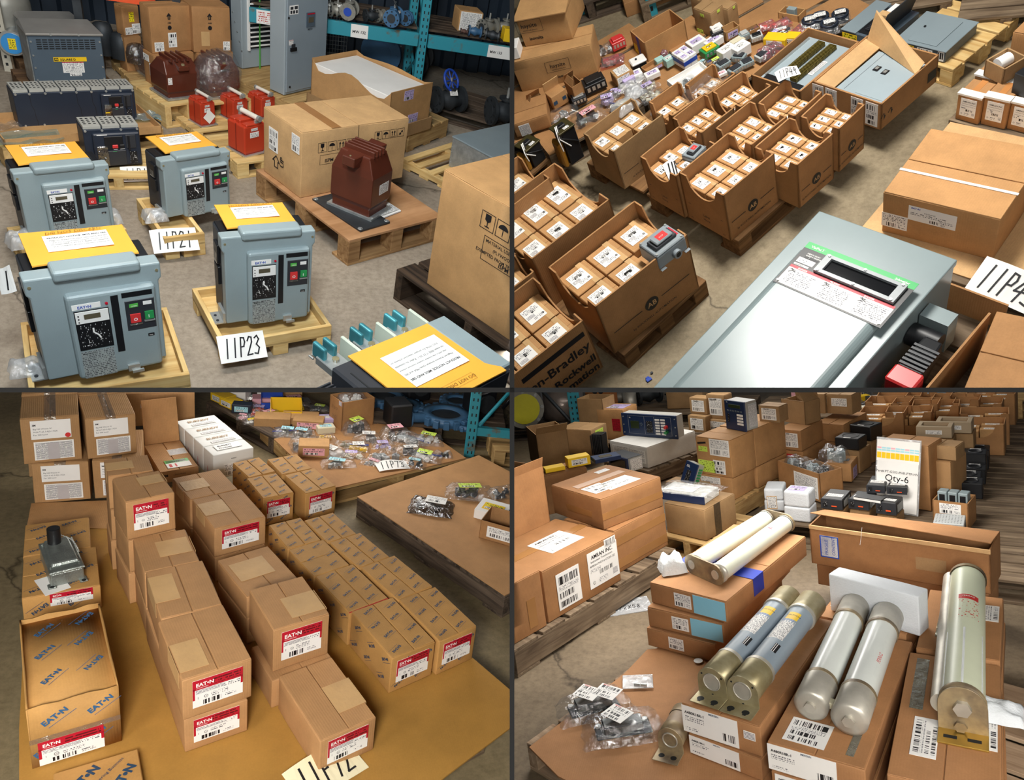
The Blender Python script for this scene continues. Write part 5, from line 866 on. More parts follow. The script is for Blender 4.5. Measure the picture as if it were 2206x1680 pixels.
solo('parts_bin',M().box((0,0,0),(.08,.1,.1),YELP),'yellow bin on the right end of the shelf','bin',D['ybin'][1:4]+(0,),bev=.004)
for k,lb,mt,s,kw in (('tu1','large blue pipe flange on the floor under the shelf',BLUEV,.36,{'up':False,'ln':.4,'face_':BLUEV}),('tu2','grey pipe reducer on the floor under the shelf',GREYV,.26,{'up':False,'ln':.6}),('tu3','grey domed casting on the floor under the shelf',DKSTEEL,.3,{'up':True,'ln':.7})):
    x,y,z=D[k][1:4]; valve(lb,(x,y,z,1.2),s,mt,**kw)
w_,d_,h_=dims('palV'); pallet('old grey pallet carrying black valves under the rack',pose('palV'),w_*1.8,.62,h_,mat=WO,n=6)
x,y,z=D['bv1'][1:4]; valve('black flanged valve with a blue hand wheel on the grey pallet',(x,y,z,.35),.2,DKSTEEL,wheel=BLUEP,tagc=WHITE)
x,y,z=D['bv2'][1:4]; valve('black flanged valve at the right end of the grey pallet',(x,y,z,.2),.22,DKSTEEL)
m=M()
for i in range(9): m.cyl((i*.025,0,0),(i*.025,0,.5),.002,GALV,5)
for i in range(14): m.cyl((0,0,.02+i*.035),(.2,0,.02+i*.035),.002,GALV,5)
solo('wire_mesh_panel',m,'wire mesh panel leaning left of the rack by the cabinet','mesh panel',D['cage'][1:4]+(.1,))
# left background
for k,lb,w_,d_ in (('pbl','pallet at the left edge behind the dry transformers',.6,.5),('pbl2','pallet right of the dry transformers by the back wall',.6,.5)):
    x,y,z=D[k][1:4]; pallet(lb,(x,y,0,.1),w_,d_,.13,mat=WG)
x,y,z=D['mot'][1:4]; r=thing('blue_faced_flange','blue and yellow capped flange on the left edge pallet','flange',(x,y,.13,.1)); obj('pipe_body',M().cyl((0,.03,.08),(0,.2,.08),.06,GALV,16),r)
f=obj('flange',M().cyl((0,.0,.08),(0,.03,.08),.08,STEEL,20),r); obj('flange_cover',M().cyl((0,-.008,.08),(0,.0,.08),.066,mk('cover_blue','#3a8fd0',.4,var=.05),20),f); label(f,Mx(((1,0,0,0),(0,0,-1,-.01),(0,1,0,.08),(0,0,0,1))),.045,.07,'print',YELP,'caution_label',fp=FPY)
x,y,z=D['drum'][1:4]; solo('steel_drum',M().lathe([(0,0),(.16,0),(.17,.05),(.165,.25),(.14,.33),(.0,.34)],GREYV,n=18),'grey round housing behind the blue capped flange','housing',(x,y,.135,0))
x,y,z=D['post'][1:4]; m=M().box((0,0,0),(.05,.05,1.0),mk('cream_post','#b9b3a4',.5,var=.1))
for i in range(18): m.box((.015,-.001,.04+i*.05),(.03,0,.06+i*.05),LOUV)
solo('perforated_post',m,'perforated cream post at the left edge','post',(x,y,0,.1))
x,y,z=D['tarp'][1:4]
for i,(a,b) in enumerate(((0,.2),(.12,.16),(.22,.12))):
    q=M().lathe([(.07,0),(.075,b*.6),(.05,b),(.01,b*1.1)],SMOKE if i==2 else DKSTEEL,n=10); solo('wrapped_part',q,('tall dark wrapped part by the back wall','dark wrapped part leaning by the back wall','small smoky wrapped part by the back wall')[i],'wrapped part',(x+a,y-.05*i,.13,0),wob=.02,cuts=1)
x,y,z=D['ob'][1:4]; solo('orange_beam',M().box((-.05,0,-.0),(.5,.03,.035),mk('orange_paint','#e2552a',.45,var=.05)),'orange rack beam near the back wall at top','shelf beam',(x,y,z+.07,0)); 
for i,a in enumerate((-.0,.6)): solo('rack_upright',M().box((0,.04,0),(.05,.09,1.6),DKSTEEL),('dark rack post behind the dry transformers','dark rack post behind the wall side cartons')[i],'rack',(x+a,y,0,0))
# walls and floor
def bayfloor(k,x0,x1,y0,y1,mat):
    nx=8; m=M().box((x0,y0,-.05),(x1,y1,0),mat); o=obj('floor',m); o['kind']='structure'; put(o,0,0,0); return o
FLOOR=None
def floor_mat(n,c1,c2,c3):
    m,nt,b=newmat(n); b.inputs['Roughness'].default_value=.6; b.inputs['Specular IOR Level'].default_value=.3
    co=coords(nt,rand=False); a=N(nt,'ShaderNodeTexNoise',i_Scale=1.6,i_Detail=8,i_Roughness=.7); f=N(nt,'ShaderNodeTexNoise',i_Scale=30,i_Detail=5,i_Roughness=.75); v=N(nt,'ShaderNodeTexVoronoi',feature='DISTANCE_TO_EDGE',i_Scale=.55)
    wv=N(nt,'ShaderNodeTexNoise',i_Scale=3,i_Detail=5); mw=N(nt,'ShaderNodeMix',data_type='RGBA'); mw.inputs[0].default_value=.35
    nt.links.new(co,wv.inputs['Vector']); nt.links.new(co,mw.inputs[6]); nt.links.new(wv.outputs['Color'],mw.inputs[7])
    for q in (a,f): nt.links.new(co,q.inputs['Vector'])
    nt.links.new(mw.outputs[2],v.inputs['Vector'])
    r=N(nt,'ShaderNodeValToRGB'); e=r.color_ramp.elements; e[0].position=.3; e[0].color=lin(c2); e[1].position=.7; e[1].color=lin(c1); nt.links.new(a.outputs['Fac'],r.inputs[0])
    r2=N(nt,'ShaderNodeValToRGB'); e=r2.color_ramp.elements; e[0].position=.33; e[0].color=(.5,.48,.45,1); e[1].position=.6; e[1].color=(1,1,1,1); nt.links.new(f.outputs['Fac'],r2.inputs[0])
    r3=N(nt,'ShaderNodeValToRGB'); e=r3.color_ramp.elements; e[0].position=.0; e[0].color=lin(c3); e[1].position=.006; e[1].color=(1,1,1,1); nt.links.new(v.outputs['Distance'],r3.inputs[0])
    m1=N(nt,'ShaderNodeMix',data_type='RGBA',blend_type='MULTIPLY'); m1.inputs[0].default_value=.6; m2=N(nt,'ShaderNodeMix',data_type='RGBA',blend_type='MULTIPLY'); m2.inputs[0].default_value=.7
    nt.links.new(r.outputs[0],m1.inputs[6]); nt.links.new(r2.outputs[0],m1.inputs[7]); nt.links.new(m1.outputs[2],m2.inputs[6]); nt.links.new(r3.outputs[0],m2.inputs[7]); nt.links.new(m2.outputs[2],b.inputs['Base Color'])
    bp=N(nt,'ShaderNodeBump',i_Strength=.25,i_Distance=.004); nt.links.new(f.outputs['Fac'],bp.inputs['Height']); nt.links.new(bp.outputs[0],b.inputs['Normal']); return m
FL1=floor_mat('worn_concrete','#a89b8a','#8a7e70','#4a4238')
bayfloor('TL',-5,4,.5,9.5,FL1)
def corr_wall(n,po,x0,x1,H,mat,pitch=.24):
    m=M(); p=[]; x=x0
    while x<x1:
        for a,b in ((0,0),(.45,0),(.55,.05),(.9,.05)): p.append((x+a*pitch,b))
        x+=pitch
    k=len(p); m.add([(x,y,0) for x,y in p]+[(x,y,H) for x,y in p],[(i,i+1,k+i+1,k+i) for i in range(k-1)],mat); m.box((x0,.06,0),(x1,.1,H),mat); o=obj(n,m); o['kind']='structure'; return put(o,*po)
corr_wall('wall_back',(0,by+1.15,0,0.0),-5,4,3.2,WALLM)
# ================================================================ bay two: cartons of small boxes, panels and a safety switch
setbay('TR')
ABI=mk('print_dark','#1d1a1c',.6,var=0)
def abmark(o,w,d,h,f='f',s=.11):
    F=face(f,w,d,h); fw,_=fsize(f,w,d,h); v=h*.36; R=h*s
    it=[('disc',fw*.5,v,R,ABI),('t','AB',fw*.5,v-R*.4,R*1.15,K1,.0),('l',fw*.07,v,fw*.5-R*1.5,v,h*.014,ABI),('l',fw*.5+R*1.5,v,fw*.93,v,h*.014,ABI),('t','by ROCKWELL AUTOMATION',fw*.5,v-R*2.1,h*.055,ABI,.01)]
    m=M(); n=.0014
    lettering(o,F,it[:1]+it[2:],'printed_logo'); q=M().text('AB',fw*.5,v-R*.4,R*1.1,K3,F,.002,bold=.01,al='c'); obj('printed_logo',q,o)
def abbox(key,lab,nx,ny,who,mark=True,scoop='lr',fill=.8,skip=(),dk=None,hl=False,flat=()):
    w,d,h=dims(key); mt=dk or K2
    def dec(o,w,d,h):
        if mark: abmark(o,w,d,h)
        if hl: lettering(o,face('l',w,d,h),[('t','Label',d*.5,h*.26,h*.075,ABI),('t','Here',d*.5,h*.17,h*.075,ABI)]+[('l',d*a,h*b,d*(a+.05*s),h*b,h*.01,ABI) for a,b,s in ((.1,.4,1),(.9,.4,-1),(.1,.08,1),(.9,.08,-1))])
    o=tray_or_open(key,lab,mt,t=.007,scoop=scoop,deco=dec,dip=.34)
    bw,bd=(w-.022)/nx,(d-.022)/ny; bh=h*fill-.02; pr=None
    for i in range(nx):
        for j in range(ny):
            if (i,j) in skip: continue
            lb='%s box, %s row, %s'%(('first','middle','last')[i] if nx==3 else ('first','last')[i],('near','far')[j],who)
            po=pose(key,.012+i*bw,.012+j*bd,.008,rnd.uniform(-.004,.004))
            hh=bh*(1-rnd.choice((0,0,.03,.06))) 
            if pr is None:
                pr=solo('small_carton',M().box((0,0,0),(bw*.95,bd*.95,bh),K5 if dk is None else K1),lb,'small carton',po,'small cartons inside the open cartons',bev=.003)
                obj('paper_tape',M().box((bw*.62,-.0005,bh),(bw*.8,bd*.955,bh+.0008),PTAPE),pr)
                obj('lid_joint',M().box((.002,bd*.47,bh),(bw*.945,bd*.475,bh+.0006),mk('joint_shadow','#6b4f30',.8,var=0)),pr)
                label(pr,face('t',bw,bd,bh)@Mx.Translation((bw*.42,bd*.48,.0004)),bw*.56,bd*.56,'ab',rot=0)
            else: copytree(pr,po,lb)
    return o
w,d,h=dims('palA'); pallet('brown pallet under the front row of open cartons',pose('palA',.02,.0),w*1.15,d*1.2,h,mat=wood('pallet_brown2','#8f6a44','#604428'),blocks=True)
abbox('ab1','front open carton with a full printed side and the red labelled interlock',3,2,'in front carton with the red interlock',skip=((2,0),))
w,d,h=dims('ab1'); b_=(w-.02)/3
smallbox('half hidden small carton below the red interlock',pose('ab1',.01+2*b_,.012,.008),b_*.95,(d-.03)/2,h*.62,K5,name='small_carton',cat='small carton',top=WHITE)
def abm2(o,w,d,h):
    lettering(o,face('f',w,d,h),[('l',w*.3,h*.8,w*.96,h*.8,h*.09,ABI),('t','Allen-Bradley',w*.97,h*.5,h*.22,ABI,.02,0,'r'),('t','Rockwell',w*.97,h*.24,h*.18,ABI,.03,0,'r'),('t','Automation',w*.97,h*.05,h*.18,ABI,.03,0,'r')])
ob=abbox('ab2','dark sided open carton at lower left with large lettering',3,2,'in lower left carton with large lettering',mark=False); abm2(ob,*dims('ab2'))
abbox('ab3','open carton directly behind the two front ones, at the left edge',3,2,'in carton just behind the front two',mark=False); abbox('ab4','open carton at the left edge below the black transformers',3,2,'in left edge carton below the black transformers',mark=False); abbox('ab5','open carton at the left edge between the front cartons',3,1,'in left edge carton between the front ones',mark=False)
w,d,h=dims('palB'); pallet('brown pallet under the large block of open cartons',pose('palB',.02,.0),w*1.1,d*1.1,h,mat=MATS['pallet_brown2'],blocks=True,n=7)
abbox('b1','open carton at the near corner of the block, water stained side',3,2,'in water stained near corner carton',hl=True); abbox('b2','open carton with sign 11P57 and a grey interlock on its boxes',3,2,'in carton holding sign 11P57',hl=True,mark=False,skip=((2,1),(2,0),(0,1),(0,0)))
abbox('b3','grey faded open carton at the left corner of the block',3,2,'in grey faded left corner carton',dk=K4,skip=((1,0),)); abbox('b4','open carton with a dark printed side, right of the stained one',3,2,'in dark sided carton right of the stained one')
abbox('b5','rightmost open carton of the block with creased printed side',3,2,'in rightmost carton of the block'); abbox('b6','open carton in the middle of the block',3,2,'in middle carton of the block',mark=False); abbox('b7','open carton with up arrows behind the grey interlock',3,2,'in carton behind the grey interlock',mark=False)
abbox('b8','open carton behind the two right hand printed ones',3,2,'in carton behind the right hand printed ones',mark=False); abbox('b9','open carton in the rear row beside the white open carton',3,2,'in rear row carton by the white carton',mark=False); abbox('b10','open carton by the clear bag at the rear left of the block',2,2,'in rear left carton by the clear bag',mark=False); abbox('b11','open carton in the back corner under the white carton',2,2,'in back corner carton',mark=False)
k='b2'; w,d,h=dims(k); b_=(w-.02)/3
for i,j in ((0,0),(0,1),(2,0),(2,1)): smallbox('small carton %s in the carton holding sign 11P57'%('under the paper sign, printed side','under the paper sign, rear side','under the grey interlock, printed side','under the grey interlock, rear side')[(i//2)*2+j],pose(k,.01+i*b_,.012+j*(d-.024)/2,.008),b_*.95,(d-.03)/2,h*.66,K5,name='small_carton',cat='small carton',top=WHITE)
STG=mk('station_grey','#868e93',.4,var=.05)
def interlock(lab,po,s,redplate=True):
    r=thing('control_station',lab,'control station',po); w,d,h=s,s*.8,s*.62
    obj('housing',M().box((0,0,0),(w,d,h*.72),STG),r,bev=.006,seg=2); c=obj('cover',M().box((.01*w,.01*d,h*.72),(w*.99,d*.99,h*.82),STG),r,bev=.004)
    u=obj('switch_unit',M().box((w*.14,d*.2,h*.82),(w*.86,d*.72,h*.98),DARK),r,bev=.003)
    obj('switch_lever',M().box((w*.22,d*.24,h*.98),(w*.78,d*.66,h*1.12),STG),u,bev=.004)
    m=M().box((w*.36,d*.3,h*1.12),(w*.66,d*.6,h*1.125),RBTN); m.text('STOP',w*.42,d*.4,s*.06,WHITE,Mx.Translation((0,0,h*1.125))); obj('legend_plate',m,u)['label']='red legend plate'
    for x in (.07,.93):
        for y in (.08,.92): b=M(); bolt(b,(x*w,y*d,h*.82),(0,0,1),s*.035,STEEL); obj('screw',b,c)
    m=M().cyl((w*.6,0,h*.3),(w*.6,-.13*s,h*.3),s*.13,STG,14); m.cyl((w*.6,-.131*s,h*.3),(w*.6,-.132*s,h*.3),s*.08,LOUV,12); obj('conduit_hub',m,r)
    for x in (0,.85): obj('mounting_ear',M().box((w*x,-.1*s,0),(w*(x+.18),0,.02*s),STG),r,bev=.002)
    if redplate: obj('side_plate',M().box((w*.88,d*.25,h*.82),(w*.94,d*.75,h*.83),RED),r)
    return r
w,d,h=dims('ab1'); interlock('grey control station with a red plate resting in the front carton corner',pose('ab1',w*.66,-.005,h*.8,.0),w*.31)
w,d,h=dims('b2'); interlock('grey control station with conduit hub in the carton with sign 11P57',pose('b2',w*.6,d*.2,h*.68,.15),w*.38,False)
sign('white card reading 11P57 lying on small cartons',pose('b2',w*.05,d*.3,h*.72,-.45),w*.42,d*.5,'11P57')
x,y,z=P3('s49'); sign('white card reading 11P49 on the rim of the panel carton',(x-.05,y,z+.03,.25),.1,.055,'11P49',tilt=Mx.Rotation(.3,4,'X'))
bag('clear bag of cream parts lying over the rear left cartons',pose('b3',dims('b3')[0]*.9,dims('b3')[1]*1.1,dims('b3')[2]*.8),.13,.1,.05,COL['cream'],None,None,MILK)
bag('empty clear bag crumpled behind the white open carton',pose('b11',.05,.1,dims('b11')[2]*.8),.2,.12,.05,None,None)

w,d,h=dims('b3'); 
# panels
def pancar(key,lab,low=None):
    return tray_or_open(key,lab,K2,t=.008,low=low)
w,d,h=dims('pan1'); pancar('pan1','shipping carton with a grey panel front and a turned back flap')
r=thing('panel_trim','light grey panel door set with two black latches in the carton','panel',pose('pan1',0,0,h*.4)); PG=mk('panel_grey','#98a5ab',.35,var=.03)
obj('panel_sheet',M().box((w*.3,.02,h*.45),(w*.985,d*.84,h*.5),PG),r,bev=.002); obj('door',M().box((w*.56,.03,h*.5),(w*.97,d*.78,h*.515),PG),r,bev=.002)
m=M().box((w*.4,.03,h*.5),(w*.404,d*.82,h*.503),LOUV); obj('door_gap',m,r)
for x,y in ((.47,.5),(.6,.48)):
    l=obj('latch',M().box((w*x,d*y,h*.5),(w*x+.026,d*y+.034,h*.54),BLACK),r,bev=.004); obj('latch_face',M().box((w*x+.006,d*y+.008,h*.54),(w*x+.02,d*y+.026,h*.545),STEEL),l)
m=M().hexa([(.005,.01,h*.93),(w*.3,.01,h*.93),(w*.3,d*.9,h*.97),(.005,d*.95,h*.95)],[(.005,.01,h*.96),(w*.3,.01,h*.96),(w*.3,d*.9,h*1.0),(.005,d*.95,h*.98)],K3)
solo('carton_flap',m,'long tan flap lying over the left of the grey panel','cardboard flap',pose('pan1'))
m=M().hexa([(w*.05,d*.93,h*.98),(w*.98,d*.62,h*.92),(w*.99,d*.74,h*1.12),(w*.1,d*1.02,h*1.9)],[(w*.05,d*.94,h*1.01),(w*.98,d*.63,h*.95),(w*.99,d*.75,h*1.15),(w*.1,d*1.03,h*1.93)],K3)
solo('carton_flap',m,'raised tan flap folded up beyond the grey panel','cardboard flap',pose('pan1'))
o=[q for q in C.objects if q.get('label','').startswith('shipping carton with a grey')][0]
for u in (.08,.28,.66,.87): label(o,face('f',w,d,h)@Mx.Translation((w*u,h*.5,0)),w*.17,h*.86,'bars3')
lettering(o,face('r',w,d,h),[('t','↑↑',d*.1,h*.3,h*.4,INK),('quad',d*.82,h*.25,d*.97,h*.6,INK)])
w,d,h=dims('pan2'); pancar('pan2','shipping carton holding a panel interior with bus bars')
r=thing('panel_interior','panelboard interior with two rows of brass breaker stabs','panel',pose('pan2',.02,.02,.03)); w-=.04; d-=.04
obj('back_pan',M().box((0,0,0),(w,d,h*.55),PG),r,bev=.002)
m=M().box((w*.08,d*.04,h*.55),(w*.92,d*.14,h*.58),BLACK); obj('main_lug_block',m,r)
for x in (.36,.62):
    obj('bus_rail',M().box((w*x,d*.12,h*.55),(w*(x+.12),d*.92,h*.6),DARK),r)
    sm=M().box((0,0,0),(w*.15,d*.008,h*.14),mk('stab_brass','#8a7a3c',.4,.6,var=.1)).mesh('breaker_stab')
    for i in range(34): obj('breaker_stab',sm,r,Mx.Translation((w*(x-.015),d*(.14+.0228*i),h*.6)))
obj('wire_gutter',M().box((w*.05,d*.1,h*.55),(w*.08,d*.95,h*.62),STEEL),r)
label(r,Mx.Translation((w*.8,d*.5,h*.56)),w*.1,d*.3,'dense',None,'rating_label')
w,d,h=dims('palP'); pallet('pale pallet under the two grey panel cabinets',pose('palP',-.02,.0),w*1.25,d*2.0,h,mat=WN,n=6,blocks=True)
w,d,h=dims('pan3'); r=thing('panel_cabinet','closed grey panel cabinet lying on the pale pallet','enclosure',pose('pan3',0,0,.001)); h=max(h,.06)
obj('cabinet_body',M().box((0,0,0),(w,d,h*.9),SLATE),r,bev=.003); fr=obj('front_plate',M().box((-.004,-.004,h*.9),(w+.004,d+.004,h),ENAM),r,bev=.002); obj('door',M().box((w*.22,d*.06,h),(w*.78,d*.9,h+.004),ENAM),fr,bev=.001); obj('door_lock',M().box((w*.25,d*.5,h+.004),(w*.28,d*.54,h+.01),BLACK),fr)
label(r,face('f',w,d,h,.001)@Mx.Translation((w*.2,h*.5,0)),w*.36,h*.6,'print',YELP,'caution_label',fp=FPY); label(r,face('f',w,d,h,.001)@Mx.Translation((w*.6,h*.5,0)),w*.3,h*.6,'bars',None,'rating_label'); label(r,face('f',w,d,h,.001)@Mx.Translation((w*.92,h*.5,0)),w*.12,h*.8,'bars',None,'rating_label')
w,d,h=dims('pan4'); h=max(h,.05); r=thing('panel_cabinet','grey panel cabinet with its dark door swung open and papers inside','enclosure',pose('pan4',0,0,.001))
obj('cabinet_body',M().box((0,0,0),(w,d,h),SLATE),r,bev=.003); obj('front_plate',M().box((-.004,-.004,h),(w*.35,d+.004,h+.006),ENAM),r,bev=.002)
q=obj('interior',M().box((w*.36,d*.05,h),(w*.8,d*.9,h+.003),BLACK),r)
for x in (.46,.64):
    for i in range(9): obj('breaker',M().box((w*x,d*(.12+.045*i),h+.003),(w*(x+.1),d*(.15+.045*i),h+.014),DARK),q)
obj('door',M().hexa([(w*.82,d*.04,h),(w*.84,d*.04,h),(w*.84,d*.95,h),(w*.82,d*.95,h)],[(w*.98,d*.1,h+w*.5),(w*1.0,d*.1,h+w*.5),(w*1.0,d*1.0,h+w*.5),(w*.98,d*1.0,h+w*.5)],DARK),r)
label(r,face('f',w,d,h,.001)@Mx.Translation((w*.2,h*.5,0)),w*.36,h*.6,'print',YELP,'caution_label',fp=FPY)
smallbox('flat tan carton lying inside the open panel cabinet',pose('pan4',w*.44,d*.5,h+.016),w*.36,d*.14,.02,K3); solo('paper_sheets',M().box((0,0,0),(w*.3,d*.3,.006),WHITE),'white paper sheets inside the open panel cabinet','paper',pose('pan4',w*.48,d*.66,h+.016))
# right row
AMT=mk('white_stretch_label','#e8e4dc',.5,var=.08)
for k,lb in (('am1','nearest left small transformer carton of the right row'),('am2','second small transformer carton of the right row'),('am3','third small transformer carton, cut by the right edge'),('am1b','small transformer carton behind the left one, under an open box'),('am2b','small transformer carton behind the second one')):
    w,d,h=dims(k); D[k]=D[k][:6]+(max(d,.1),D[k][7])
    carton(k,lb,K2,'y',(.025,mk('amber_tape','#b57a45',.35,var=.1),.04),[('f',.5,.55,.66,.66,'amran')] if len(k)==3 else [],None,'cardboard box',group='small transformer cartons')
    w,d,h=dims(k); o=C.objects[-1]; q=M().box((-.002,-.003,h),(w+.002,.03,h+.002),AMT).box((-.002,-.003,h*.95),(w+.002,-.001,h),AMT); root=[z for z in C.objects if z.get('label')==lb][0]; obj('white_label_strip',q,root)
tray_or_open('smo','small open tan box with a white roll inside on the right row',K4,P=pose('smo',0,0,.004),DM=(dims('smo')[0],.1,.07)); solo('paper_roll',M().cyl((.03,.03,.045),(.03,.085,.045),.024,WHITE,16),'white roll lying in the small open tan box','roll',pose('smo',0,0,.004))
smallbox('black box on the right row at the frame edge',pose('am2b',dims('am2b')[0]*.9,-.05,dims('am2b')[2]+.004),.1,.08,.09,BLACK)
def d25(o,w,d,h): lettering(o,face('l',w,d,h),[('h','2504',d*.1,h*.6,d*.6,h*.16,INK)])
carton('rtc','tan carton behind the small transformer cartons at the right edge',K2,'x',None,[],d25)
pallet('pallet under the small transformer cartons at right',pose('am1',-.02,-.01,-.2),.5,.62,.198,mat=WG)
w,d,h=dims('palD'); pallet('weathered pallet with cardboard sheet under the strapped carton',pose('palD',0,.02),w*1.2,d,h-.006,mat=WG,n=6)
solo('cardboard_sheet',M().box((.0,0.03,-.001),(w*1.15,d,.004),K3),'tan cardboard sheet under the strapped carton','cardboard sheet',pose('palD',0,.02,h-.005))
def ddh(o,w,d,h):
    F=face('f',w,d,h); label(o,F@Mx.Translation((w*.45,h*.66,0)),w*.42,h*.34,'none',None,extra=[('t',.06,.82,.16,'EAT•N','LOGOBLUE',.03),('T',.34,.64,.12,'DH264FGK','INK'),('p',.05,.4,.8,.62),('b',.4,.08,.64,.28),('c',.74,.14,.05),('p',.66,.24,.94,.4)])
    label(o,F@Mx.Translation((w*.12,h*.34,0)),w*.24,h*.34,'ship')
    q=M().box((-.001,d*.33,h+.001),(w+.001,d*.36,h+.003),WHITE); obj('strap',q,o)['label']='white strapping band'
carton('dh','large brown strapped carton with a white shipping label',K5,'x',None,[],ddh,wob=.006)
sign('white card reading 11P43 on the pallet edge at right',pose('palD',dims('palD')[0]*.62,-.0,h-.0,-.1),.24,.13,'11P43',tilt=Mx.Rotation(.5,4,'X'))
# safety switch
w,d0,h=dims('disc'); d=d0*1.55; r=thing('safety_switch','large grey safety switch with green and black front label','safety switch',pose('disc',0,-d0*.55,0))
DG=mk('switch_grey','#7d8b8d',.3,var=.03,spec=.55)
b=obj('enclosure',M().box((0,0,0),(w,d,h*.9),DG),r,bev=.006,seg=2); lid=obj('door',M().box((-.004,-.004,h*.9),(w+.004,d+.004,h),DG),r,bev=.004,seg=2)
x0,x1,y0,y1=.1*w,.93*w,.12*d0+d0*.0,(.8+.55*1.0)*d0+.0; q=M().hexa([(x0,y0,h),(x1,y0,h),(x1,y1,h),(x0,y1,h)],[(x0+.02,y0+.02,h+.03),(x1-.02,y0+.02,h+.03),(x1-.02,y1-.02,h+.03),(x0+.02,y1-.02,h+.03)],DG); q=obj('raised_panel',q,lid,bev=.02,seg=4)
zt=h+.0302; T=Mx.Translation((.145*w,(.6+.55)*d0,zt)); lw,lh=.8*w,.225*d0
m=M(); m.prism([(0,0),(lw,0),(lw,lh),(0,lh)],0,.001,BLACK,T); m.quad(0,lh*.86,lw,lh,.0014,mk('label_green','#0fa04a',.4,var=0),T); m.quad(lw*.02,.03*lh,lw*.98,.4*lh,.0013,WHITE,T); m.quad(0.02*lw,.4*lh,lw*.98,.455*lh,.0016,RED,T)
for i in range(3): m.quad(lw*(.06+.33*i),.06*lh,lw*(.3+.33*i),.36*lh,.0017,FP,T); m.text(('DANGER','PELIGRO','DANGER')[i],lw*(.1+.31*i),lh*.408,lh*.042,WHITE,T,.002,bold=.02)
for i in range(3):
    u,v_=lw*(.045+.33*i),lh*.34
    for a,c in (((0,.0),(.03,.05)),((.03,.05),(.01,.09)),((.03,.05),(.06,.03)),((.0,.07),(.05,.07))): 
        p_,q_=V((u+a[0]*lw,v_+(a[1]-.05)*lh)),V((u+c[0]*lw,v_+(c[1]-.05)*lh)); dd=(q_-p_).normalized()*.0016; nn=V((-dd.y,dd.x)); m.add([(*(p_-nn),.002),(*(q_-nn),.002),(*(q_+nn),.002),(*(p_+nn),.002)],[(0,1,2,3)],INK,T)
m.text('VisiPacT',lw*.05,lh*.9,lh*.07,WHITE,T,.002,bold=.01); m.text('Schneider',lw*.82,lh*.915,lh*.06,WHITE,T,.002,bold=.02); m.text('Electric',lw*.86,lh*.875,lh*.04,WHITE,T,.002)
m.text('HEAVY DUTY',lw*.07,lh*.75,lh*.04,WHITE,T,.002,bold=.02); m.text('SAFETY SWITCH',lw*.07,lh*.705,lh*.04,WHITE,T,.002,bold=.02); m.quad(lw*.07,lh*.66,lw*.2,lh*.7,.0016,FPB,T); m.quad(lw*.03,lh*.54,lw*.19,lh*.65,.0016,WHITE,T); m.quad(lw*.05,lh*.56,lw*.12,lh*.63,.0018,FP,T)
m.quad(lw*.03,lh*.475,lw*.17,lh*.515,.0016,WHITE,T); m.text('SQUARE D',lw*.04,lh*.482,lh*.032,INK,T,.002,bold=.02); obj('front_label',m,q)['label']='black, green, red and white label'
CLR=mk('clear_window_rim','#8f9598',.3,var=.06,scale=30); wn=obj('viewing_window',M().box((lw*.25,lh*.49,.001),(lw*.93,lh*.84,.003),mk('window_dark','#0c0d10',.08,var=0,spec=.7),T),q,bev=.0005); m=M()
for a in ((.23,.47,.95,.535),(.23,.795,.95,.86),(.23,.535,.29,.795),(.89,.535,.95,.795)): m.box((lw*a[0],lh*a[1],.001),(lw*a[2],lh*a[3],.014),CLR,T)
obj('window_rim',m,wn)
for x in (.26,.59,.92):
    for y in (.5,.83): s=M(); bolt(s,(lw*x,lh*y,.014),(0,0,1),lw*.013,STEEL,T=T); obj('screw',s,wn)
for x,y in ((.03,.06),(.965,.06)): s=M().cyl((lw*x,lh*y,.002),(lw*x,lh*y,.006),lw*.012,STEEL,12,T=T); obj('rivet',s,q)
m=M().box((w+.005,d*.86,h*.2),(w+.1,d*.9,h*.75),DG); g=obj('handle_bracket',m,r); m=M().cyl((w+.005,d*.83,h*.55),(w+.1,d*.83,h*.55),.04,BLACK,14); obj('handle_hub',m,r,)
hd=obj('handle',M().hexa([(w+.06,d*.71,h*.5),(w+.145,d*.71,h*.5),(w+.12,d*.82,h*.5),(w+.06,d*.82,h*.5)],[(w+.06,d*.71,h*.85),(w+.145,d*.71,h*.85),(w+.12,d*.82,h*.72),(w+.06,d*.82,h*.72)],BLACK),r,bev=.008,seg=2)
for i in range(6): obj('grip_rib',M().box((w+.062,d*(.715+.011*i),h*.84),(w+.142,d*(.721+.011*i),h*.86),DARK),hd)
obj('handle_end',M().box((w+.058,d*.665,h*.5),(w+.15,d*.712,h*.85),RBTN),r,bev=.006)['label']='red handle end'
m=M()
for a,b in (((w+.17,-.1,0),(w+.177,d*.93,h*.86)),((-.02,d+.02,0),(w+.177,d+.027,h*.5))): m.box(a,b,K2)
solo('torn_carton',m,'torn brown carton wall round the grey safety switch','cardboard box',pose('disc',0,-d0*.55,-.02))
pallet('pallet with wide gaps under the grey safety switch',pose('disc',-.03,-d0*.5,-.2),w*1.6,d*1.0,.18,mat=WG,n=8)
carton('rbc','brown rounded carton at the lower right edge beyond the switch handle',K2,'x',None,[],None,bev=.02)
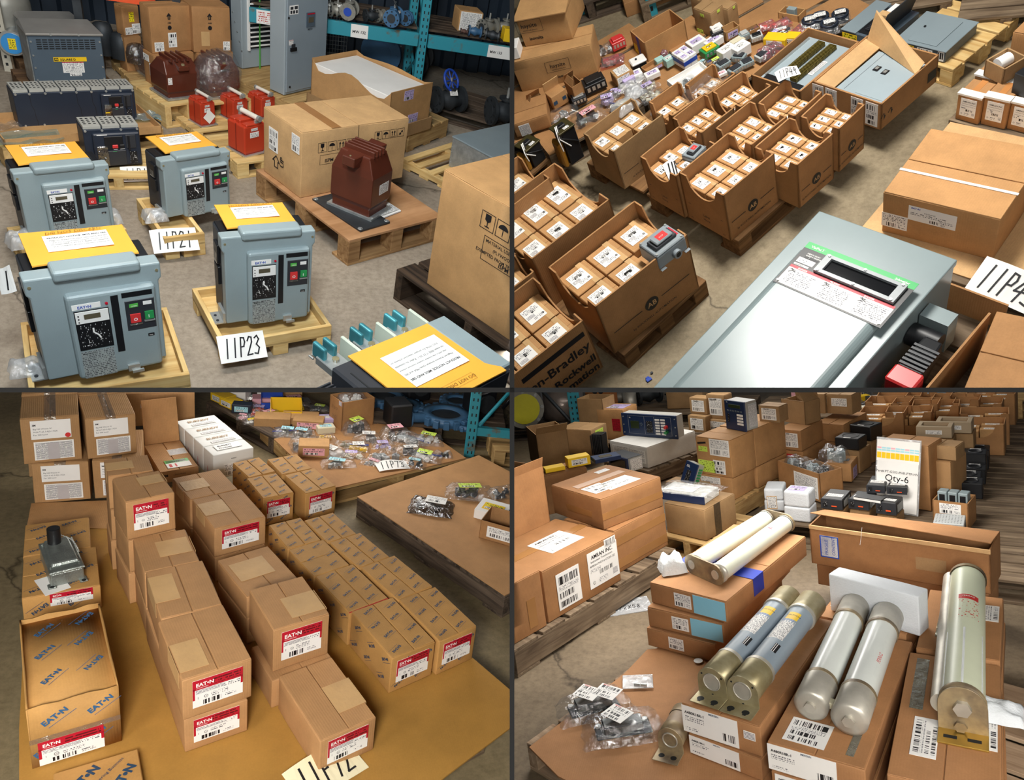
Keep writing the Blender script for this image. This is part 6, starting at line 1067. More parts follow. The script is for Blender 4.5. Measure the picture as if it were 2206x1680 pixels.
# left stock
def dhay(txts):
    def f(o,w,d,h):
        for u,v,s in txts: lettering(o,face('f',w,d,h),[('box',w*u-s*2.2,h*v-s*.6,w*u+s*2.2,h*v+s*1.5,.002,INK),('t','haysite',w*u,h*v+s*.25,s,INK,.01),('t','reinforced plastics',w*u,h*v-s*.3,s*.34,INK,.01),('t','isovolta',w*u+s*.6,h*v-s*1.9,s*.75,INK,.03)])
    return f
carton('hay1','long tan carton printed haysite, at the left edge',K1,'x',None,[],dhay(((.55,.52,.033),)),wob=.006); carton('hay2','tan carton printed haysite, upper one at the left edge',K1,'x',None,[],dhay(((.22,.62,.036),)),wob=.006)
w,d,h=dims('hay2'); obj('top_flap',M().hexa([(-.01,-.02,h),(w+.01,-.02,h),(w,d,h),(0,d,h)],[(-.01,-.02,h+.006),(w+.01,-.02,h+.006),(w,d,h+.05),(0,d,h+.05)],K1),[q for q in C.objects if q.get('label','').startswith('tan carton printed haysite, upper')][0])
smallbox('white carton standing on the long haysite carton at the left edge',pose('hay1',-.08,.02,dims('hay1')[2]+.003),.14,.1,.07,WHITE); smallbox('black device on the white carton at the left edge',pose('hay1',-.09,.03,dims('hay1')[2]+.075),.12,.08,.05,BLACK)
o=tray_or_open('obr','open brown carton with blue tape at its end, dark inside',K5,name='open_cardboard_box'); w,d,h=dims('obr'); obj('packing_tape',M().box((d*.42,0,.001),(d*.58,h,.002),BLUET,face('l',w,d,h)),o); label(o,face('l',w,d,h)@Mx.Translation((d*.22,h*.3,0)),d*.22,h*.4,'print',YELP,fp=FPY)
pallet('pallet under the open brown carton with blue tape',pose('obr',-.03,-.03,-.12),w*1.15,d*1.3,.118,mat=WG)
for k,lb in (('t1','tall kraft carton with lime stickers at its corners'),('t2','tall kraft carton right of the lime stickered one, torn label')):
    carton(k,lb,K4,'x',None,[('l',.25,.12,.34,.2,'print',{'paper':LIMEP,'fp':FPN}),('l',.5,.82,.2,.1,'print',{'paper':LIMEP,'fp':FPN}),('f',.3,.14,.36,.22,'print',{'paper':LIMEP,'fp':FPN}),('f',.6,.9,.2,.1,'print',{'paper':LIMEP,'fp':FPN})],None)
def dval(o,w,d,h): lettering(o,face('f',w,d,h),[('t','VALUE POWER',w*.42,h*.12,h*.2,ABI,.02),('poly',[(w*.25,h*.4),(w*.32,h*.4),(w*.22,h*.8)],ABI)])
tray_or_open('val','open tan carton with grey parts at the back of the stock pallet',K1,deco=dval); w,d,h=dims('val'); smallbox('grey part sticking out of the back tan carton',pose('val',w*.3,d*.3,.01),w*.4,d*.4,h*1.15,COL['gr'])
w,d,h=dims('wb')
for i in range(2):
    for j in range(2): smallbox('white and blue box, %s of a block of four'%(('near left','far left'),('near right','far right'))[i][j],pose('wb',i*w/2,j*d/2,0),w/2*.98,d/2*.98,h,WHITE,band=BLUEP,top=LIL,fp=FPL,group='white and blue boxes')
o=tray_or_open('wco','white open carton with an orange mark, brown inside',WHITE,t=.005); w,d,h=dims('wco'); lettering(o,face('l',w,d,h),[('quad',d*.4,h*.35,d*.75,h*.6,ORG)]); h0=h
bag('clear bag of silver parts inside the white open carton',pose('wco',w*.4,d*.5,.01),w*.5,d*.6,h*.7,COL['st'])
for k,lb in (('bl1','black cased transformer at the left edge with white lead'),('bl2','taller black cased transformer with amber windings')):
    w,d,h=dims(k); r=thing('control_transformer',lab if 0 else lb,'transformer',pose(k)); AMB=mk('amber_winding','#9a6a22',.35,var=.2)
    obj('core_case',M().box((0,0,0),(w,d,h),BLACK),r,bev=.003); obj('winding',M().box((-w*.45,d*.1,0),(0,d*.9,h*.75),AMB),r,bev=.02,seg=3); obj('top_frame',M().box((-w*.2,-.004,h),(w*1.04,d+.004,h+.01),mk('olive_steel','#4a4327',.35,.4,var=.1)),r,bev=.002)
    obj('terminal_board',M().box((w*.1,d*.3,h+.01),(w*.6,d*.6,h+.025),BLACK),r,bev=.002); label(r,face('t',w,d,h,.011)@Mx.Translation((w*.5,d*.15,0)),w*.4,d*.2,'print',None,'rating_label')
    for i,c in enumerate((WHITE,WHITE,BLACK)): m=M(); m.tube([(w*.2*i,d*.5,h+.02),(-w*.1+w*.1*i,d*.3,h+.04),(-w*.3+.1*w*i,0,h*.9),(-w*.25+.05*i,-.005,h*.55)],.0035,c,6); obj('lead_wire',m,r)
pallet('low pallet under the black cased transformers',pose('bl1',-.12,-.02,-.1),.42,.14,.098,mat=MATS['pallet_brown2'])
for k,lb in (('ct1','small open tan carton with blue wrapped part, at left'),('ct3','tall open tan carton with white label flap')): tray_or_open(k,lb,K2,t=.004,flaps=(('b',.05,-.5),('l',.04,-.6)))
o=carton('ct2','tan carton with dark blue printed squares and an open flap',K5,'x',None,[],None,flap=False); w,d,h=dims('ct2'); lettering(o,face('f',w,d,h),[('quad',w*.05,h*.35,w*.3,h*.6,NAVYINK),('quad',w*.66,h*.35,w*.9,h*.6,NAVYINK)]); obj('top_flap',M().box((0,0,0),(w,h*.7,.004),K3,face('b',w,d,h,0)@Mx.Translation((0,h,0))@Mx.Rotation(-.3,4,'X')),o)
o=carton('ct4','tan carton carrying bagged blue parts, at the left edge',K2,'x',None,[('f',.3,.4,.3,.8,'dense')],None)
carton('ct5','tan carton with white and red printed labels leaning on its side',K1,'x',None,[('f',.4,.55,.7,.8,'ship'),('t',.5,.5,.7,.8,'print')],None)
w,d,h=dims('cov'); r=thing('covered_meter','white lidded black meter case on the left stock','electrical part',pose('cov')); obj('case',M().box((0,0,0),(w,d,h),BLACK),r,bev=.003); obj('lid',M().box((-.004,-.004,h),(w+.004,d+.004,h*1.5),WHITE),r,bev=.006); obj('lid_knob',M().cyl((w*.4,d*.5,h*1.5),(w*.4,d*.5,h*1.7),.006,BLACK,8),r)
for i in range(11):
    w,d,h=dims('st%d'%i); lb='%s stock pallet under the small parts counted from the near side'%NTH(i); pallet(lb,pose('st%d'%i),w,d,h,mat=WG,n=4)
    solo('cardboard_sheet',M().box((.003,.003,0),(w-.003,d-.003,.004),K2),'cardboard sheet on the '+lb[:-28],'cardboard sheet',pose('st%d'%i,0,0,h+.0005))
stock('''g1|bag|34|24|14|red||sm|10|bag of dull red parts behind the left tan cartons
g2|bag|44|30|18|mx|||20|smoky clear bag beside the bright red device
g3|dev|30|24|22|red||red|20|bright red device next to the open brown carton
g4|bag|50|30|14|red||pk|0|clear bag of dull red bottles in front of the red device
g5|bag|18|14|18|mag||pk|20|magenta wrapped part left of the white and blue boxes
g6|box|18|16|16|teal|||25|pale teal box left of the twin teal boxes
g7|box|20|20|18|teal|W||30|pale teal and white box before the white and blue block
g8|box|36|30|22|wht|L||30|white box with lilac tag behind the white and blue block
g9|box|40|24|16|wht|L||35|low white box right of the lilac tagged one
g10|box|24|20|20|wht|L|front|20|white box with lilac front under the black meter
g11|dev|26|16|30|blk|W|wht|15|black meter with a white face on the white box
g12|open|32|26|22|tan|L|front|25|small open carton with large lilac tag
g13|box|34|24|22|wht|W||35|white carton with red stripe under the cream device
g14|box|36|28|24|wht|W||35|white carton with red stripe, right one of two
g15|dev|34|20|14|cream||cream|30|cream vented device on the white cartons
g16|dev|36|26|18|grn|Y|yel|30|green circuit device with yellow triangle
g17|bag|34|22|12|nav|G|zip|20|bag with lime tag in front of the green device
g18|dev|20|18|16|gr||lgr|20|stack of blue grey modules by the small open carton
g19|dev|24|16|14|lgr||blk|10|white and black device right of the blue grey modules
g20|bag|54|34|22|mag||pk|30|pink bubble wrapped roll beside the mustard boxes
g21|dev|30|18|16|gr||dk|-30|grey conduit device lying on the wire tangle
g22|dev|30|18|14|gr||dk|30|grey conduit device left of the wire tangle
g23|dev|32|18|14|gr||dk|35|grey conduit device nearest the panel carton
g24|dev|26|20|14|gr||dk|20|grey conduit device right of the wire tangle
g25|dev|28|20|14|lgr||dk|35|light grey switch box with round button by the panel
g26|box|50|26|18|yel|W|front|-30|mustard yellow box with white end label, left one
g27|bag|46|26|12|org||org|10|bag of bright orange gloves, left one
g28|bag|46|24|14|org||org|20|bag of bright orange gloves, right one
g29|bag|50|26|12|dk|W||10|clear bag of grey clothing below the orange gloves
g30|bag|44|26|14|blu|L||25|clear bag with blue parts and lilac tag
g31|bag|50|36|18|cream||org|30|clear bag of cream and orange parts by the blue coils
g32|box|28|22|18|yel|W|front|-30|mustard yellow box with white end label, right one
g33|open|26|18|12|kr|||20|shallow open kraft box below the orange gloves
g34|bag|34|22|10|dk|W||15|clear bag with white paper by the back tan carton
g36|bag|30|20|10|br|C||30|clear bag with pale blue label by the teal boxes
g37|open|44|24|10|kr|L|front|30|low open carton with lilac label before the meter case
g38|box|32|20|12|wht|L||20|white box with lilac paper beside the white carton
g39|bag|44|26|12|wht|||15|clear bag of white boxes on the left stock
g40|bag|46|26|14|cream||mk|10|bag of white moulded strips with red mark
g41|bag|44|30|14|wht||mk|30|milky bag of white fittings in the middle
g42|bag|50|32|12|cream|L||35|clear bag with a lilac paper before the white carton
g43|bag|30|20|8|wht|L||25|flat bag with a lilac paper near the black devices
g44|bag|52|30|12|cream|||30|clear bag of cream terminal strips by the cartons
g45|dev|30|20|8|br|G|brz|20|brass device with lime tag behind the white carton
g46|bag|40|26|12|tan|||20|crumpled clear bag behind the rear cartons
g47|box|22|14|8|wht|P||20|small box with pink paper behind the white carton
g48|bag|30|18|10|dk|||10|clear bag of dark parts behind the kraft box
u1|bag|62|40|14|st|||15|large clear bag of silver fittings on the left stock
u2|dev|32|26|18|dk||st|15|black finned device in clear wrap among the bags
u3|bag|76|48|22|blk|P||18|large clear bag with pink and lime tags over black strips
u4|bag|48|36|16|lil|L||-20|clear bag with a big lilac paper tag
u5|bag|42|26|10|wht|W|zip|-30|clear bag with blue strip and white label
u6|bag|34|20|8|lil|L||10|flat lilac tagged bag behind the big lilac one
u7|bag|26|18|8|br|||0|clear bag of brass parts between the bags
u8|bag|46|30|18|wht||mk|10|milky bag of white fittings before the black devices
u10|bag|50|30|14|cream|||20|clear bag of cream terminal blocks by the rear left carton
u11|bag|36|20|8|wht|C||10|flat bag with pale blue paper behind the grey carton
u13|bag|40|30|18|cream||mk|20|crumpled bag of cream parts above the grey carton
u14|bag|64|34|10|wht|W|zip|10|clear bag with blue strip on the left edge carton
u16|dev|48|34|26|blk||blk|20|row of glossy black breakers beside the haysite carton
u17|box|26|16|14|lil|||30|lilac box between the white bags
u18|box|34|22|12|wht|L||20|white flat box with lilac paper near the blue box
f1|roll|44|40|16|nav|||0|coil of dark blue cable in film, nearest left
f2|roll|46|40|18|nav|||0|coil of dark blue cable in film, second from left
f3|roll|44|40|18|nav|||0|coil of dark blue cable in film, nearest the panels
f5|roll|42|40|18|nav|||0|coil of dark blue cable in film, behind the others
f7|bag|40|26|12|wht|||10|clear bag of white parts below the blue coils
f8|bag|52|30|12|org||org|10|bag of orange and white parts beside the panel carton''')
# far side
TGR=mk('grey_rack_paint','#6a7a7c',.5,var=.15)
for k,lb,mt in (('rkl','teal rack post at the far left by the machines',TEAL),('rkn','teal rack post left of the open brown carton',TEAL),('rk','grey perforated rack post near the red valve',TGR)):
    x,y,_=P3(k); r=thing('rack_upright',lb,'rack',(x,y,0,.3)); obj('rack_post',M().box((0,0,0),(.06,.06,1.6),mt),r,bev=.004); m=M()
    for i in range(20): m.box((.02,-.001,.05+i*.06),(.035,0,.08+i*.06),LOUV)
    obj('slot_holes',m,r)
for k,lb,w_,d_,yw in (('bk1','pallet of valves at the far back, left one',.5,.4,-.1),('bk2','pallet of valves at the far back behind the blue coils',.6,.4,-.15),('bk3','pallet at the far back behind the panels',.6,.4,-.15),('bk4','pallet at the far back under the red valve',.7,.4,-.15),('pfar','small pallet with a board at the far right',.4,.4,-.3),('pl1','dark pallet of machines at the far left',.9,.5,.1)):
    x,y,_=P3(k); pallet(lb,(x-w_/2,y,0,yw),w_,d_,.13,mat=WG if k!='pl1' else WO,n=5)
for i,(k,dx,s,mt,lb) in enumerate((('bk1',-.1,.12,DKSTEEL,'dark valve on the far left back pallet'),('bk1',.1,.12,GREYV,'grey valve on the far left back pallet'),('bk2',-.15,.13,BLUEV,'blue valve on the back pallet behind the coils'),('bk2',.08,.13,DKSTEEL,'black valve on the back pallet behind the coils'),('bk3',.0,.14,DKSTEEL,'black valve on the pallet behind the panels'),('bk3',.22,.13,GREYV,'grey valve on the pallet behind the panels'),('pl1',-.3,.2,DKSTEEL,'dark motor on the far left pallet'),('pl1',-.05,.2,BLUEV,'dark blue pump on the far left pallet'),('pl1',.2,.22,DKSTEEL,'dark pump at the right of the far left pallet'))):
    x,y,_=P3(k); valve(lb,(x+dx,y+.2,.132,.4+i),s,mt)
for k,lb,mt in (('redv','bright red double flanged valve at the back',mk('bright_red_paint','#c8202a',.35,var=.08)),('blkv','black valve on a round base at the back',DKSTEEL)):
    x,y,_=P3(k); valve(lb,(x,y+.15,.132,.2),.16,mt,up=True)
x,y,_=P3('tank'); r=thing('pipe_spool','cream tank with domed ends at the far right','tank',(x,y+.2,.13,-.1)); CT=mk('cream_tank','#b5ad9c',.5,var=.1); obj('shell',M().cyl((-.2,0,.14),(.35,0,.14),.12,CT,20),r); obj('end_flange',M().cyl((-.24,0,.14),(-.2,0,.14),.15,CT,20),r); obj('nozzle',M().cyl((.0,-.11,.14),(.0,-.18,.14),.05,CT,14),r)
x,y,_=P3('dvr'); smallbox('blue grey cased device behind the tall kraft cartons',(x,y,.13,.2),.12,.1,.12,SLATE); carton('dvb','low tan carton behind the open brown carton',K2,P=P3('rkm')+(.2,),DM=(.34,.2,.1))
x,y,_=P3('dvr'); pallet('pallet behind the tall kraft cartons',(x-.2,y-.05,0,.2),.6,.4,.125,mat=WG)
x,y,_=P3('bluec'); solo('blue_clip',M().box((0,0,0),(.024,.016,.006),BLUEP).box((.004,.016,0),(.02,.024,.006),BLUEP),'small blue plastic clip on the floor','clip',(x,y,.001,.6),bev=.001)
x,y,_=P3('nut'); solo('hex_nut',M().cyl((0,0,0),(0,0,.006),.006,DKSTEEL,6),'small dark nut on the floor','nut',(x,y,.001,0))
bayfloor('TR',-4,5,.3,7.5,floor_mat('worn_concrete_warm','#a39478','#857760','#4a4030'))
o=obj('wall_rear',M().box((-4,6.4,0),(5,6.5,3),mk('dark_wall','#1a1c1f',.8,var=.1))); o['kind']='structure'; put(o,0,0,0)
# ================================================================ bay three: labelled cartons on a cardboard covered pallet
setbay('BL')
KM=card('kraft_mustard','#a87c3a',.85,.1); KP=card('kraft_printed','#b5884e',.85,.15); KL=card('kraft_plain','#b3875a',.85,.3)
def hull(pre,n,z=None): return [(D['%s%d'%(pre,i)][1],D['%s%d'%(pre,i)][2]) for i in range(n)]
def ccw(p): return p if sum(a[0]*b[1]-b[0]*a[1] for a,b in zip(p,p[1:]+p[:1]))>0 else p[::-1]
pz=D['sh0'][3]
solo('cardboard_sheet',M().prism(ccw(hull('sh',11)),pz-.009,pz-.003,KM),'large mustard brown cardboard sheet under the red labelled cartons','cardboard sheet',(0,0,0))
solo('cardboard_sheet',M().prism(ccw(hull('sf',4)),pz-.002,pz-.0006,K5),'smaller scuffed cardboard sheet in front of the stacked white labelled cartons','cardboard sheet',(0,0,0))
x,y,_=D['sh1'][1:4]; ya=D['r4'][4]
pallet('dark pallet under the large mustard cardboard sheet',(x-1.02*math.cos(ya)-.02,y-1.02*math.sin(ya)+.1,0,ya),1.25,1.35,pz-.01,mat=WG,n=9)
def eat(key,lab,front=True,patch=True,logo=None,seam='y',mat=None,lb=(.5,.55,.72,.66),group=None,band=(.62,.08,.98,.5),yl=None):
    L=[('f',)+lb+('eaton',)] if front else []
    tp=[('t',)+band+(PTAPE,)] if patch else []
    dec=(lambda o,w,d,h: logos(o,w,d,h,logo[0],logo[1]*w,seed=len(lab))) if logo else None
    o=carton(key,lab,mat or KL,seam,None,L,dec,group=group,tapes=tp,wob=.005)
    if patch:
        w,d,h=dims(key); u0,v0,u1,v1=band
        if u1>.9: obj('paper_tape',M().box((w+.0005,v0*d,h*.62),(w+.0016,v1*d,h),PTAPE),o)
        elif u0<.1: obj('paper_tape',M().box((-.0016,v0*d,h*.62),(-.0005,v1*d,h),PTAPE),o)
    return o
eat('k5','plain carton with red label, bottom of the front pair',patch=False); eat('k4','plain carton with red label on top of the front pair',band=(.02,.1,.42,.55))
eat('k3','plain carton with tape patch, directly behind the top of the front pair',False,band=(.0,.3,.4,.85)); eat('k2','plain carton with wide tape patch, below the raised red labelled carton',False,band=(.35,.3,.95,.75))
eat('k1','raised plain carton with red label at the back of the left row',band=(.45,.5,.95,.85)); eat('k0','plain carton with tape patch behind the raised red labelled one',False,band=(.0,.3,.6,.75))
w,d,h=dims('k5')
for i,(k,zz,lb) in enumerate((('k3','k5','hidden lower carton of the left row, second from the front'),('k2','k5','hidden lower carton of the left row, third from the front'))):
    ww,dd,_=dims(k); carton(k,lb,KL,'y',P=pose(k,.0,0,pz-D[k][3]+.001),DM=(ww,dd,D[k][3]-pz-.002),wob=.003)
for k,lb in (('k1','plain carton supporting the raised red labelled one'),('k0','plain carton at the bottom of the left row end')):
    ww,dd,_=dims(k); hh=(D[k][3]-pz); carton(k,lb+', upper',KL,'y',P=pose(k,.002,0,-hh/2),DM=(ww,dd,hh/2-.002),wob=.003); carton(k,lb+', lower',KL,'y',P=pose(k,-.004,0,-hh+.001),DM=(ww*1.02,dd,hh/2-.002),wob=.003)
eat('r4','plain carton with red label at the front of the middle row, crinkled tape',band=(.5,.22,1.0,.62)); eat('r3b','plain carton under the pink red labelled one in the middle row',False,False)
eat('r3','plain carton with bright red label in the middle row',band=(.38,.12,.98,.6)); eat('r2','plain carton with tape patch behind the bright red labelled one',False,band=(.1,.35,.75,.8))
eat('r1','plain carton with red label near the back of the middle row',band=(.02,.4,.5,.8)); eat('r0','plain carton at the far end of the middle row',False,band=(.05,.35,.55,.75))
for k,lb in (('r2','plain carton hidden under the middle row carton'),('r1','plain carton under the rear red labelled one'),('r0','plain carton under the far end of the middle row')):
    ww,dd,_=dims(k); carton(k,lb,KL,'y',P=pose(k,0,0,pz-D[k][3]+.001),DM=(ww,dd,D[k][3]-pz-.002),wob=.003)
PQ=(('q7','front left printed carton with red label',True,'tfl'),('q8','front right printed carton with red label',True,'tf'),('q5','printed carton behind the front left one',False,'tl'),('q6','printed carton behind the front right one',False,'t'),('q3','printed carton in the middle of the left file',False,'tl'),('q4','printed carton in the middle of the right file',False,'t'),('q1','printed carton just below the rear red labelled left one',False,'tl'),('q2','printed carton just below the rear red labelled right one',False,'tf'),('p1','rear left printed carton with red label',True,'tfl'),('p2','rear right printed carton with red label',True,'tf'),('p1b','last printed carton behind the rear left red label',False,'tl'),('p2b','last printed carton behind the rear right red label',False,'t'))
for k,lb,fr,fs in PQ: eat(k,lb,fr,False,(fs,.085),'y' if k!='q3' else 'x',KP,lb=(.5,.55,.74,.6))
ww,dd,hh=dims('p1')
q=obj('strap',M().box((-.001,-.001,dims('q5')[2]-.006),(dims('q5')[0],.0,dims('q5')[2]-.003),RED),[z for z in C.objects if z.get('label')=='printed carton behind the front left one'][0])
for i,(k,lb) in enumerate((('s1a','printed carton under the back half of the grey metal device'),('s1b','printed carton with red label under the grey metal device'))):
    eat(k,lb,k=='s1b',False,('tf',.085),'x',KP,lb=(.62,.72,.55,.5))
# open topped printed carton
w,d,h=dims('s2'); m=M(); t=.006
for f in 'fblr': fw=w if f in'fb' else d; m.prism([(0,0),(fw,0),(fw,h)]+[(fw*(1-i/6),h*(1-.02*math.sin(i*2.1))) for i in range(1,6)]+[(0,h)],-t,0,KP,face(f,w,d,h,0))
m.box((t,t,0),(w-t,d-t,h*.92),KP)
o=solo('open_cardboard_box',m,'battered printed carton with sunken top and creased red label','cardboard box',pose('s2'),wob=.004,cuts=1)
m=M(); F=Mx.Translation((0,0,h*.92+.0018))
it=[]
for i,(u,v) in enumerate(((.3,.84),(.75,.9),(.28,.58),(.7,.66),(.32,.3),(.76,.36))):
    a=.75+(PI if i%2 else 0); it.append(('t','EAT•N',w*u,d*v,w*.1,BLUEINK,.04,a)); c,s=math.cos(a),math.sin(a); q=w*.1; it.append(('l',w*u-c*q*1.4+s*q*.5,d*v-s*q*1.4-c*q*.5,w*u+c*q*2+s*q*.5,d*v+s*q*2-c*q*.5,q*.07,BLUEINK))
lettering(o,F,it,'printed_logo'); logos(o,w,d,h*1.0,'f',.11*w,BLUEINK,1,3); label(o,face('f',w,d,h,.002)@Mx.Translation((w*.44,h*.22,0)),w*.72,h*.4,'eaton'); obj('clear_tape',M().box((.0,-.0035,h*.42),(w,-.003,h*.5),CLEART),o)
w,d,h=dims('s3'); o=solo('cardboard_box',M().box((0,0,0),(w,d,h),KP),'printed carton cut by the lower edge beside the battered one','cardboard box',pose('s3'),bev=.003)
lettering(o,face('t',w,d,h),[('t','EAT•N',w*.35,d*.55,w*.17,NAVYINK,.05,.7),('t','EAT•N',w*.8,d*.3,w*.17,NAVYINK,.05,.9),('t','Powering Business',w*.62,d*.6,w*.07,NAVYINK,0,.7)])
# grey cast device
w,d,h=dims('dev'); ZN=mk('cast_zinc','#9aa19c',.36,.75,var=.18,scale=14,bump=.5,bscale=180); r=thing('cast_switch_box','grey cast metal device with black spout and chain on printed cartons','control station',pose('dev'))
obj('housing',M().hexa([(0,0,0),(w,0,0),(w,d,0),(0,d,0)],[(.02*w,.02*d,h*.62),(w*.98,.02*d,h*.62),(w*.96,d*.97,h*.62),(.04*w,d*.97,h*.62)],ZN),r,bev=.006,seg=2); cv=obj('cover',M().box((-.01*w,-.005,h*.62),(w*1.01,d*.99,h*.76),ZN),r,bev=.006,seg=2)
m=M().hexa([(w*.08,d*.12,h*.76),(w*.92,d*.12,h*.76),(w*.88,d*.95,h*.76),(w*.12,d*.95,h*.76)],[(w*.12,d*.16,h*.92),(w*.88,d*.16,h*.92),(w*.84,d*.92,h*.95),(w*.16,d*.92,h*.95)],ZN); obj('cover_plate',m,cv,bev=.004)
obj('name_label',M().box((w*.14,d*.3,h*.885),(w*.5,d*.55,h*.905),mk('pale_label','#b9c7ca',.3,var=.1)),cv)
m=M(); c0=(w*.42,d*.8,h*.9); m.cyl(c0,(c0[0],c0[1],h*1.65),w*.21,BLACK,20,r2=w*.2); m.cyl((c0[0],c0[1],h*1.651),(c0[0],c0[1],h*1.652),w*.17,LOUV,20); obj('spout',m,r)
for x,y in ((.08,.14),(.9,.14),(.08,.9),(.9,.9)): s=M(); bolt(s,(w*x,d*y,h*.77),(0,0,1),.05*w,ZN); obj('cover_screw',s,cv)
for i in range(22):
    t=i/21; p=V((w*(.62+.36*t+.1*math.sin(t*3)),d*(.9-.5*t),h*(1.1-.25*t+.1*math.sin(t*3.1)))); obj('chain_link',M().torus(p,(1,.3,0) if i%2 else (0,.3,1),w*.026,w*.008,STEEL,8),r)
for x,y in ((-.08,-.06),(.82,-.08)): obj('mounting_ear',M().prism([(w*x,d*y),(w*(x+.24),d*y),(w*(x+.24),.02),(w*x,.02)],0,.008,ZN).cyl((w*(x+.12),d*(y+.03),.008),(w*(x+.12),d*(y+.03),.0085),.008,LOUV,10),r,bev=.003)
solo('paper_sheet',M().box((-.03,-.03,.0005),(w*.5,d*.4,.0015),WHITE),'white paper with handwriting under the grey metal device','paper',pose('dev',0,-.01,-.0005,.15))
x,y,_=D['sg72'][1:4]; sign('cream card with handwriting at the lower edge of the sheet',(x-.13,y-.1,pz+.002,ya+.15),.24,.14,'11P72',mat=mk('cream_card','#e6dcb8',.6,var=.03),tilt=Mx.Rotation(.15,4,'X'))
x,y,z=D['sg73'][1:4]; sign('white card reading 11P73 on the far table edge',(x-.1,y-.02,z+.008,.2),.2,.1,'11P73',tilt=Mx.Rotation(.1,4,'X'))
# white labelled cartons at the back left
KR=card('kraft_ribbed','#a98257',.86,.6)
E3=[('t',.04,.72,.13,'3M','INK',.04),('T',.06,.52,.11,'Big Hill Winnie IV','INK'),('T',.06,.36,.11,'7624-T-65-3-RJS-17GX','INK'),('T',.06,.2,.11,'For 500 kcmil','INK')]
def m3(k,lb,red=False):
    o=carton(k,lb,KR,'y',(dims(k)[0]*.2,CLEART,.09),[('f',.5,.73,.68,.4,'none',{'extra':E3}),('f',.53,.27,.68,.4,'dense')])
    w,d,h=dims(k); F=face('f',w,d,h,.003)
    for v in (.25,.72): obj('tape_patch',M().box((w*.42,h*(v-.18),0),(w*.62,h*(v+.18),.0006),mk('greyish_tape','#b9b3b4',.3,var=.1)) ,o,F) if v<.3 else None
    if red: m=M(); c=(w*.78,h*.58); m.add([(c[0]+.05*w*math.cos(i*PI/8),c[1]+.05*w*math.sin(i*PI/8),.004) for i in range(16)],[tuple(range(16))],RBTN,face('f',w,d,h)); obj('round_sticker',m,o)['label']='round red sticker'
    return o
m3('m_ll','ribbed carton with white labels, lower left of the corner stack'); m3('m_ul','ribbed carton with white labels and a red dot, upper left of the corner stack',True); m3('m_lr','ribbed carton with white labels, lower right of the corner stack'); m3('m_ur','ribbed carton with white labels, upper right of the corner stack')
for k,lb in (('m_ul','taped carton behind the upper left ribbed one'),('m_ur','taped carton behind the upper right ribbed one')):
    w,d,h=dims(k); carton(k,lb,KR,'y',(w*.2,CLEART,.05),P=pose(k,.0,d+.015,.0),DM=(w,d*.8,h*1.03))
    carton(k,lb.replace('taped carton','lower carton'),KR,'y',None,P=pose(k,.0,d+.015,-dims('m_ll')[2]),DM=(w,d*.8,dims('m_ll')[2]-.003))
carton('bk','wide plain carton at the back behind the raised flap',KL,'x',None,[('f',.35,.62,.2,.12,'dense')])
def dsa(o,w,d,h):
    obj('top_flap',M().box((0,0,0),(w*.94,dims('sand')[1]*.72,.005),K5,face('b',w,d,h,0)@Mx.Rotation(PI,4,'Y')@Mx.Translation((-w*.97,h,0))@Mx.Rotation(-.22,4,'X')),o,bev=.002)
    lettering(o,face('f',w,d,h),[('t','3M',w*.14,h*.55,h*.26,INK,.04),('t','| Scotchkote',w*.5,h*.58,h*.17,INK)])
    label(o,face('t',w,d,h)@Mx.Translation((w*.72,d*.6,0)),w*.5,d*.22,'dense',mk('peach_label','#d9b790',.6,var=.04)); label(o,face('t',w,d,h)@Mx.Translation((w*.55,d*.2,.001)),w*.62,d*.26,'none',None,'stock_label',extra=[('r',0,.62,1,1,'LIME'),('r',.05,.66,.86,.96,'WHITE'),('t',.2,.7,.22,'60232060','INK',.02),('r',.1,.1,.22,.5,'RBTN'),('r',.35,.1,.42,.5,'RBTN')])
carton('sand','brown carton with raised flap and green edged label',KL,'y',None,[],dsa)
w,d,h=dims('bw'); WB=mk('white_box_board','#dcdcd8',.55,var=.04)
for i in range(4):
    dd=d/4; lb=('nearest white printed box with a torn label flap','second white printed box in the row','third white printed box in the row','last white printed box with a black scuff')[i]
    o=carton('bw',lb,WB,'x',None,[],None,flap=False,P=pose('bw',0,i*dd,0),DM=(w,dd*.97,h),cat='box',name='white_carton',group='white boxes in a row',wob=.002)
    F=face('t',w,dd*.97,h)
    if i==0: label(o,F@Mx.Translation((w*.5,dd*.6,.001)),w*.62,dd*.5,'none',None,'torn_label',extra=[('t',.12,.56,.3,'BURNDY','INK',.03),('t',.12,.16,.3,'Products','INK',.02)]); lettering(o,face('f',w,dd,h),[('t','BURNDY',w*.5,h*.72,h*.05,INK,.02)]); label(o,face('f',w,dd,h)@Mx.Translation((w*.4,h*.3,0)),w*.3,h*.5,'ship')
    else: lettering(o,F,[('t','BURNDY',w*.5,dd*.5,dd*.24,K4,.02)]); label(o,F@Mx.Translation((w*.55,dd*.22,0)),w*.6,dd*.2,'dense')
    lettering(o,face('l',w,dd,h),[('t','BURNDY',dd*.5,h*.2,h*.1,REDINK,.02,PI/2)])
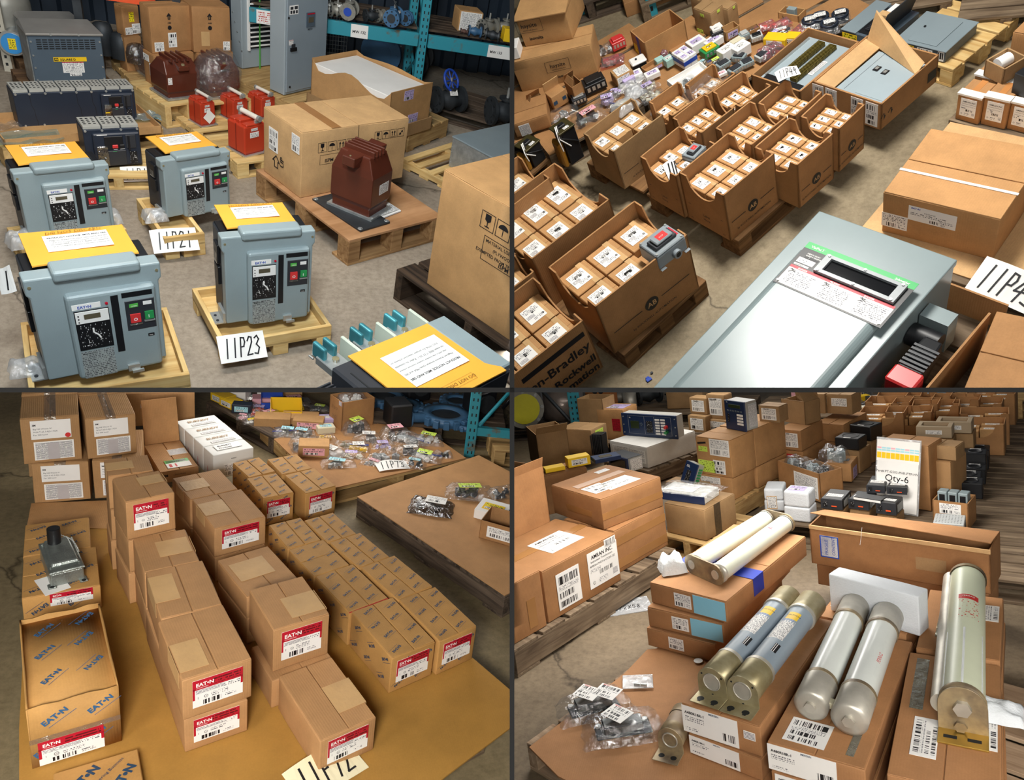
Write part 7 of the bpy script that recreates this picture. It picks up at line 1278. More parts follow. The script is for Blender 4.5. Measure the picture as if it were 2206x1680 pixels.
# right hand tables
w,d,h=dims('palR'); pallet('dark stamped pallet with a cardboard top at right',pose('palR'),w,d,h-.006,mat=WO,n=7,along='y',legmat=WO); o=solo('cardboard_sheet',M().box((0,0,0),(w,d,.005),KL),'cardboard sheet on the dark stamped pallet at right','cardboard sheet',pose('palR',0,0,h-.005))
w,d,h=dims('palF'); pallet('wooden pallet under the table of small bagged parts',pose('palF'),w,d*1.0,h-.008,mat=WP,n=7); solo('cardboard_sheet',M().box((0,0,0),(w,d,.007),K2),'cardboard sheet under the small bagged parts','cardboard sheet',pose('palF',0,0,h-.007))
w,d,h=dims('palG'); pallet('dark pallet of boxed parts at the back',pose('palG'),w,d,h,mat=WO,n=6)
x,y,z=D['pbk'][1:4]; pallet('pallet at the very back behind the tan carton',(x-.4,y,0,.2),1.2,.6,.12,mat=WG)
def dtan(o,w,d,h):
    lettering(o,face('l',w,d,h),[('h','200',d*.15,h*.62,d*.5,h*.1,INK),('h','DO',d*.2,h*.3,d*.4,h*.12,INK)]); label(o,face('l',w,d,h)@Mx.Translation((d*.82,h*.92,0)),d*.2,h*.14,'dense',LIL)
tray_or_open('tanc','open tan carton of clear bags on the parts table',K2,deco=dtan); bag('clear bags stuffed in the open tan carton',pose('tanc',dims('tanc')[0]*.5,dims('tanc')[1]*.5,dims('tanc')[2]*.8),dims('tanc')[0]*.8,dims('tanc')[1]*.7,.08,COL['wht'])
stock('''y1|bag|95|62|22|brz|W|sm|-20|black antistatic bag with a white barcode label
y2|bag|105|58|26|dk|G||-15|clear bag with a lime paper on the right table
y3|bag|70|44|20|dk|||10|clear bag of grey parts at the right edge
y4|box|70|60|22|wht|Y||-35|white and green booklet box on the right table
y5|open|110|70|44|kr|W|front|-35|open brown carton at the right edge of the table
z1|bag|75|38|15|st|C||5|clear bag with a pale blue tag at the front of the table
z2|box|65|42|28|tan|P|front|-5|tan carton with a pink front label
z3|bag|70|50|25|mx|||10|clear bag of grey granular parts at the left
z4|bag|50|42|15|tan|W|mk|-50|cream instruction bag beside the pink label carton
z5|bag|55|32|12|cream|L||-10|clear bag with a lilac sheet in the middle front
z6|bag|52|28|10|st|P||-20|clear bag with a pink sheet at the front
z7|bag|70|45|20|st|||20|clear bag of bright fittings behind the card sign
z8|bag|55|32|18|dk|C||-10|milky bag with pale blue tag at the right corner
z9|bag|62|38|18|blk|W||0|clear bag with a white tag and dark parts
z10|bag|70|42|20|wht|G|zip|-20|white bag with lime paper and blue strip
z11|bag|42|25|15|blk|||0|black coiled cable at the right end of the table
z12|bag|75|55|28|st||zip|-40|large clear bag with a blue strip, standing
z13|bag|68|42|20|wht|G||-10|clear bag with lime and orange stickers
z14|bag|60|40|20|st|W||10|clear bag with a white tag in the middle
z15|bag|68|50|30|mx|P||0|clear bag with a pink tag by the tan carton
z16|bag|62|45|30|dk|G||10|clear bag with a lime tag before the tan carton
z17|bag|45|30|18|yel|||10|clear bag with a yellow part
z18|bag|55|32|18|mx|C||5|clear bag with a pale blue tag at the left
z19|bag|55|32|20|st|C|zip|5|clear bag with blue flap and pale tag
z20|box|65|35|22|tan|P|front|-10|long tan carton with a pink end label
z21|box|38|25|15|cream|C||10|small cream box with pale blue label
z22|box|75|38|18|tan|||-5|long flat tan carton on the parts table
z23|box|45|28|15|lil|W||5|lilac and white box by the tan carton
z24|bin|65|42|38|yel|P|front|0|yellow parts bin with a pink label
z25|bag|48|35|18|lil|P||10|bag with lilac paper by the yellow bin
z26|box|75|38|22|tan|||-5|tan carton with navy stripe below the yellow bin
z27|bag|45|28|12|pnk|P||0|pink tagged bag left of the yellow bin
z28|box|42|30|15|pnk|||0|pink box at the back left
z29|bin|45|35|30|blu|||0|blue parts bin at the back left
z30|bag|65|38|18|blk|P||0|bag of black parts with a pink tag at the back
z31|bag|45|28|12|blk|G||0|small bag with a lime tag before the tan carton
z32|bin|42|25|8|yel|||10|flat yellow tray beside the yellow bin
z33|box|52|35|32|tan|||0|upright tan carton at the back of the table
z34|box|32|22|15|wht|P||0|white box with pink label at the back left
z35|bag|55|38|15|yel|W|zip|-5|clear bag with yellow part and blue strip
z36|bag|45|30|12|br|||10|clear bag of brass parts in the middle
z37|bag|50|32|12|lil|L||-10|clear bag with a bright lilac label
z38|bag|42|30|12|org|L||0|clear bag with orange and lilac papers
w1|box|46|30|18|yel|W|front|-50|yellow box on the back pallet, nearest
w2|box|44|28|18|yel|W|front|-50|yellow box on the back pallet, second
w3|box|40|24|20|nav|C|front|-10|navy box with pale blue front
w4|box|34|34|22|wht|||-20|tall white box on the back pallet
w5|bag|36|22|12|lil|G||0|bag with a lime tag on the back pallet
w6|bag|40|22|10|wht|||0|flat bag of white sheets on the back pallet
w7|bag|36|20|10|wht|Y||0|bag with a yellow tag on the back pallet
w8|bag|36|20|10|org|P||0|bag with orange and pink papers on the back pallet
w9|box|30|20|10|tan|||0|tan box at the end of the back pallet
w10|bag|34|20|10|pnk|P||0|pink tagged bag on the back pallet''')
# rack and blue valves behind
x,y,_=D['upl'][1:4]; r=thing('rack_upright','teal rack frame with brace at the upper right','rack',(x,y,0,-.25)); m=M().box((-.03,0,0),(.04,.05,1.6),TEAL); q=obj('rack_post',m,r,bev=.004); m=M()
for i in range(24):
    for dx in (-.012,.016): m.box((dx,-.001,.03+i*.055),(dx+.009,0,.052+i*.055),LOUV)
obj('slot_holes',m,q); obj('brace',M().cyl((.05,.05,.22),(.5,.35,.75),.014,TEAL,6),r); obj('foot_beam',M().box((.03,.02,.16),(.9,.06,.22),TEAL),r); obj('far_post',M().box((.8,.6,0),(.86,.65,1.6),TEAL),r)
w,d,h=dims('rackp'); pallet('dark pallet of blue valves behind the rack',pose('rackp'),w*1.4,d,h,mat=WO,n=7)
def bfly(k,lb,s,act=True,yaw=0.2):
    x,y,z=D[k][1:4]; r=thing('butterfly_valve',lb,'valve',(x,y,z+.002,yaw),'blue valves on the dark pallet')
    q=M(); n=16; q.lathe([(s*.32,0),(s*.5,0),(s*.5,s*.16),(s*.32,s*.16),(s*.32,0)],BLUEV,n=24); obj('valve_body',q,r)
    for i in range(n): a=2*PI*i/n; obj('lug',M().box((s*.46,-s*.06,0),(s*.58,s*.06,s*.16),BLUEV,Mx.Rotation(a,4,'Z')),r,bev=.003)
    obj('disc',M().cyl((0,0,s*.06),(0,0,s*.1),s*.32,DKSTEEL,20),r)
    if act: obj('neck',M().cyl((-s*.5,0,s*.08),(-s*.9,0,s*.12),s*.1,BLUEV,12),r); obj('actuator',M().box((-s*1.3,-s*.25,0),(-s*.85,s*.25,s*.5),BLACK),r,bev=.01); obj('top_flange',M().cyl((-s*.8,0,s*.12),(-s*.86,0,s*.12),s*.2,BLUEV,16),r)
    return r
bfly('v1b','blue butterfly valve at the back, standing in a row',.3,False); bfly('v2b','blue butterfly valve lying left of the black actuator',.26,False); bfly('v4b','large blue butterfly valve with black actuator',.34); bfly('v5b','blue butterfly valve beside the teal post',.2,False); bfly('v7b','blue butterfly valve stacked at the back right',.24,False)
for i,(k,lb) in enumerate((('v3b','black gear actuator with coiled hose'),('v6b','black actuator head right of the teal post'))):
    x,y,z=D[k][1:4]; r=thing('valve_actuator',lb,'actuator',(x,y+.1,z+.002,.3)); obj('gear_case',M().box((-.1,0,0),(.1,.16,.24),BLACK),r,bev=.02,seg=2); obj('end_cover',M().cyl((0,-.002,.13),(0,-.03,.13),.07,DKSTEEL,16),r); m=M(); m.tube([(-.05,0,.2),(.05,-.12,.3),(.18,-.1,.22),(.2,.05,.05)],.014,BLACK); obj('hose',m,r)
x,y,_=D['wblk'][1:4]; pallet('small timber skid at the right edge beyond the rack',(x-.05,y,0,-.1),.4,.3,.12,mat=WP,n=3,blocks=True)
bayfloor('BL',-4,5,.3,9.5,floor_mat('worn_concrete_tan','#8f7f60','#73664c','#3f3628'))
corr_wall('wall_far',(0,7.6,0,0.0),-5,5,3,mk('far_wall_dark','#191b1e',.8,var=.1))
# ================================================================ bay four: fuses and relays
setbay('BR')
KB=card('kraft_red_brown','#9c6f47',.82,.25); KC=card('kraft_fuse_box','#a87950',.85,.2)
RBLUE=mk('relay_blue','#1d3054',.35,var=.05); RGREY=mk('relay_case_grey','#a7a49c',.4,var=.06); TUBEC=mk('cream_glass_tube','#d5d6c4',.3,var=.04,spec=.5); TUBEW=mk('white_porcelain','#dfe3de',.22,var=.03,spec=.6); TUBEG=mk('grey_fuse_tube','#8d9aa5',.35,var=.05); SILV=mk('dull_silver','#bdb8ac',.38,.45,var=.15,scale=8); AGED=mk('aged_brass_plate','#a5926f',.42,.3,var=.3,scale=10,col2='#6e6050'); FOAM=mk('white_foam','#d6dade',.75,var=.05,bump=.6,bscale=120)
w,d,h=dims('pAm'); pallet('long pallet under the brown instrument transformer cartons',pose('pAm'),w,d*1.75,h,mat=WG,n=7,along='y')
bt=(('t',.0,.45,1,.58,TAPE),)
o=carton('am','brown carton with two white labels on its front, taped',KB,'x',None,[('f',.78,.52,.42,.72,'amran'),('f',.3,.45,.3,.7,'bars3'),('t',.55,.45,.44,.42,'amran'),('f',.9,.9,.16,.16,'bars')],None,tapes=bt,wob=.003)
carton('am_l','brown carton at the left edge with a brown tape patch',KB,'x',None,[],None,tapes=(('f',.6,.1,.8,.6,TAPE),),wob=.003)
carton('up_l','brown carton under the taped one with labels on top',KB,'x',None,[],None,tapes=(('f',0,.1,1,.3,TAPE),('f',0,.62,1,.8,TAPE)),wob=.003)
carton('up','brown taped carton with two white labels on its top',KB,'x',None,[('t',.55,.3,.5,.3,'amran'),('t',.25,.35,.3,.3,'bars3'),('t',.75,.85,.2,.1,'dense')],None,tapes=(('f',0,.3,1,.52,TAPE),('t',.1,.55,.9,.68,TAPE),('l',.3,.3,.8,.5,TAPE)),wob=.003)
tray_or_open('am_b','open brown carton standing on the front cartons at left',KB,flaps=(('f',.06,.25),))
carton('bkb2','flat brown carton with dark tape behind the brown stack',KB,'x',None,[],None,tapes=(('t',.2,.3,.9,.5,TAPE),))
tray_or_open('bkb3','open tan carton with white label at the far left',K4,low={},labels=[('r',.5,.5,.3,.6,'ship')],DM=(dims('bkb3')[0],.4,dims('bkb3')[2]+.2),P=pose('bkb3',0,0,0),flaps=(('f',.1,.7),))
w,d,h=dims('pS'); pallet('pallet under the box with the bagged relay unit',pose('sbox',-.03,-.05,-.14),dims('sbox')[0]*1.4,dims('sbox')[1]*1.6,.138,mat=WP)
o=carton('sbox','dull brown carton with mesh tape carrying a bagged relay unit',K4,'x',None,[],None); w,d,h=dims('sbox'); obj('packing_tape',M().box((d*.3,0,0),(d*.5,h,.001),mk('mesh_tape','#4a3a26',.5,var=.25,scale=60),face('r',w,d,h)),o)
w,d,h=dims('flat'); d=max(d,.2); r=thing('relay_unit','flat white relay unit with a navy front in clear film','relay',pose('flat')); obj('case',M().box((0,.01,0),(w,d,h),mk('case_white','#cfcdc4',.45,var=.04)),r,bev=.003); obj('front_panel',M().box((-.004,0,0),(w+.004,.01,h*.95),RBLUE),r,bev=.002); vs,fs=blob(w*1.25,d*1.2,h*.5,3.3); obj('wrap_film',M().add([(x+w*.55,y+d*.5,z+h) for x,y,z in vs],fs,BAG,smooth=True),r); label(r,face('t',w,d,h,.002)@Mx.Translation((w*.4,d*.5,0)),w*.6,d*.6,'none',None,'paper_sheet')
SL={'f':[('f',.62,.55,.5,.62,'bars3'),('f',.2,.38,.26,.14,'print',{'paper':LIMEP,'fp':FPN})]}
carton('selU','brown carton with white labels below the upright blue relay',K5,'x',None,[('f',.68,.76,.56,.44,'ship'),('f',.2,.68,.26,.14,'print',{'paper':LIMEP,'fp':FPN}),('f',.28,.22,.5,.32,'print',{'paper':LIMEP,'fp':FPN}),('f',.64,.24,.34,.36,'bars3')],lambda o,w,d,h: lettering(o,face('f',w,d,h),[('l',w*.05,h*.82,w*.3,h*.86,h*.05,INK)]))
carton('selL','lower brown carton with white labels below the upright blue relay',K5,'x',None,[('f',.35,.8,.6,.3,'ship')]); w,d,h=dims('selU')
carton('selU','brown carton behind the upper labelled one',K5,'x',P=pose('selU',.0,d*1.02,0),DM=(w,d*1.4,h*1.02)); carton('selL','brown carton behind the lower labelled one',K5,'x',P=pose('selU',.0,d*1.02,-dims('selL')[2]-.0),DM=(w,d*1.4,dims('selL')[2]-.003))
pallet('wooden pallet under the labelled relay cartons',pose('selL',-.05,-.03,-.14),w*1.2,d*2.6,.138,mat=WP)
carton('wx1','large scuffed white carton under the wide blue relay',mk('white_corrugated','#c9c6bf',.65,var=.08),'x',None,[('f',.3,.6,.45,.5,'ship'),('f',.75,.5,.4,.6,'ship')],None,name='white_carton'); pallet('pallet under the large white carton',pose('wx1',-.05,-.05,-.14),.55,.65,.138,mat=WG)
def relay(key,lab,kind):
    w,d,h=dims(key); d=max(d,.12); r=thing('protective_relay',lab,'relay',pose(key)); obj('case',M().box((0,.012,.02*h),(w*.98,d,h*.98),RGREY),r,bev=.003); p=obj('front_panel',M().box((-.01*w,0,0),(w*1.0,.012,h),RBLUE),r,bev=.003); F=face('f',w,d,h,.0004)
    def Q(n,a,mat,th=.003,lab=None):
        o=obj(n,M().box((a[0]*w,a[1]*h,0),(a[2]*w,a[3]*h,th),mat,F),p,bev=.001)
        if lab: o['label']=lab
    if kind=='wide':
        m=M()
        for q in ((.12,.12,.9,.125),(.12,.9,.9,.905),(.12,.12,.123,.9),(.9,.12,.903,.9),(.42,.12,.423,.9),(.6,.12,.603,.9)): m.quad(q[0]*w,q[1]*h,q[2]*w,q[3]*h,.0006,COL['lgr'],F)
        m.quad(.45*w,.2*h,.57*w,.7*h,.0006,FPB,F); m.text('SEL',.14*w,.8*h,.06*h,WHITE,F,.001,bold=.02); obj('panel_legend',m,p)
        Q('display',(.16,.35,.32,.68),mk('green_lcd','#2f3a24',.25,var=.05))
        for i in range(6):
            for j in range(2): Q('push_button',(.62+.1*j,.14+.12*i,.7+.1*j,.22+.12*i),WHITE,.004)
        m=M().cyl((.82*w,.5*h,0),(.82*w,.5*h,.03),.07*h,RBTN,14,T=F); obj('push_button',m,p)['label']='round red button'; m=M().cyl((.82*w,.28*h,0),(.82*w,.28*h,.03),.07*h,GREEN,14,T=F); obj('push_button',m,p)['label']='round green button'
        for i in range(5):
            a=i*PI*.4; Q('key_pad',(.36+.02*math.cos(a)-.008,.55+.05*math.sin(a)-.02,.36+.02*math.cos(a)+.008,.55+.05*math.sin(a)+.02),SLATE)
        m=M()
        for x in (.03,.97):
            for z in (.15,.5,.85): m.cyl((x*w,z*h,0),(x*w,z*h,.003),.006,STEEL,8,T=F)
        obj('panel_screw',m,p)
    elif kind=='tall':
        Q('display',(.2,.76,.8,.88),mk('green_lcd','#2f3a24',.25,var=.05)); m=M(); m.text('SEL',.1*w,.92*h,.05*h,WHITE,F,.001,bold=.02); m.quad(.12*w,.25*h,.22*w,.55*h,.0008,FPB,F); obj('panel_legend',m,p)
        for i in range(4): Q('push_button',(.6,.2+.1*i,.9,.27+.1*i),WHITE,.004)
        for i in range(6): Q('key_pad',(.12+.13*i,.63,.21+.13*i,.68),SLATE)
        label(r,face('r',w,d,h,.001)@Mx.Translation((d*.6,h*.5,0)),d*.7,h*.8,'dense',COL['lgr'],'terminal_label')
    else:
        Q('display',(.1,.15,.9,.85),mk('dark_screen','#08090c',.12,var=0)); obj('top_cover',M().box((0,.012,h*.98),(w*.98,d,h),BLACK),r); label(r,face('r',w,d,h,.001)@Mx.Translation((d*.55,h*.5,0)),d*.8,h*.85,'print',COL['lgr'],'terminal_label')
    return r
relay('relay1','wide blue fronted relay with red and green buttons on the white carton','wide'); relay('relay2','upright blue relay with four white keys on the brown cartons','tall'); relay('relay3','small blue relay with black screen before the white carton','scr')
x,y,z=D['relay3'][1:4]; carton('rb0','brown carton under the small blue relay',K4,P=(x-.25,y-.12,.14,D['relay3'][4]),DM=(.5,.3,z-.142)); pallet('pallet under the small blue relay carton',(x-.28,y-.14,0,D['relay3'][4]),.56,.36,.138,mat=WG)
x,y,_=D['rl4'][1:4]; r=thing('protective_relay','small navy module leaning against the labelled cartons','relay',pose('selL',-.1,-.09,.12,-.1),tilt=Mx.Rotation(-.35,4,'X')@Mx.Rotation(.2,4,'Y')); obj('case',M().box((0,.01,0),(.11,.07,.16),RGREY),r,bev=.003); q=obj('front_panel',M().box((-.003,0,0),(.113,.01,.16),RBLUE),r,bev=.002); m=M(); m.text('SEL',.015,.12,.022,WHITE,face('f',1,1,1,.001),.001,bold=.02); m.quad(.03,.02,.07,.1,.001,FPB,face('f',1,1,1,.001)); obj('panel_legend',m,q)
for i in range(6): obj('terminal',M().box((.113,.02,.02+i*.02),(.12,.05,.032+i*.02),GREEN),r)
carton('rb1','low brown carton under the small navy module',K4,P=pose('selL',-.2,-.14,0,-.0),DM=(.3,.13,.118))
def kil(k,lb,big=False): carton(k,lb,K4 if not big else K2,'x',None,[('f',.5,.5,.72,.7,'ship')],lambda o,w,d,h: lettering(o,face('f',w,d,h,.003),[('t','KILLARK',w*.4,h*.78,h*.09,INK,.03)]))
kil('kl3','white labelled carton, lower left of the rear stack'); kil('kl4','white labelled carton, lower right of the rear stack'); kil('kl1','white labelled carton, upper left of the rear stack'); kil('kl2','white labelled carton, upper right of the rear stack'); kil('kl5','white labelled carton right of the upright relay'); kil('kb','large kraft carton with white product label behind the labelled stack',True)

w,d,h=dims('kb')
o=carton('kb','brown carton below the product label carton, with red fragile tape',K2,P=pose('kb',-.02,-.0,-.17),DM=(w*1.15,d*1.3,.168)); lettering(o,face('f',w*1.15,d,.17),[('quad',w*.1,.09,w*.8,.14,RBTN),('t','FRAGILE',w*.45,.1,.034,WHITE,.02)])
carton('kb','carton at the bottom under the fragile taped one',K2,P=pose('kb',-.03,0,-.298),DM=(w*1.2,d*1.35,.126))
o=tray_or_open('kt','tan carton with flared flaps on the product label carton',K4,flaps=(('r',.12,-.6),('b',.1,-.3),('f',.01,.2)))
carton('kx','row of brown cartons behind the product label carton',K2,P=pose('kb',w*.6,d+.02,-.02),DM=(w*1.2,.4,dims('kb')[2]*.9)); carton('kx','brown carton beneath the row behind the product label carton',K2,P=pose('kb',w*.6,d+.02,-.3),DM=(w*1.2,.4,.278)); 
for i,(u,v) in enumerate(((-.45,.45),(.1,.55),(.65,.5))): carton('ky','plain carton with warning label, %s of three at the rear'%('left','middle','right')[i],K4,P=pose('kb',w*(u+.1),d*v+.35,.16),DM=(.2,.16,.16),labels=[('f',.5,.6,.6,.4,'print')])
# middle stock
o=tray_or_open('tdev','open tan carton of black relays in clear bags',K2,labels=[('f',.68,.45,.55,.75,'ship')]); w,d,h=dims('tdev')
for i in range(4): bag('bagged black relay in the open tan carton, %s'%('leftmost','second','third','rightmost')[i],pose('tdev',w*(.15+.23*i),d*.5,h*.75),w*.24,d*.7,.1,COL['blk'] if i%2 else COL['gr'])
carton('tlil','printed tan carton with lilac label and a clear bag on top',K5,'x',None,[('r',.5,.35,.5,.6,'print',{'paper':LIL,'fp':FPL})],lambda o,w,d,h: lettering(o,face('t',w,d,h),[('quad',w*.5,d*.3,w*.62,d*.6,INK),('quad',w*.7,d*.3,w*.82,d*.6,INK)])); w,d,h=dims('tlil'); bag('clear bag with a grey fitting on the printed tan carton',pose('tlil',w*.2,d*.4,h+.002),w*1.1,d*.9,.12,COL['gr'])
def ctx(k,lb):
    w,d,h=dims(k); d=max(d,.15); r=thing('current_transformer',lab if 0 else lb,'transformer',pose(k)); m=M(); n=20; R=min(w,d)*.34
    obj('case',M().box((0,0,0),(w,d,h*.97),BLACK),r,bev=.006); q=M().lathe([(R,0),(R*1.12,0),(R*1.12,h*.03),(R,h*.03),(R,-h*.2)],BLACK,Mx.Translation((w/2,d/2,h*.97)),n); obj('window_rim',q,r); obj('window',M().cyl((w/2,d/2,h*.971),(w/2,d/2,h*.975),R,LOUV,20),r); label(r,face('t',w,d,h,0)@Mx.Translation((w*.5,d*.08,-h*.025)),w*.3,d*.1,'none',None,'rating_label')
    return r
ctx('cx1','black current transformer with round window, nearer one'); ctx('cx2','black current transformer with round window, farther one'); x,y,z=D['cx1'][1:4]
for k,lb in (('cx1','tan carton under the nearer black current transformer'),('cx2','tan carton under the farther black current transformer')): w,d,h=dims(k); carton('ctb',lb,K4,P=pose(k,-.02,-.01,-.168),DM=(w*1.15,.2,.166))
def foamb(k,lb):
    w,d,h=dims(k); o=solo('foam_box',M().box((0,0,0),(w,d,h*.48),FOAM),lb,'foam box',pose(k),bev=.012,seg=3); obj('foam_lid',M().box((.002,.002,h*.485),(w-.002,d-.002,h),FOAM),o,bev=.014,seg=3); return o
o=foamb('sty1','white foam box with torn tape, left of the pair'); w,d,h=dims('sty1'); label(o,face('f',w,d,h,.001)@Mx.Translation((w*.4,h*.4,0)),w*.5,h*.6,'print',PTAPE); o=foamb('sty2','white foam box with lilac paper on top, right of the pair'); w,d,h=dims('sty2'); label(o,face('t',w,d,h)@Mx.Translation((w*.45,d*.5,0)),w*.6,d*.6,'tear',LIL,fp=FPL)

w,d,h=dims('rm1'); 
RL=[]
for k,lb in (('rm1','black relay module, left of the front three'),('rm2','black relay module, middle of the front three'),('rm3','black relay module, right of the front three'),('rm4','black relay module tilted on the others, left'),('rm5','black relay module on top, right')):
    w,d,h=dims(k); r=thing('relay_module',lb,'relay',pose(k,0,0,.002 if k[2] in'45' else 0),'black relay modules'); obj('case',M().box((0,.004,0),(w,d,h),BLACK),r,bev=.004); q=obj('front_panel',M().box((-.001,0,.02*h),(w+.001,.004,h*.98),DARK),r); m=M(); m.quad(.1*w,.3*h,.3*w,.8*h,.005,FPB,face('f',w,d,h,0)); m.quad(.5*w,.3*h,.75*w,.42*h,.005,COL['org'],face('f',w,d,h,0)); obj('panel_legend',m,q); label(r,face('t',w,d,h)@Mx.Translation((w*.5,d*.4,0)),w*.75,d*.26,'print',None,'rating_label')
    m=M()
    for i in range(5): m.box((w+.0005,d*(.2+.13*i),h*.2),(w+.004,d*(.25+.13*i),h*.8),STEEL)
    obj('terminal_strip',m,r)
    if k in('rm1','rm2','rm3'): carton('rlb','tan box under the %s black relay module'%{'rm1':'left','rm2':'middle','rm3':'right'}[k],K4,P=pose(k,0,.01,-.068),DM=(w,d,.066))
w,d,h=dims('rm2'); solo('relay_module',M().box((0,0,0),(w*1.4,d*.5,.02),BLACK).box((0,-.002,.002),(w*1.4,0,.018),WHITE),'flat black module between the relay stacks','relay',pose('rm2',w*.3,-d*.05,h+.001,-.1),'black relay modules',bev=.0015)
w,d,h=dims('brace'); r=thing('document_pouch','white document pouch reading Qty-6 leaning on a tall carton','envelope',pose('brace',0,-.02,0),tilt=Mx.Rotation(-.2,4,'X')); obj('pouch',M().box((0,0,0),(w,.006,h),MILK),r,bev=.002); F=face('f',w,1,h,.001); m=M(); m.box((.01,.01,0),(w-.01,h*.68,.0012),WHITE,F)
m.text('Part# PT-G503-PHR-PTP-HV',w*.5,h*.53,.05,INK,F,.0025,al='c',fit=w*.94); m.text('Qty-6',w*.5,h*.42,.06,INK,F,.0025,al='c'); obj('sheet_of_paper',m,r); m=M(); m.box((.006,h*.68,0),(w-.006,h*.97,.002),WHITE,F)
for i,(v,c) in enumerate(((.72,'yel'),(.76,'yel'),(.82,'blu'),(.85,'pnk'))):
    for j in range(9): m.quad(w*(.03+.105*j),h*v,w*(.125+.105*j),h*(v+.04 if i<2 else v+.02),.0028,(YELP if i<2 else CYANP if (i==2 or j%3) else PINKP),F)
obj('printed_table',m,r); carton('tcb','tall plain carton supporting the white document pouch',K2,P=pose('brace',.0,.1,0),DM=(w*1.1,.2,h*.9),flap=True)
carton('tall','tall ribbed brown carton right of the document pouch',KR if 'kraft_ribbed' in MATS else K2,'x',None,[]); w,d,h=dims('tall')

for i,(dx,dy,ww,dd,hh,lb) in enumerate(((-.0,.0,.2,.14,.09,'small brown carton lying on the tall ribbed carton'),)): carton('tw',lb,K4,P=pose('tall',dx+.02,dy+.02,h+.004),DM=(ww,dd,hh))
for i,k in enumerate(('tw0','tw1')):
    x,y,_=D[k][1:4]; r=thing('window_carton','%s beige carton frame with an open window'%('farther','nearer')[i],'cardboard box',(x-.1,y-.06,.36,-.35)); BE=mk('beige_board','#a89478',.6,var=.06); m=M()
    for a,b in (((0,0,0),(.22,.03,.08)),((0,.13,0),(.22,.16,.08)),((0,.03,0),(.03,.13,.08)),((.19,.03,0),(.22,.13,.08))): m.box(a,b,BE)
    obj('frame',m,r,bev=.003); obj('inner_tray',M().box((.03,.03,0),(.19,.13,.03),K2),r); label(r,face('f',.22,.16,.08)@Mx.Translation((.11,.04,0)),.1,.03,'print',None)
    carton('twb','tan carton under the %s beige frame'%('farther','nearer')[i],K4,P=(x-.1,y-.06,.132,-.35),DM=(.23,.18,.225))
o=tray_or_open('sdev','small open carton with grey terminal modules',K2,labels=[('f',.5,.72,.6,.4,'ship')]); w,d,h=dims('sdev')
for i in range(3): r=thing('terminal_module','grey terminal module, %s of three in the small carton'%('left','middle','right')[i],'electrical part',pose('sdev',w*(.08+.29*i),d*.3,h*.3)); obj('module_body',M().box((0,0,0),(w*.26,d*.4,h*.95),COL['gr']),r,bev=.003); obj('terminal_face',M().box((w*.05,-.001,h*.5),(w*.21,0,h*.85),BLACK),r)
w,d,h=dims('perf'); r=thing('perforated_module','silver module with a perforated cover before the small carton','electrical part',pose('perf',0,0,-.06)); obj('module_body',M().box((0,0,0),(w,d,.05),BLACK),r); q=obj('perforated_cover',M().box((0,0,.05),(w,d,.09),COL['lgr']),r,bev=.003)
for i in range(9):
    for j in range(6): obj('cover_hole',M().cyl((w*(.09+.1*i),d*(.12+.15*j),.09),(w*(.09+.1*i),d*(.12+.15*j),.0905),w*.02,DARK,6),q)

for i in range(6):
    x,y,_=D['bc%d'%i][1:4]; s=.13; r=thing('current_transformer','black current transformer, %s in the column by the aisle'%('first from the back','second from the back','third from the back','third from the front','second from the front','first from the front')[i],'transformer',(x-s/2,y-s/2,.142,-.3),'black current transformers in a column'); obj('case',M().box((0,0,0),(s,s,.1+.06*(i==2)),BLACK),r,bev=.005); hh=.1+.06*(i==2); obj('window',M().lathe([(0,0),(.035,0),(.035,.004),(.042,.004),(.042,0)],DARK,Mx.Translation((s/2,s/2,hh)),16),r); label(r,face('t',s,s,hh)@Mx.Translation((s*.5,s*.88,0)),s*.5,s*.1,'none',None,'rating_label')

# far open cartons
names=['first','second','third','fourth','fifth','sixth','seventh','eighth','ninth','tenth','eleventh','twelfth','thirteenth','fourteenth']
pr=None
for i in range(14):
    x,y,_=D['fb_%d'%i][1:4]; s=min(.34,max(.22,.05*y)); po=(x-s*.45,y-s*.3,.132,-.32+.05*math.sin(i*2)); w,d,h=s,s*.7,s*.75
    tray_or_open('q','open carton of small tan boxes in the far block, %s counted from the pouch'%names[i],K2,t=.006,scoop='f',P=po,DM=(w,d,h),dip=.45,group='far open cartons')
    for a in range(2):
        for b in range(3):
            c,sn=math.cos(po[3]),math.sin(po[3]); u,v=.012+a*(w-.02)/2,.01+b*(d-.02)/3
            smallbox('small white labelled box at the %s %s of the %s far carton'%(('front','middle','back')[b],('left','right')[a],names[i]),(po[0]+c*u-sn*v,po[1]+sn*u+c*v,.14,po[3]),(w-.02)/2*.95,(d-.02)/3*.95,h*(.72+.06*((a+b)%2)),K1,name='small_carton',cat='small carton',group='boxes in the far open cartons',top=WHITE)
for i in range(19): w,d,h=dims('ft%d'%i); pallet('%s far stock pallet of the long block, counted from the near side'%NTH(i),pose('ft%d'%i),w,d,h,mat=WG,n=4)
x,y,_=D['fb_9'][1:4]; interlock('grey control station standing on the far open cartons',(x+.05,y+.05,.36,-.3),.14,False)
x,y,_=D['flid'][1:4]; solo('carton_flap',M().hexa([(0,0,0),(.5,0,0),(.5,.01,0),(0,.01,0)],[(.12,.1,.3),(.25,.1,.36),(.25,.11,.36),(.12,.11,.3)],K3),'raised tan flap above the far open cartons','cardboard flap',(x-.3,y,.13,-.2))
for i,k in enumerate(('fgr1','fgr2')): x,y,_=D[k][1:4]; solo('panel_cabinet',M().box((-.25,0,.13),(.25,.5,.19),SLATE),'grey panel cabinet lying at the far end, %s'%('left','right')[i],'enclosure',(x,y,0,-.2),bev=.004)
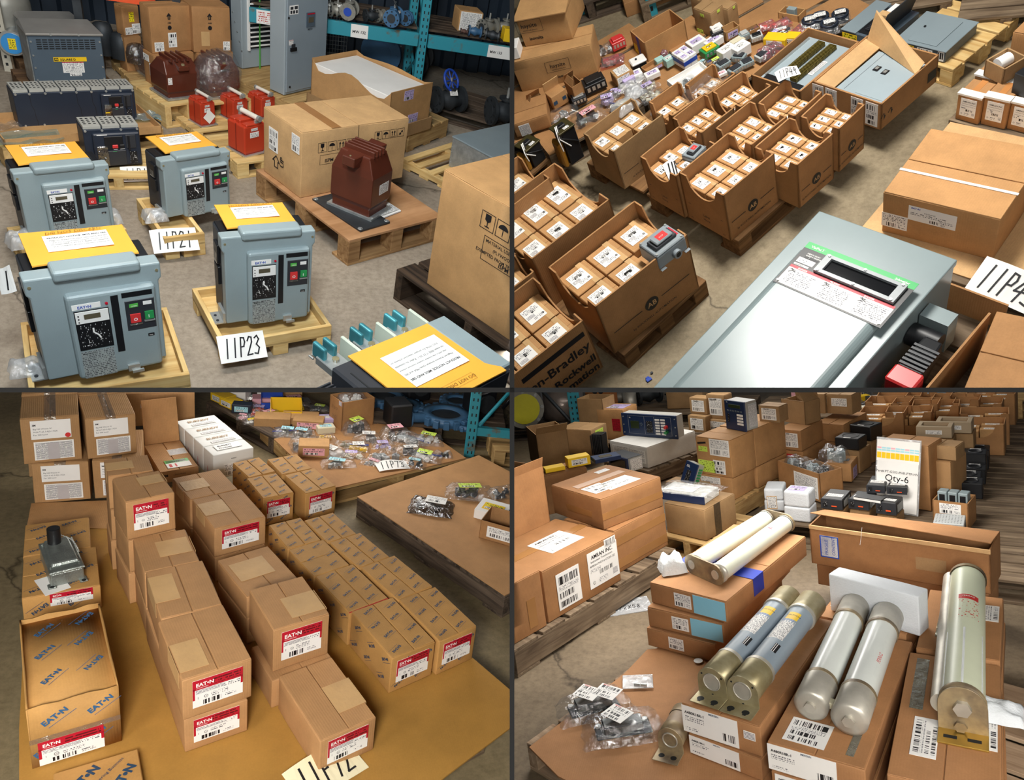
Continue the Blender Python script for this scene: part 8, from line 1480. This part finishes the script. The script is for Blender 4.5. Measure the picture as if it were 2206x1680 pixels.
ks='wht lil tan blk yel cream blu org dk grn pnk mx'.split(); ps='LWGP-W-LW-GP'
rows=[]
for i in range(24):
    c=ks[i%12]; kd='bag' if i%3==0 else 'box'; p=ps[i%12]; rows.append('cl%d|%s|%d|%d|%d|%s|%s||%d|%s %s on the far stock pallets, %s'%(i,kd,26+i%5*4,18,12+i%4*3,c,p if p!='-' else '',i*23%50-20,{'wht':'white','lil':'lilac','tan':'tan','blk':'black','yel':'yellow','cream':'cream','blu':'blue','org':'orange','dk':'charcoal','grn':'green','pnk':'pink','mx':'metallic'}[c],'bagged part' if kd=='bag' else 'box','nearer one' if i<12 else 'farther one'))
stock('\n'.join(rows))
# fragile carton
w,d,h=dims('frag'); m=M(); t=.006
for f in 'fblr': fw=w if f in'fb' else d; m.prism([(0,0),(fw,0),(fw,h),(0,h)],-t,0,KB,face(f,w,d,h,0))
m.box((t,t,0),(w-t,d-t,t),KB); o=solo('open_cardboard_box',m,'long brown carton with a fragile content label and raised lid flap','cardboard box',pose('frag'))
obj('top_flap',M().hexa([(.0,d*.1,h+.055),(w,d*.1,h+.02),(w,d,h+.0),(0,d,h+.0)],[(.0,d*.1,h+.06),(w,d*.1,h+.026),(w,d,h+.006),(0,d,h+.006)],KB),o,bev=.0015); obj('front_edge',M().box((-.002,-.003,h-.02),(w+.002,.003,h+.002),K3),o,bev=.002)
label(o,face('f',w,d,h)@Mx.Translation((w*.12,h*.5,0)),h*.56,w*.115,'none',None,'fragile_label',rot=PI/2,extra=[('r',0,0,1,1,'LOGOBLUE'),('r',.05,.06,.95,.94,'WHITE'),('t',.14,.58,.24,'FRAGILE','LOGOBLUE',.0),('t',.14,.2,.24,'CONTENT','LOGOBLUE',.0)])
obj('packing_tape',M().box((w*.62,h*.3,0),(w*.78,h*.6,.001),K4,face('f',w,d,h)),o); obj('loose_thread',M().tube([(w*.33,-.01,h+.03),(w*.325,-.02,h-.02),(w*.315,-.015,h-.06)],.001,WHITE,5),o)
carton('fgb','brown box hidden under the long fragile carton',KC,P=pose('frag',.02,.01,-.118),DM=(w*.96,d,.116))
# front pallet
pz=D['fs0'][3]; pl=hull('fs',11)
solo('cardboard_sheet',M().prism(ccw(pl),pz-.008,pz-.001,KC),'brown cardboard sheet under the fuse boxes','cardboard sheet',(0,0,0)); x,y,_=D['fs0'][1:4]; ya=D['mer'][4]
pallet('weathered pallet with thick boards under the fuse boxes',pose('pF',.0,.0),1.75,dims('pF')[1]*1.7,pz-.009,mat=wood('striped_wood','#b49b80','#8a7158'),n=8)
for k,lb in (('fb3','flat fuse carton, bottom of the blue labelled stack'),('fb2','flat fuse carton with blue label, middle of the stack'),('fb1','flat fuse carton with blue label, top of the stack')):
    w,d,h=dims(k); D[k]=D[k][:6]+(.8,h); d=.8; BLB=mk('sky_blue_label','#86c4dc',.5,var=.03)
    o=carton(k,lb,KC,'x',None,[('f',.44,.5,.22,.62,'ship')]+([('f',.78,.5,.4,.84,'none',{'paper':BLB,'name':'blue_label'})] if k!='fb3' else []),None,wob=.003); obj('packing_tape',M().box((-.002,d*.3,h+.0003),(w+.002,d*.42,h+.0015),BLUET if k=='fb1' else K3),o)
    if k=='fb1': obj('blue_tape_drop',M().box((w+.0005,d*.3,h*.2),(w+.002,d*.42,h),BLUET),o)
def fuse(k,lab,mat,cap,caplen,group=None,capr=1.08,tip=None,collar=None,parts=None,flat=True):
    x0,y0,x1,y1,r_,z0=D[k][1],D[k][2],D[k][4],D[k][5],D[k][6],D[k][3]
    L=math.hypot(x1-x0,y1-y0); yaw=math.atan2(y1-y0,x1-x0)-PI/2; r=thing('fuse',lab,'fuse',(x0,y0,z0,yaw),group)
    obj('fuse_tube',M().cyl((0,caplen*L,0),(0,L*(1-caplen),0),r_,mat,32),r)
    for i,(a,b) in enumerate(((0,caplen),(1-caplen,1))):
        m=M(); e0,e1=a*L,b*L; m.lathe([(0,0),(r_*.8,0),(r_*capr,r_*.12),(r_*capr,(e1-e0))],cap,Mx.Translation((0,e0,0))@Mx.Rotation(-PI/2,4,'X') if i==0 else Mx.Translation((0,e1,0))@Mx.Rotation(PI/2,4,'X'),32); q=obj('end_cap',m,r)
        if collar: obj('cap_collar',M().cyl((0,(e1 if i==0 else e0)-.012*(1 if i==0 else -1),0),(0,(e1 if i==0 else e0)+.004*(1 if i==0 else -1),0),r_*capr*1.02,collar,32),q)
    if tip: m=M(); bolt(m,(0,0,0),(0,-1,0),r_*.36,tip); obj('end_bolt',m,r)
    return r,r_,L
def on_tube(parent,name,r_,L,a,b,ang,span,mat,print_=None,txt=None,fp=None,tm=None,tsz=None,rotv=False):
    "a printed wrap on a tube: a..b along it, ang the angle of its middle from the top"
    m=M(); n=6; R=r_*1.006; vs=[];uv=[]
    for j,(s) in enumerate((a,b)):
        for i in range(n+1):
            t=ang+span*(i/n-.5); vs.append((R*math.sin(t),s*L,R*math.cos(t)))
    fs=[(i,i+1,n+2+i,n+1+i) for i in range(n)]; W_=R*span; u=[[(W_*i/n,0),(W_*(i+1)/n,0),(W_*(i+1)/n,(b-a)*L),(W_*i/n,(b-a)*L)] for i in range(n)]; m.add(vs,fs,mat,uv=u)
    if txt:
        q=M(); sz=tsz or W_*.3; k=len(txt)
        for li,s in enumerate(txt): q.text(s,0,-li*sz*1.3,sz,tm or INK,Mx(),0,al='c',bold=.01)
        def wrap(p):
            X,Y=(p[0],p[1]) if not rotv else (-p[1],p[0])
            t=ang+X/R; rr=R*1.004; return (rr*math.sin(t),((a+b)/2)*L+Y,rr*math.cos(t))
        m.add([wrap(v) for v in q.v],q.f,tm or INK)
    return obj(name,m,parent)
r,R_,L=fuse('tA','long cream fuse tube on the top flat carton, farther one',TUBEC,SILV,.02); r,R_,L=fuse('tB','long cream fuse tube with red mark on the top flat carton, nearer one',TUBEC,SILV,.02); on_tube(r,'product_label',R_,L,.45,.78,.1,1.0,mk('wrap_label','#d9dcd8',.4,var=.05)); on_tube(r,'red_mark',R_,L,.72,.75,.25,.5,RED,txt=['FERRAZ'],tm=WHITE)
x0,y0,z0=D['tA'][1:4]; xb,yb=D['tB'][1],D['tB'][2]; 
def endplate(lab,pa,pb,R,zz,off,mat):
    d=V((pb[0]-pa[0],pb[1]-pa[1])); Ln=d.length; yaw=math.atan2(d.y,d.x); m=M(); n=10; p=[(-R*math.cos(PI*(i/n-.5)),R*math.sin(PI*(i/n-.5))) for i in range(n+1)][::-1]; q=[(Ln+R*math.cos(PI*(i/n-.5)),R*math.sin(PI*(i/n-.5))) for i in range(n+1)]
    m.yprism(q+[(a,b) for a,b in p],-.004,.004,mat); r=thing('end_plate',lab,'plate',(pa[0]-off*math.sin(-yaw),pa[1]-off*math.cos(yaw),zz,yaw)); obj('plate',m,r)
    for u in (0,Ln): obj('cap_disc',M().cyl((u,-.004,0),(u,-.007,0),R*.45,SILV,16),r)
    return r
endplate('aged brass plate joining the near ends of the cream tubes',D['tA'][1:3],D['tB'][1:3],D['tB'][6]*1.12,D['tA'][3],.012,AGED); endplate('aged brass plate joining the far ends of the cream tubes',D['tA'][4:6],D['tB'][4:6],D['tB'][6]*1.1,D['tA'][3],-.012,AGED)
x,y,z=D['bub'][1:4]; vs,fs=blob(.12,.12,.1,2.2,n=14); o=solo('bubble_wrap',M().add(vs,fs,mk('bubble_wrap','#dfe2e2',.3,var=.06,bump=1.0,bscale=90),smooth=True),'bunched bubble wrap on the corner of the top flat carton','bubble wrap',(x,y,z+.002,.4))
x,y,z=D['lblm'][1:4]; solo('paper_scrap',M().cyl((0,0,0),(0,0,.002),.02,WHITE,12),'white paper scrap on the cardboard sheet by the flat cartons','paper',(x,y,z+.007,0))
def fbox(k,lb,labs,tapes=()): return carton(k,lb,KC,'y',None,labs,None,tapes=tapes,wob=.003)
AL=lambda: {'extra':[('t',.05,.72,.14,'A480R18R-1','INK',.03),('p',.05,.45,.4,.64),('b',.72,.12,.96,.4),('p',.05,.1,.3,.2),('t',.5,.9,.1,'MERSEN','NAVYINK',.02)]}
SG=film('green_clear_tape',(.72,.76,.62),.2,.1,.15)
fbox('merL','fuse carton with white label, lower left of the front row',[('f',.36,.5,.7,.86,'none',AL())]); fbox('mer','fuse carton with white label carrying two grey fuses',[('f',.36,.5,.72,.9,'none',AL()),('f',.86,.6,.14,.26,'dense')])
fbox('mer2','fuse carton carrying two white porcelain fuses',[('f',.36,.5,.72,.9,'none',AL()),('t',.35,.12,.44,.16,'bars3')],(('t',.78,.05,.86,.5,SG),)); w,d,h=dims('mer2'); fbox('mer2','fuse carton under the one with white porcelain fuses',[('f',.4,.5,.72,.8,'none',AL())]) if 0 else carton('mz','fuse carton under the one with white porcelain fuses',KC,P=pose('mer2',.004,.004,-dims('merL')[2]),DM=(w,d,dims('merL')[2]-.002),labels=[('f',.4,.5,.72,.8,'none',AL())])
fbox('mer3','fuse carton under the large green white fuse',[('t',.3,.3,.7,.1,'bars3',{'rot':PI/2}),('t',.88,.42,.6,.07,'ship',{'rot':PI/2})],(('t',.1,.5,.24,.95,SG),)); w,d,h=dims('mer3'); carton('mz','fuse carton beneath the right front one',KC,P=pose('mer3',.004,.004,-dims('merL')[2]),DM=(w,d,dims('merL')[2]-.002))
fbox('mer4','fuse carton behind the right front one, with green tape',[('t',.86,.7,.5,.1,'ship',{'rot':PI/2})],(('t',.2,.2,.42,.6,SG),)); w,d,h=dims('mer4'); carton('mz','fuse carton beneath the right rear one',KC,P=pose('mer4',.004,.004,-dims('merL')[2]),DM=(w,d,dims('merL')[2]-.002))
fbox('mer5','fuse carton behind the foam block, with green film',[('t',.2,.9,.3,.1,'dense')],(('t',.05,.3,.55,.7,SG),('t',.1,.4,.5,.5,mk('green_tape_print','#1f5a44',.4,var=.1)))); w,d,h=dims('mer5'); carton('mz','fuse carton beneath the one behind the foam block',KC,P=pose('mer5',.004,.004,-dims('merL')[2]),DM=(w,d,dims('merL')[2]-.002))
FC=[]
for k,lb in (('tC','grey fuse with tinned end caps, left of the pair'),('tD','grey fuse with tinned end caps, right of the pair')):
    r,R_,L=fuse(k,lb,TUBEG,BRASS,.2,'grey fuses with brackets',1.1,None,SILV); 
    on_tube(r,'rating_label',R_,L,.42,.62,.0,1.2,FP); on_tube(r,'caution_label',R_,L,.64,.72,.1,.9,YELP,txt=['CAUTION'],tsz=R_*.24); on_tube(r,'maker_name',R_,L,.6,.64,-.05,1.2,TUBEG,txt=['EAT•N'],tm=LOGOBLUE,tsz=R_*.3); on_tube(r,'bar_label',R_,L,.3,.38,.55,.4,BAR)
    m=M(); n=12; H=R_*1.0; p=[(R_*1.12*math.cos(a),R_*1.12*math.sin(a)) for a in [PI*i/n for i in range(n+1)]]+[(-R_*1.12,-R_*1.0),(R_*1.12,-R_*1.0)]
    br=obj('bracket',M().yprism(p,-.004,0,BRASS),r,bev=.001); obj('bracket_ring',M().torus((0,-.006,R_*.05),(0,1,0),R_*.62,R_*.05,SILV,28),br); obj('bracket_face',M().cyl((0,-.005,R_*.05),(0,-.0065,R_*.05),R_*.6,SILV,28),br)
    for a in (.6,2.5,4.7): obj('rivet_hole',M().cyl((R_*.92*math.cos(a),-.0045,R_*.92*math.sin(a)),(R_*.92*math.cos(a),-.006,R_*.92*math.sin(a)),R_*.07,LOUV,8),br)
    ft=obj('bracket_foot',M().box((-R_*1.12,-R_*1.5,-R_*1.0),(R_*1.12,0,-R_*.94),BRASS),r,bev=.001)
    for u in (-.55,.5): obj('slot',M().cyl((R_*u,-R_*.9,-R_*.935),(R_*u,-R_*.9,-R_*.93),R_*.26,LOUV,14).box((R_*(u-.12),-R_*1.25,-R_*.936),(R_*(u+.12),-R_*.9,-R_*.929),LOUV),ft)
for k,lb in (('tE','white porcelain fuse, left of the pair by the foam block'),('tF','white porcelain fuse with red print, right of the pair')):
    r,R_,L=fuse(k,lb,TUBEW,SILV,.2,'white porcelain fuses',1.06,SILV,AGED)
    if k=='tF': on_tube(r,'red_print',R_,L,.3,.62,.85,.3,TUBEW,txt=['FERRAZ'],tm=REDINK,tsz=R_*.34,rotv=True)
w,d,h=dims('foam'); xa,ya_,xb,yb=D['tE'][4],D['tE'][5],D['tF'][4],D['tF'][5]; dv=V((xb-xa,yb-ya_)); yw=math.atan2(dv.y,dv.x); zf2=D['mer2'][3]+dims('mer2')[2]
solo('foam_block',M().box((-.09,0,0),(dv.length+.14,.09,.17),FOAM),'white foam block behind the porcelain fuses','foam block',(xa-.02*math.cos(yw),ya_+.015,zf2+.002,yw),bev=.006,seg=2,wob=.003,cuts=3)
for i,(k,a) in enumerate((('tE',.0),)):
    x0,y0=(D['tE'][1]+D['tF'][1])/2,(D['tE'][2]+D['tF'][2])/2; solo('link_bar',M().box((-.02,.02,-.012),(.02,.05,.012),mk('cream_link','#cfc8ae',.4,var=.05)),'cream link between the near caps of the porcelain fuses','link',(x0,y0+.02,D['tE'][3],yw),bev=.002)
# big fuse with angle bracket
r,R_,L=fuse('tG','large pale green fuse wrapped in white film, at the right',mk('pale_green_tube','#d3d8bd',.3,var=.04,spec=.5),AGED,.03); on_tube(r,'film_wrap',R_*1.02,L,.03,.42,0,6.2,mk('white_film_wrap','#d5d9d8',.35,var=.08,bump=.8,bscale=60)); on_tube(r,'maker_label',R_,L,.66,.7,.15,1.1,REDINK,txt=['FERRAZ'],tm=TUBEW,tsz=R_*.2); on_tube(r,'rating_print',R_,L,.5,.65,.2,1.1,printed('red_print_on_tube','#c8402f','#d3d8bd',.012,.42,50))
H=D['tG'][3]-(D['mer3'][3]+dims('mer3')[2]); H=max(H,R_*1.02)
p=[(R_*1.1*math.cos(a),R_*1.1*math.sin(a)) for a in [PI*i/14 for i in range(15)]]+[(-R_*1.1,-H),(R_*1.1,-H)]
T=Mx.Rotation(0,4,'X'); br=obj('angle_bracket',M().yprism(p,-.006,0,AGED),r,bev=.001); m=M(); bolt(m,(0,-.006,.0),(0,-1,0),R_*.42,SILV); obj('end_bolt',m,br); m=M(); bolt(m,(R_*-.1,-.006,-H*.72),(0,-1,0),R_*.3,AGED); obj('end_bolt',m,br)
ft=obj('bracket_foot',M().box((-R_*1.1,-R_*1.3,-H),(R_*1.1,0,-H+.006),mk('gold_bracket','#b9984a',.35,.8,var=.2)),r,bev=.001)
for u in (-.55,.5): obj('slot',M().box((R_*(u-.3),-R_*.85,-H+.0062),(R_*(u+.3),-R_*.6,-H+.0068),LOUV),ft,bev=.001)
obj('second_tube',M().cyl((-R_*.9,.02,-R_*.25),(-R_*.9,L,-R_*.25),R_*.55,SILV,24),r)['label']='metal tube beside the big one'
x,y,z=D['fo2'][1:4]; solo('foam_sheet',M().add(*blob(.16,.12,.05,6.1,.5,10),FOAM,smooth=True),'torn white foam sheet right of the large fuse','foam sheet',(x,y,z+.002,-.3))
# small used fuse with bracket
r,R_,L=fuse('tH','short used fuse with rusty bracket beside the fuse cartons',mk('stained_tube','#a08a72',.5,var=.3),AGED,.3,None,1.05); p=[(R_*1.05*math.cos(a),R_*1.05*math.sin(a)) for a in [PI*i/12 for i in range(13)]]+[(-R_*1.05,-R_),(R_*1.05,-R_)]
br=obj('bracket',M().yprism(p,-.004,0,AGED),r,bev=.001); obj('bracket_ring',M().torus((0,-.005,0),(0,1,0),R_*.6,R_*.07,SILV,24),br); ft=obj('bracket_foot',M().box((-R_*1.05,-R_*1.6,-R_),(R_*1.05,0,-R_*.94),AGED),r,bev=.001)
for u in (-.5,.5): obj('slot',M().cyl((R_*u,-R_*.9,-R_*.935),(R_*u,-R_*.9,-R_*.93),R_*.25,LOUV,14),ft)
# bags in front
for k,ww,dd,lb,yw in (('a1',.25,.14,'clear bag holding a metal fuse clip with two white labels, rear one',.5),('a2',.26,.15,'clear bag holding a metal fuse clip with one white label, front one',.35)):
    x,y,z=D[k][1:4]; r=thing('plastic_bag',lb,'plastic bag',(x,y,z+.002,yw)); vs,fs=blob(ww*1.25,dd*1.3,.065,ww*9); obj('bag_film',M().add(vs,fs,BAG,smooth=True),r); q=obj('packed_part',M().box((-ww*.42,-dd*.3,.003),(ww*.42,dd*.3,.012),DKSTEEL).box((-ww*.3,-dd*.22,.012),(ww*.3,dd*.22,.045),mk('clip_metal','#6f7272',.35,.8,var=.2)),r,bev=.004)
    for u in (-.36,.36): m=M(); bolt(m,(ww*u,dd*.2,.012),(0,0,1),.012,STEEL); obj('bolt',m,r)
    for i in range(2 if k=='a1' else 1): label(r,Mx.Translation((ww*(-.05+.3*i),dd*(.1-.2*i),.068))@Mx.Rotation(-.9,4,'Z'),.1,.085,'bars3',None,'part_label',extra=[('t',.1,.9,.1,'MERSEN','REDINK',.02)])
x,y,z=D['a3'][1:4]; r=thing('zip_bag','small zip bag with two glass fuses on the cardboard','plastic bag',(x-.05,y-.03,z+.001,.15)); obj('bag_film',M().box((0,0,0),(.13,.1,.004),MILK),r,bev=.001); obj('zip_strip',M().box((0,.088,.004),(.13,.094,.006),BAG),r)
for i in range(2): obj('small_fuse',M().cyl((.05+i*.028,.02-.006*i,.01),(.075+i*.028,.014-.006*i,.01),.006,STEEL,10),r)
x,y,z=D['bagf'][1:4]; r=thing('zip_bag','flat empty zip bag with handwriting on the concrete','plastic bag',(x-.12,y-.06,.001,.35)); obj('bag_film',M().box((0,0,0),(.26,.17,.004),MILK),r); m=M(); m.hand('1/2X58',.05,.05,.15,.04,INK,Mx(),th=.08,n=.005); m.hand('1',.12,.11,.03,.04,INK,Mx(),n=.005); obj('handwriting',m,r)
# left background
x,y,_=D['rt'][1:4]; r=thing('rack_upright','teal rack post with brace at the far left','rack',(x,y,0,.1)); q=obj('rack_post',M().box((-.06,0,0),(.06,.07,1.7),TEAL),r,bev=.004); m=M()
for i in range(26):
    for dx in (-.03,.018): m.box((dx,-.001,.04+i*.06),(dx+.014,0,.065+i*.06),LOUV)
obj('slot_holes',m,q); obj('brace',M().cyl((-.06,.03,.2),(-.6,.03,.95),.02,DKSTEEL,6),r); obj('far_post',M().box((-.85,.0,0),(-.78,.07,1.7),TEAL),r)
x,y,_=D['pal0'][1:4]; pallet('pallet of valves at the far left',(x-.7,y,0,.0),1.3,.7,.128,mat=WO)
x,y,_=D['yv'][1:4]; r=thing('pipe_valve','flanged valve with yellow end cover at the far left','valve',(x,y,.14,.4)); obj('valve_body',M().cyl((0,.05,.22),(0,.4,.22),.16,DKSTEEL,18),r); f=obj('flange',M().cyl((0,0,.22),(0,.06,.22),.22,GREYV,24),r); obj('end_cover',M().cyl((0,-.008,.22),(0,0,.22),.17,mk('yellow_cover','#d8d02a',.4,var=.06),24),f)
for i in range(8): m=M(); bolt(m,(.195*math.cos(i*PI/4),0,.22+.195*math.sin(i*PI/4)),(0,-1,0),.02,GALV); obj('bolt',m,f)
x,y,_=D['tk'][1:4]; solo('foil_wrapped_tank',M().lathe([(0,0),(.24,0),(.24,.5),(.2,.6),(0,.62)],mk('foil_wrap','#a89a92',.3,.5,var=.2,bump=.8,bscale=14),n=18),'silvery wrapped tank behind the teal rack post','tank',(x,y+.2,.13,0))
x,y,_=D['tb'][1:4]; o=carton('tb','upright orange brown carton with black hole marks',card('kraft_rust','#a0612f',.85,.1),P=(x-.12,y,.13,-.2),DM=(.3,.2,.55)); lettering(o,face('f',.3,.2,.55),[('disc',.12+.07*(i%2),.2+.1*(i//2),.03,INK) for i in range(6)])
for k,lb,dm,mt,fl in (('obb','open tan carton stacked left of the white carton',(.3,.22,.24),K4,True),('lb','tan carton with lime label left of the white carton',(.36,.26,.24),K4,False),('rb','brown carton with red fragile label behind the wide relay',(.3,.26,.3),K5,False)):
    x,y,_=D[k][1:4]; po=(x-dm[0]/2,y,.14 if k!='obb' else .3,-.4)
    if fl: tray_or_open(k,lb,mt,P=po,DM=dm); carton(k+'u','tan carton under the open tan one',mt,P=(po[0],po[1],.14,-.4),DM=(dm[0],dm[1],.158))
    else: 
        o=carton(k,lb,mt,P=po,DM=dm,labels=[('r' if k=='lb' else 'f',.5,.5,.5,.8,'print',{'paper':LIMEP,'fp':FPN})] if k=='lb' else [('f',.7,.5,.3,.4,'print',{'paper':RED,'fp':FPR})])
        if k=='rb': label(o,face('t',*dm)@Mx.Translation((.15,.13,0)),.24,.16,'tear',LIL,fp=FPL)
x,y,_=D['obb'][1:4]; pallet('pallet under the tan cartons left of the white carton',(x-.5,y-.05,0,-.3),1.2,.7,.138,mat=WG)
x,y,_=D['fin'][1:4]; r=thing('finned_module','black finned module beside the lime labelled carton','electrical part',(x-.05,y-.1,.14,-.3)); obj('module_body',M().box((0,0,0),(.12,.1,.2),BLACK),r,bev=.004)
for i in range(7): obj('fin',M().box((.005+i*.016,-.012,.01),(.012+i*.016,0,.19),DARK),r)
x,y,_=D['yel'][1:4]; smallbox('yellow box with white label behind the brown taped carton',pose('bkb2',.2,.05,dims('bkb2')[2]+.003),.17,.1,.07,YELP,front=WHITE); smallbox('low yellow and black box behind the brown taped carton',pose('bkb2',.02,.03,dims('bkb2')[2]+.003),.15,.09,.03,YELP)
r=thing('protective_relay','flat blue relay lying behind the brown taped carton','relay',pose('bkb2',.4,.03,dims('bkb2')[2]+.003)); obj('case',M().box((0,0,0),(.2,.13,.03),RBLUE),r,bev=.003); obj('display',M().box((.05,.03,.03),(.14,.09,.032),LCD),r)
x,y,_=D['gj'][1:4]; r=thing('junction_box','pale grey junction box with red plug at the back','electrical part',(x-.12,y,.5,-.2)); obj('housing',M().box((0,0,0),(.34,.2,.12),COL['lgr']),r,bev=.02,seg=2); obj('lid',M().box((.0,.0,.12),(.34,.2,.18),COL['lgr']),r,bev=.02,seg=2); obj('plug',M().cyl((.2,-.001,.06),(.2,-.01,.06),.03,RBTN,14),r); carton('gjb','tan carton under the pale junction box',K4,P=(x-.14,y-.02,.13,-.2),DM=(.4,.26,.368))
x,y,_=D['sc'][1:4]; r=thing('threaded_cap','silver threaded fitting behind the wide relay','fitting',(x,y+.1,.13,0)); obj('fitting_body',M().cyl((0,0,0),(0,0,.42),.08,SILV,18),r)
for i in range(4): obj('thread',M().torus((0,0,.3+.03*i),(0,0,1),.082,.01,SILV,20),r)
x,y,_=D['bkb1'][1:4]; pallet('pallet of dark castings at the back',(x-.5,y-.2,0,-.2),1.6,.8,.128,mat=WG)
for i in range(4): valve('dark casting at the back behind the wide relay, %s'%('leftmost','second','third','rightmost')[i],(x-.35+.35*i,y+.2,.132,.5*i),.22,DKSTEEL if i%2 else GREYV)
for k,lb in (('fpal','pallet along the far wall behind the stock'),('fpal2','pallet along the far wall in the middle'),('fpal3','pallet under the cream tanks at the far right')): x,y,_=D[k][1:4]; pallet(lb,(x-.6,y,0,-.2),1.4,.6,.13,mat=WG)
for i,(dx,mt,lb) in enumerate(((-.3,DKSTEEL,'dark valve on the far wall pallet, left'),(.2,BLUEV,'blue valve on the far wall pallet'),(.6,mk('bright_red_paint','#c8202a',.35,var=.08),'red valve on the far wall pallet'))): x,y,_=D['fpal2'][1:4]; valve(lb,(x+dx-.2,y+.3,.132,.2),.25,mt)
x,y,_=D['fpal3'][1:4]
CT=mk('cream_tank','#b5ad9c',.5,var=.1)
for i in range(2): r=thing('pipe_spool','cream domed tank at the far right, %s'%('left one','right one')[i],'tank',(x-.25+.5*i,y+.3,.132,-.1)); obj('shell',M().cyl((-.22,0,.2),(.2,0,.2),.18,CT,20),r); obj('nozzle',M().cyl((0,-.17,.2),(0,-.22,.2),.07,CT,14),r)
x,y,_=D['rpal'][1:4]; pallet('stack of brown boards at the right edge of the aisle',(x,y,0,-.2),.5,.9,.2,mat=WP,n=3)
bayfloor('BR',-5,6,.3,15,floor_mat('worn_concrete_brown','#85755f','#6b5d4b','#3a3126'))
corr_wall('wall_dark',(0,13,0,-.1),-8,8,3,mk('far_wall_dark','#191b1e',.8,var=.1))
# ================================================================ dividers between the four bays
def divider(n,pts,mat):
    m=M().hexa(pts[:4],pts[4:],mat); o=obj(n,m); o['kind']='structure'; o.matrix_world=Mx.Translation(CAM)@CW.to_4x4(); return o
BLK=mk('black_paint','#000000',.9,var=0,spec=.05)
HB=5.0/FX
t_=HB*.12
def panel(n,a,b): divider(n,[(a[0],a[1],a[2]),(b[0],a[1],a[2]),(b[0],b[1],a[2]),(a[0],b[1],a[2]),(a[0],a[1],b[2]),(b[0],a[1],b[2]),(b[0],b[1],b[2]),(a[0],b[1],b[2])],BLK)
panel('divider_upper',(-t_,-4.5,.12),(t_,t_,9)); panel('divider_lower',(-t_,t_,.12),(t_,2.4,9)); panel('divider_deck',(-3.2,-t_,.12),(3.2,t_,3.6))  # added sheets seen edge-on, extended to keep lamplight inside each bay
# ================================================================ trim what would reach through a divider
bpy.context.view_layer.update()
iW=(Mx.Translation(CAM)@CW.to_4x4()).inverted()
PLN={'TL':(( -FX,0,-5),(0,-FX,-5)),'TR':((FX,0,-5),(0,-FX,-5)),'BL':((-FX,0,-5),(0,FX,-5)),'BR':((FX,0,-5),(0,FX,-5))}
dead=set(); nclip=0
for r,k in list(BAYOF.items()):
    for o in [r]+list(r.children_recursive):
        if o.type!='MESH': continue
        T=iW@o.matrix_world; lo=[T@V(c) for c in o.bound_box]
        for n in PLN[k]:
            n=V(n).normalized()
            if min(n.dot(c) for c in lo)>=0: continue
            Ti=T.to_3x3(); 
            if o.data.users>1: o.data=o.data.copy()
            b=bmesh.new(); b.from_mesh(o.data); nl=(Ti.transposed()@n); co=T.inverted()@V((0,0,0))
            g=bmesh.ops.bisect_plane(b,geom=b.verts[:]+b.edges[:]+b.faces[:],dist=1e-6,plane_co=co,plane_no=nl,clear_inner=True)
            ce=[e for e in g['geom_cut'] if isinstance(e,bmesh.types.BMEdge) and len(e.link_faces)==1]
            if ce and len(o.data.polygons)<4000:
                try: bmesh.ops.edgeloop_fill(b,edges=ce)
                except Exception: pass
            if not b.faces: dead.add(o)
            b.to_mesh(o.data); b.free(); nclip+=1
            lo=[T@V(v.co) for v in o.data.vertices] or [V((0,0,1))]
for o in dead:
    if o.children: continue
    bpy.data.objects.remove(o)
for r in list(BAYOF):
    try:
        if r.type=='EMPTY' and not r.children: bpy.data.objects.remove(r)
    except ReferenceError: pass
print('objects',len(bpy.data.objects),'clipped',nclip)
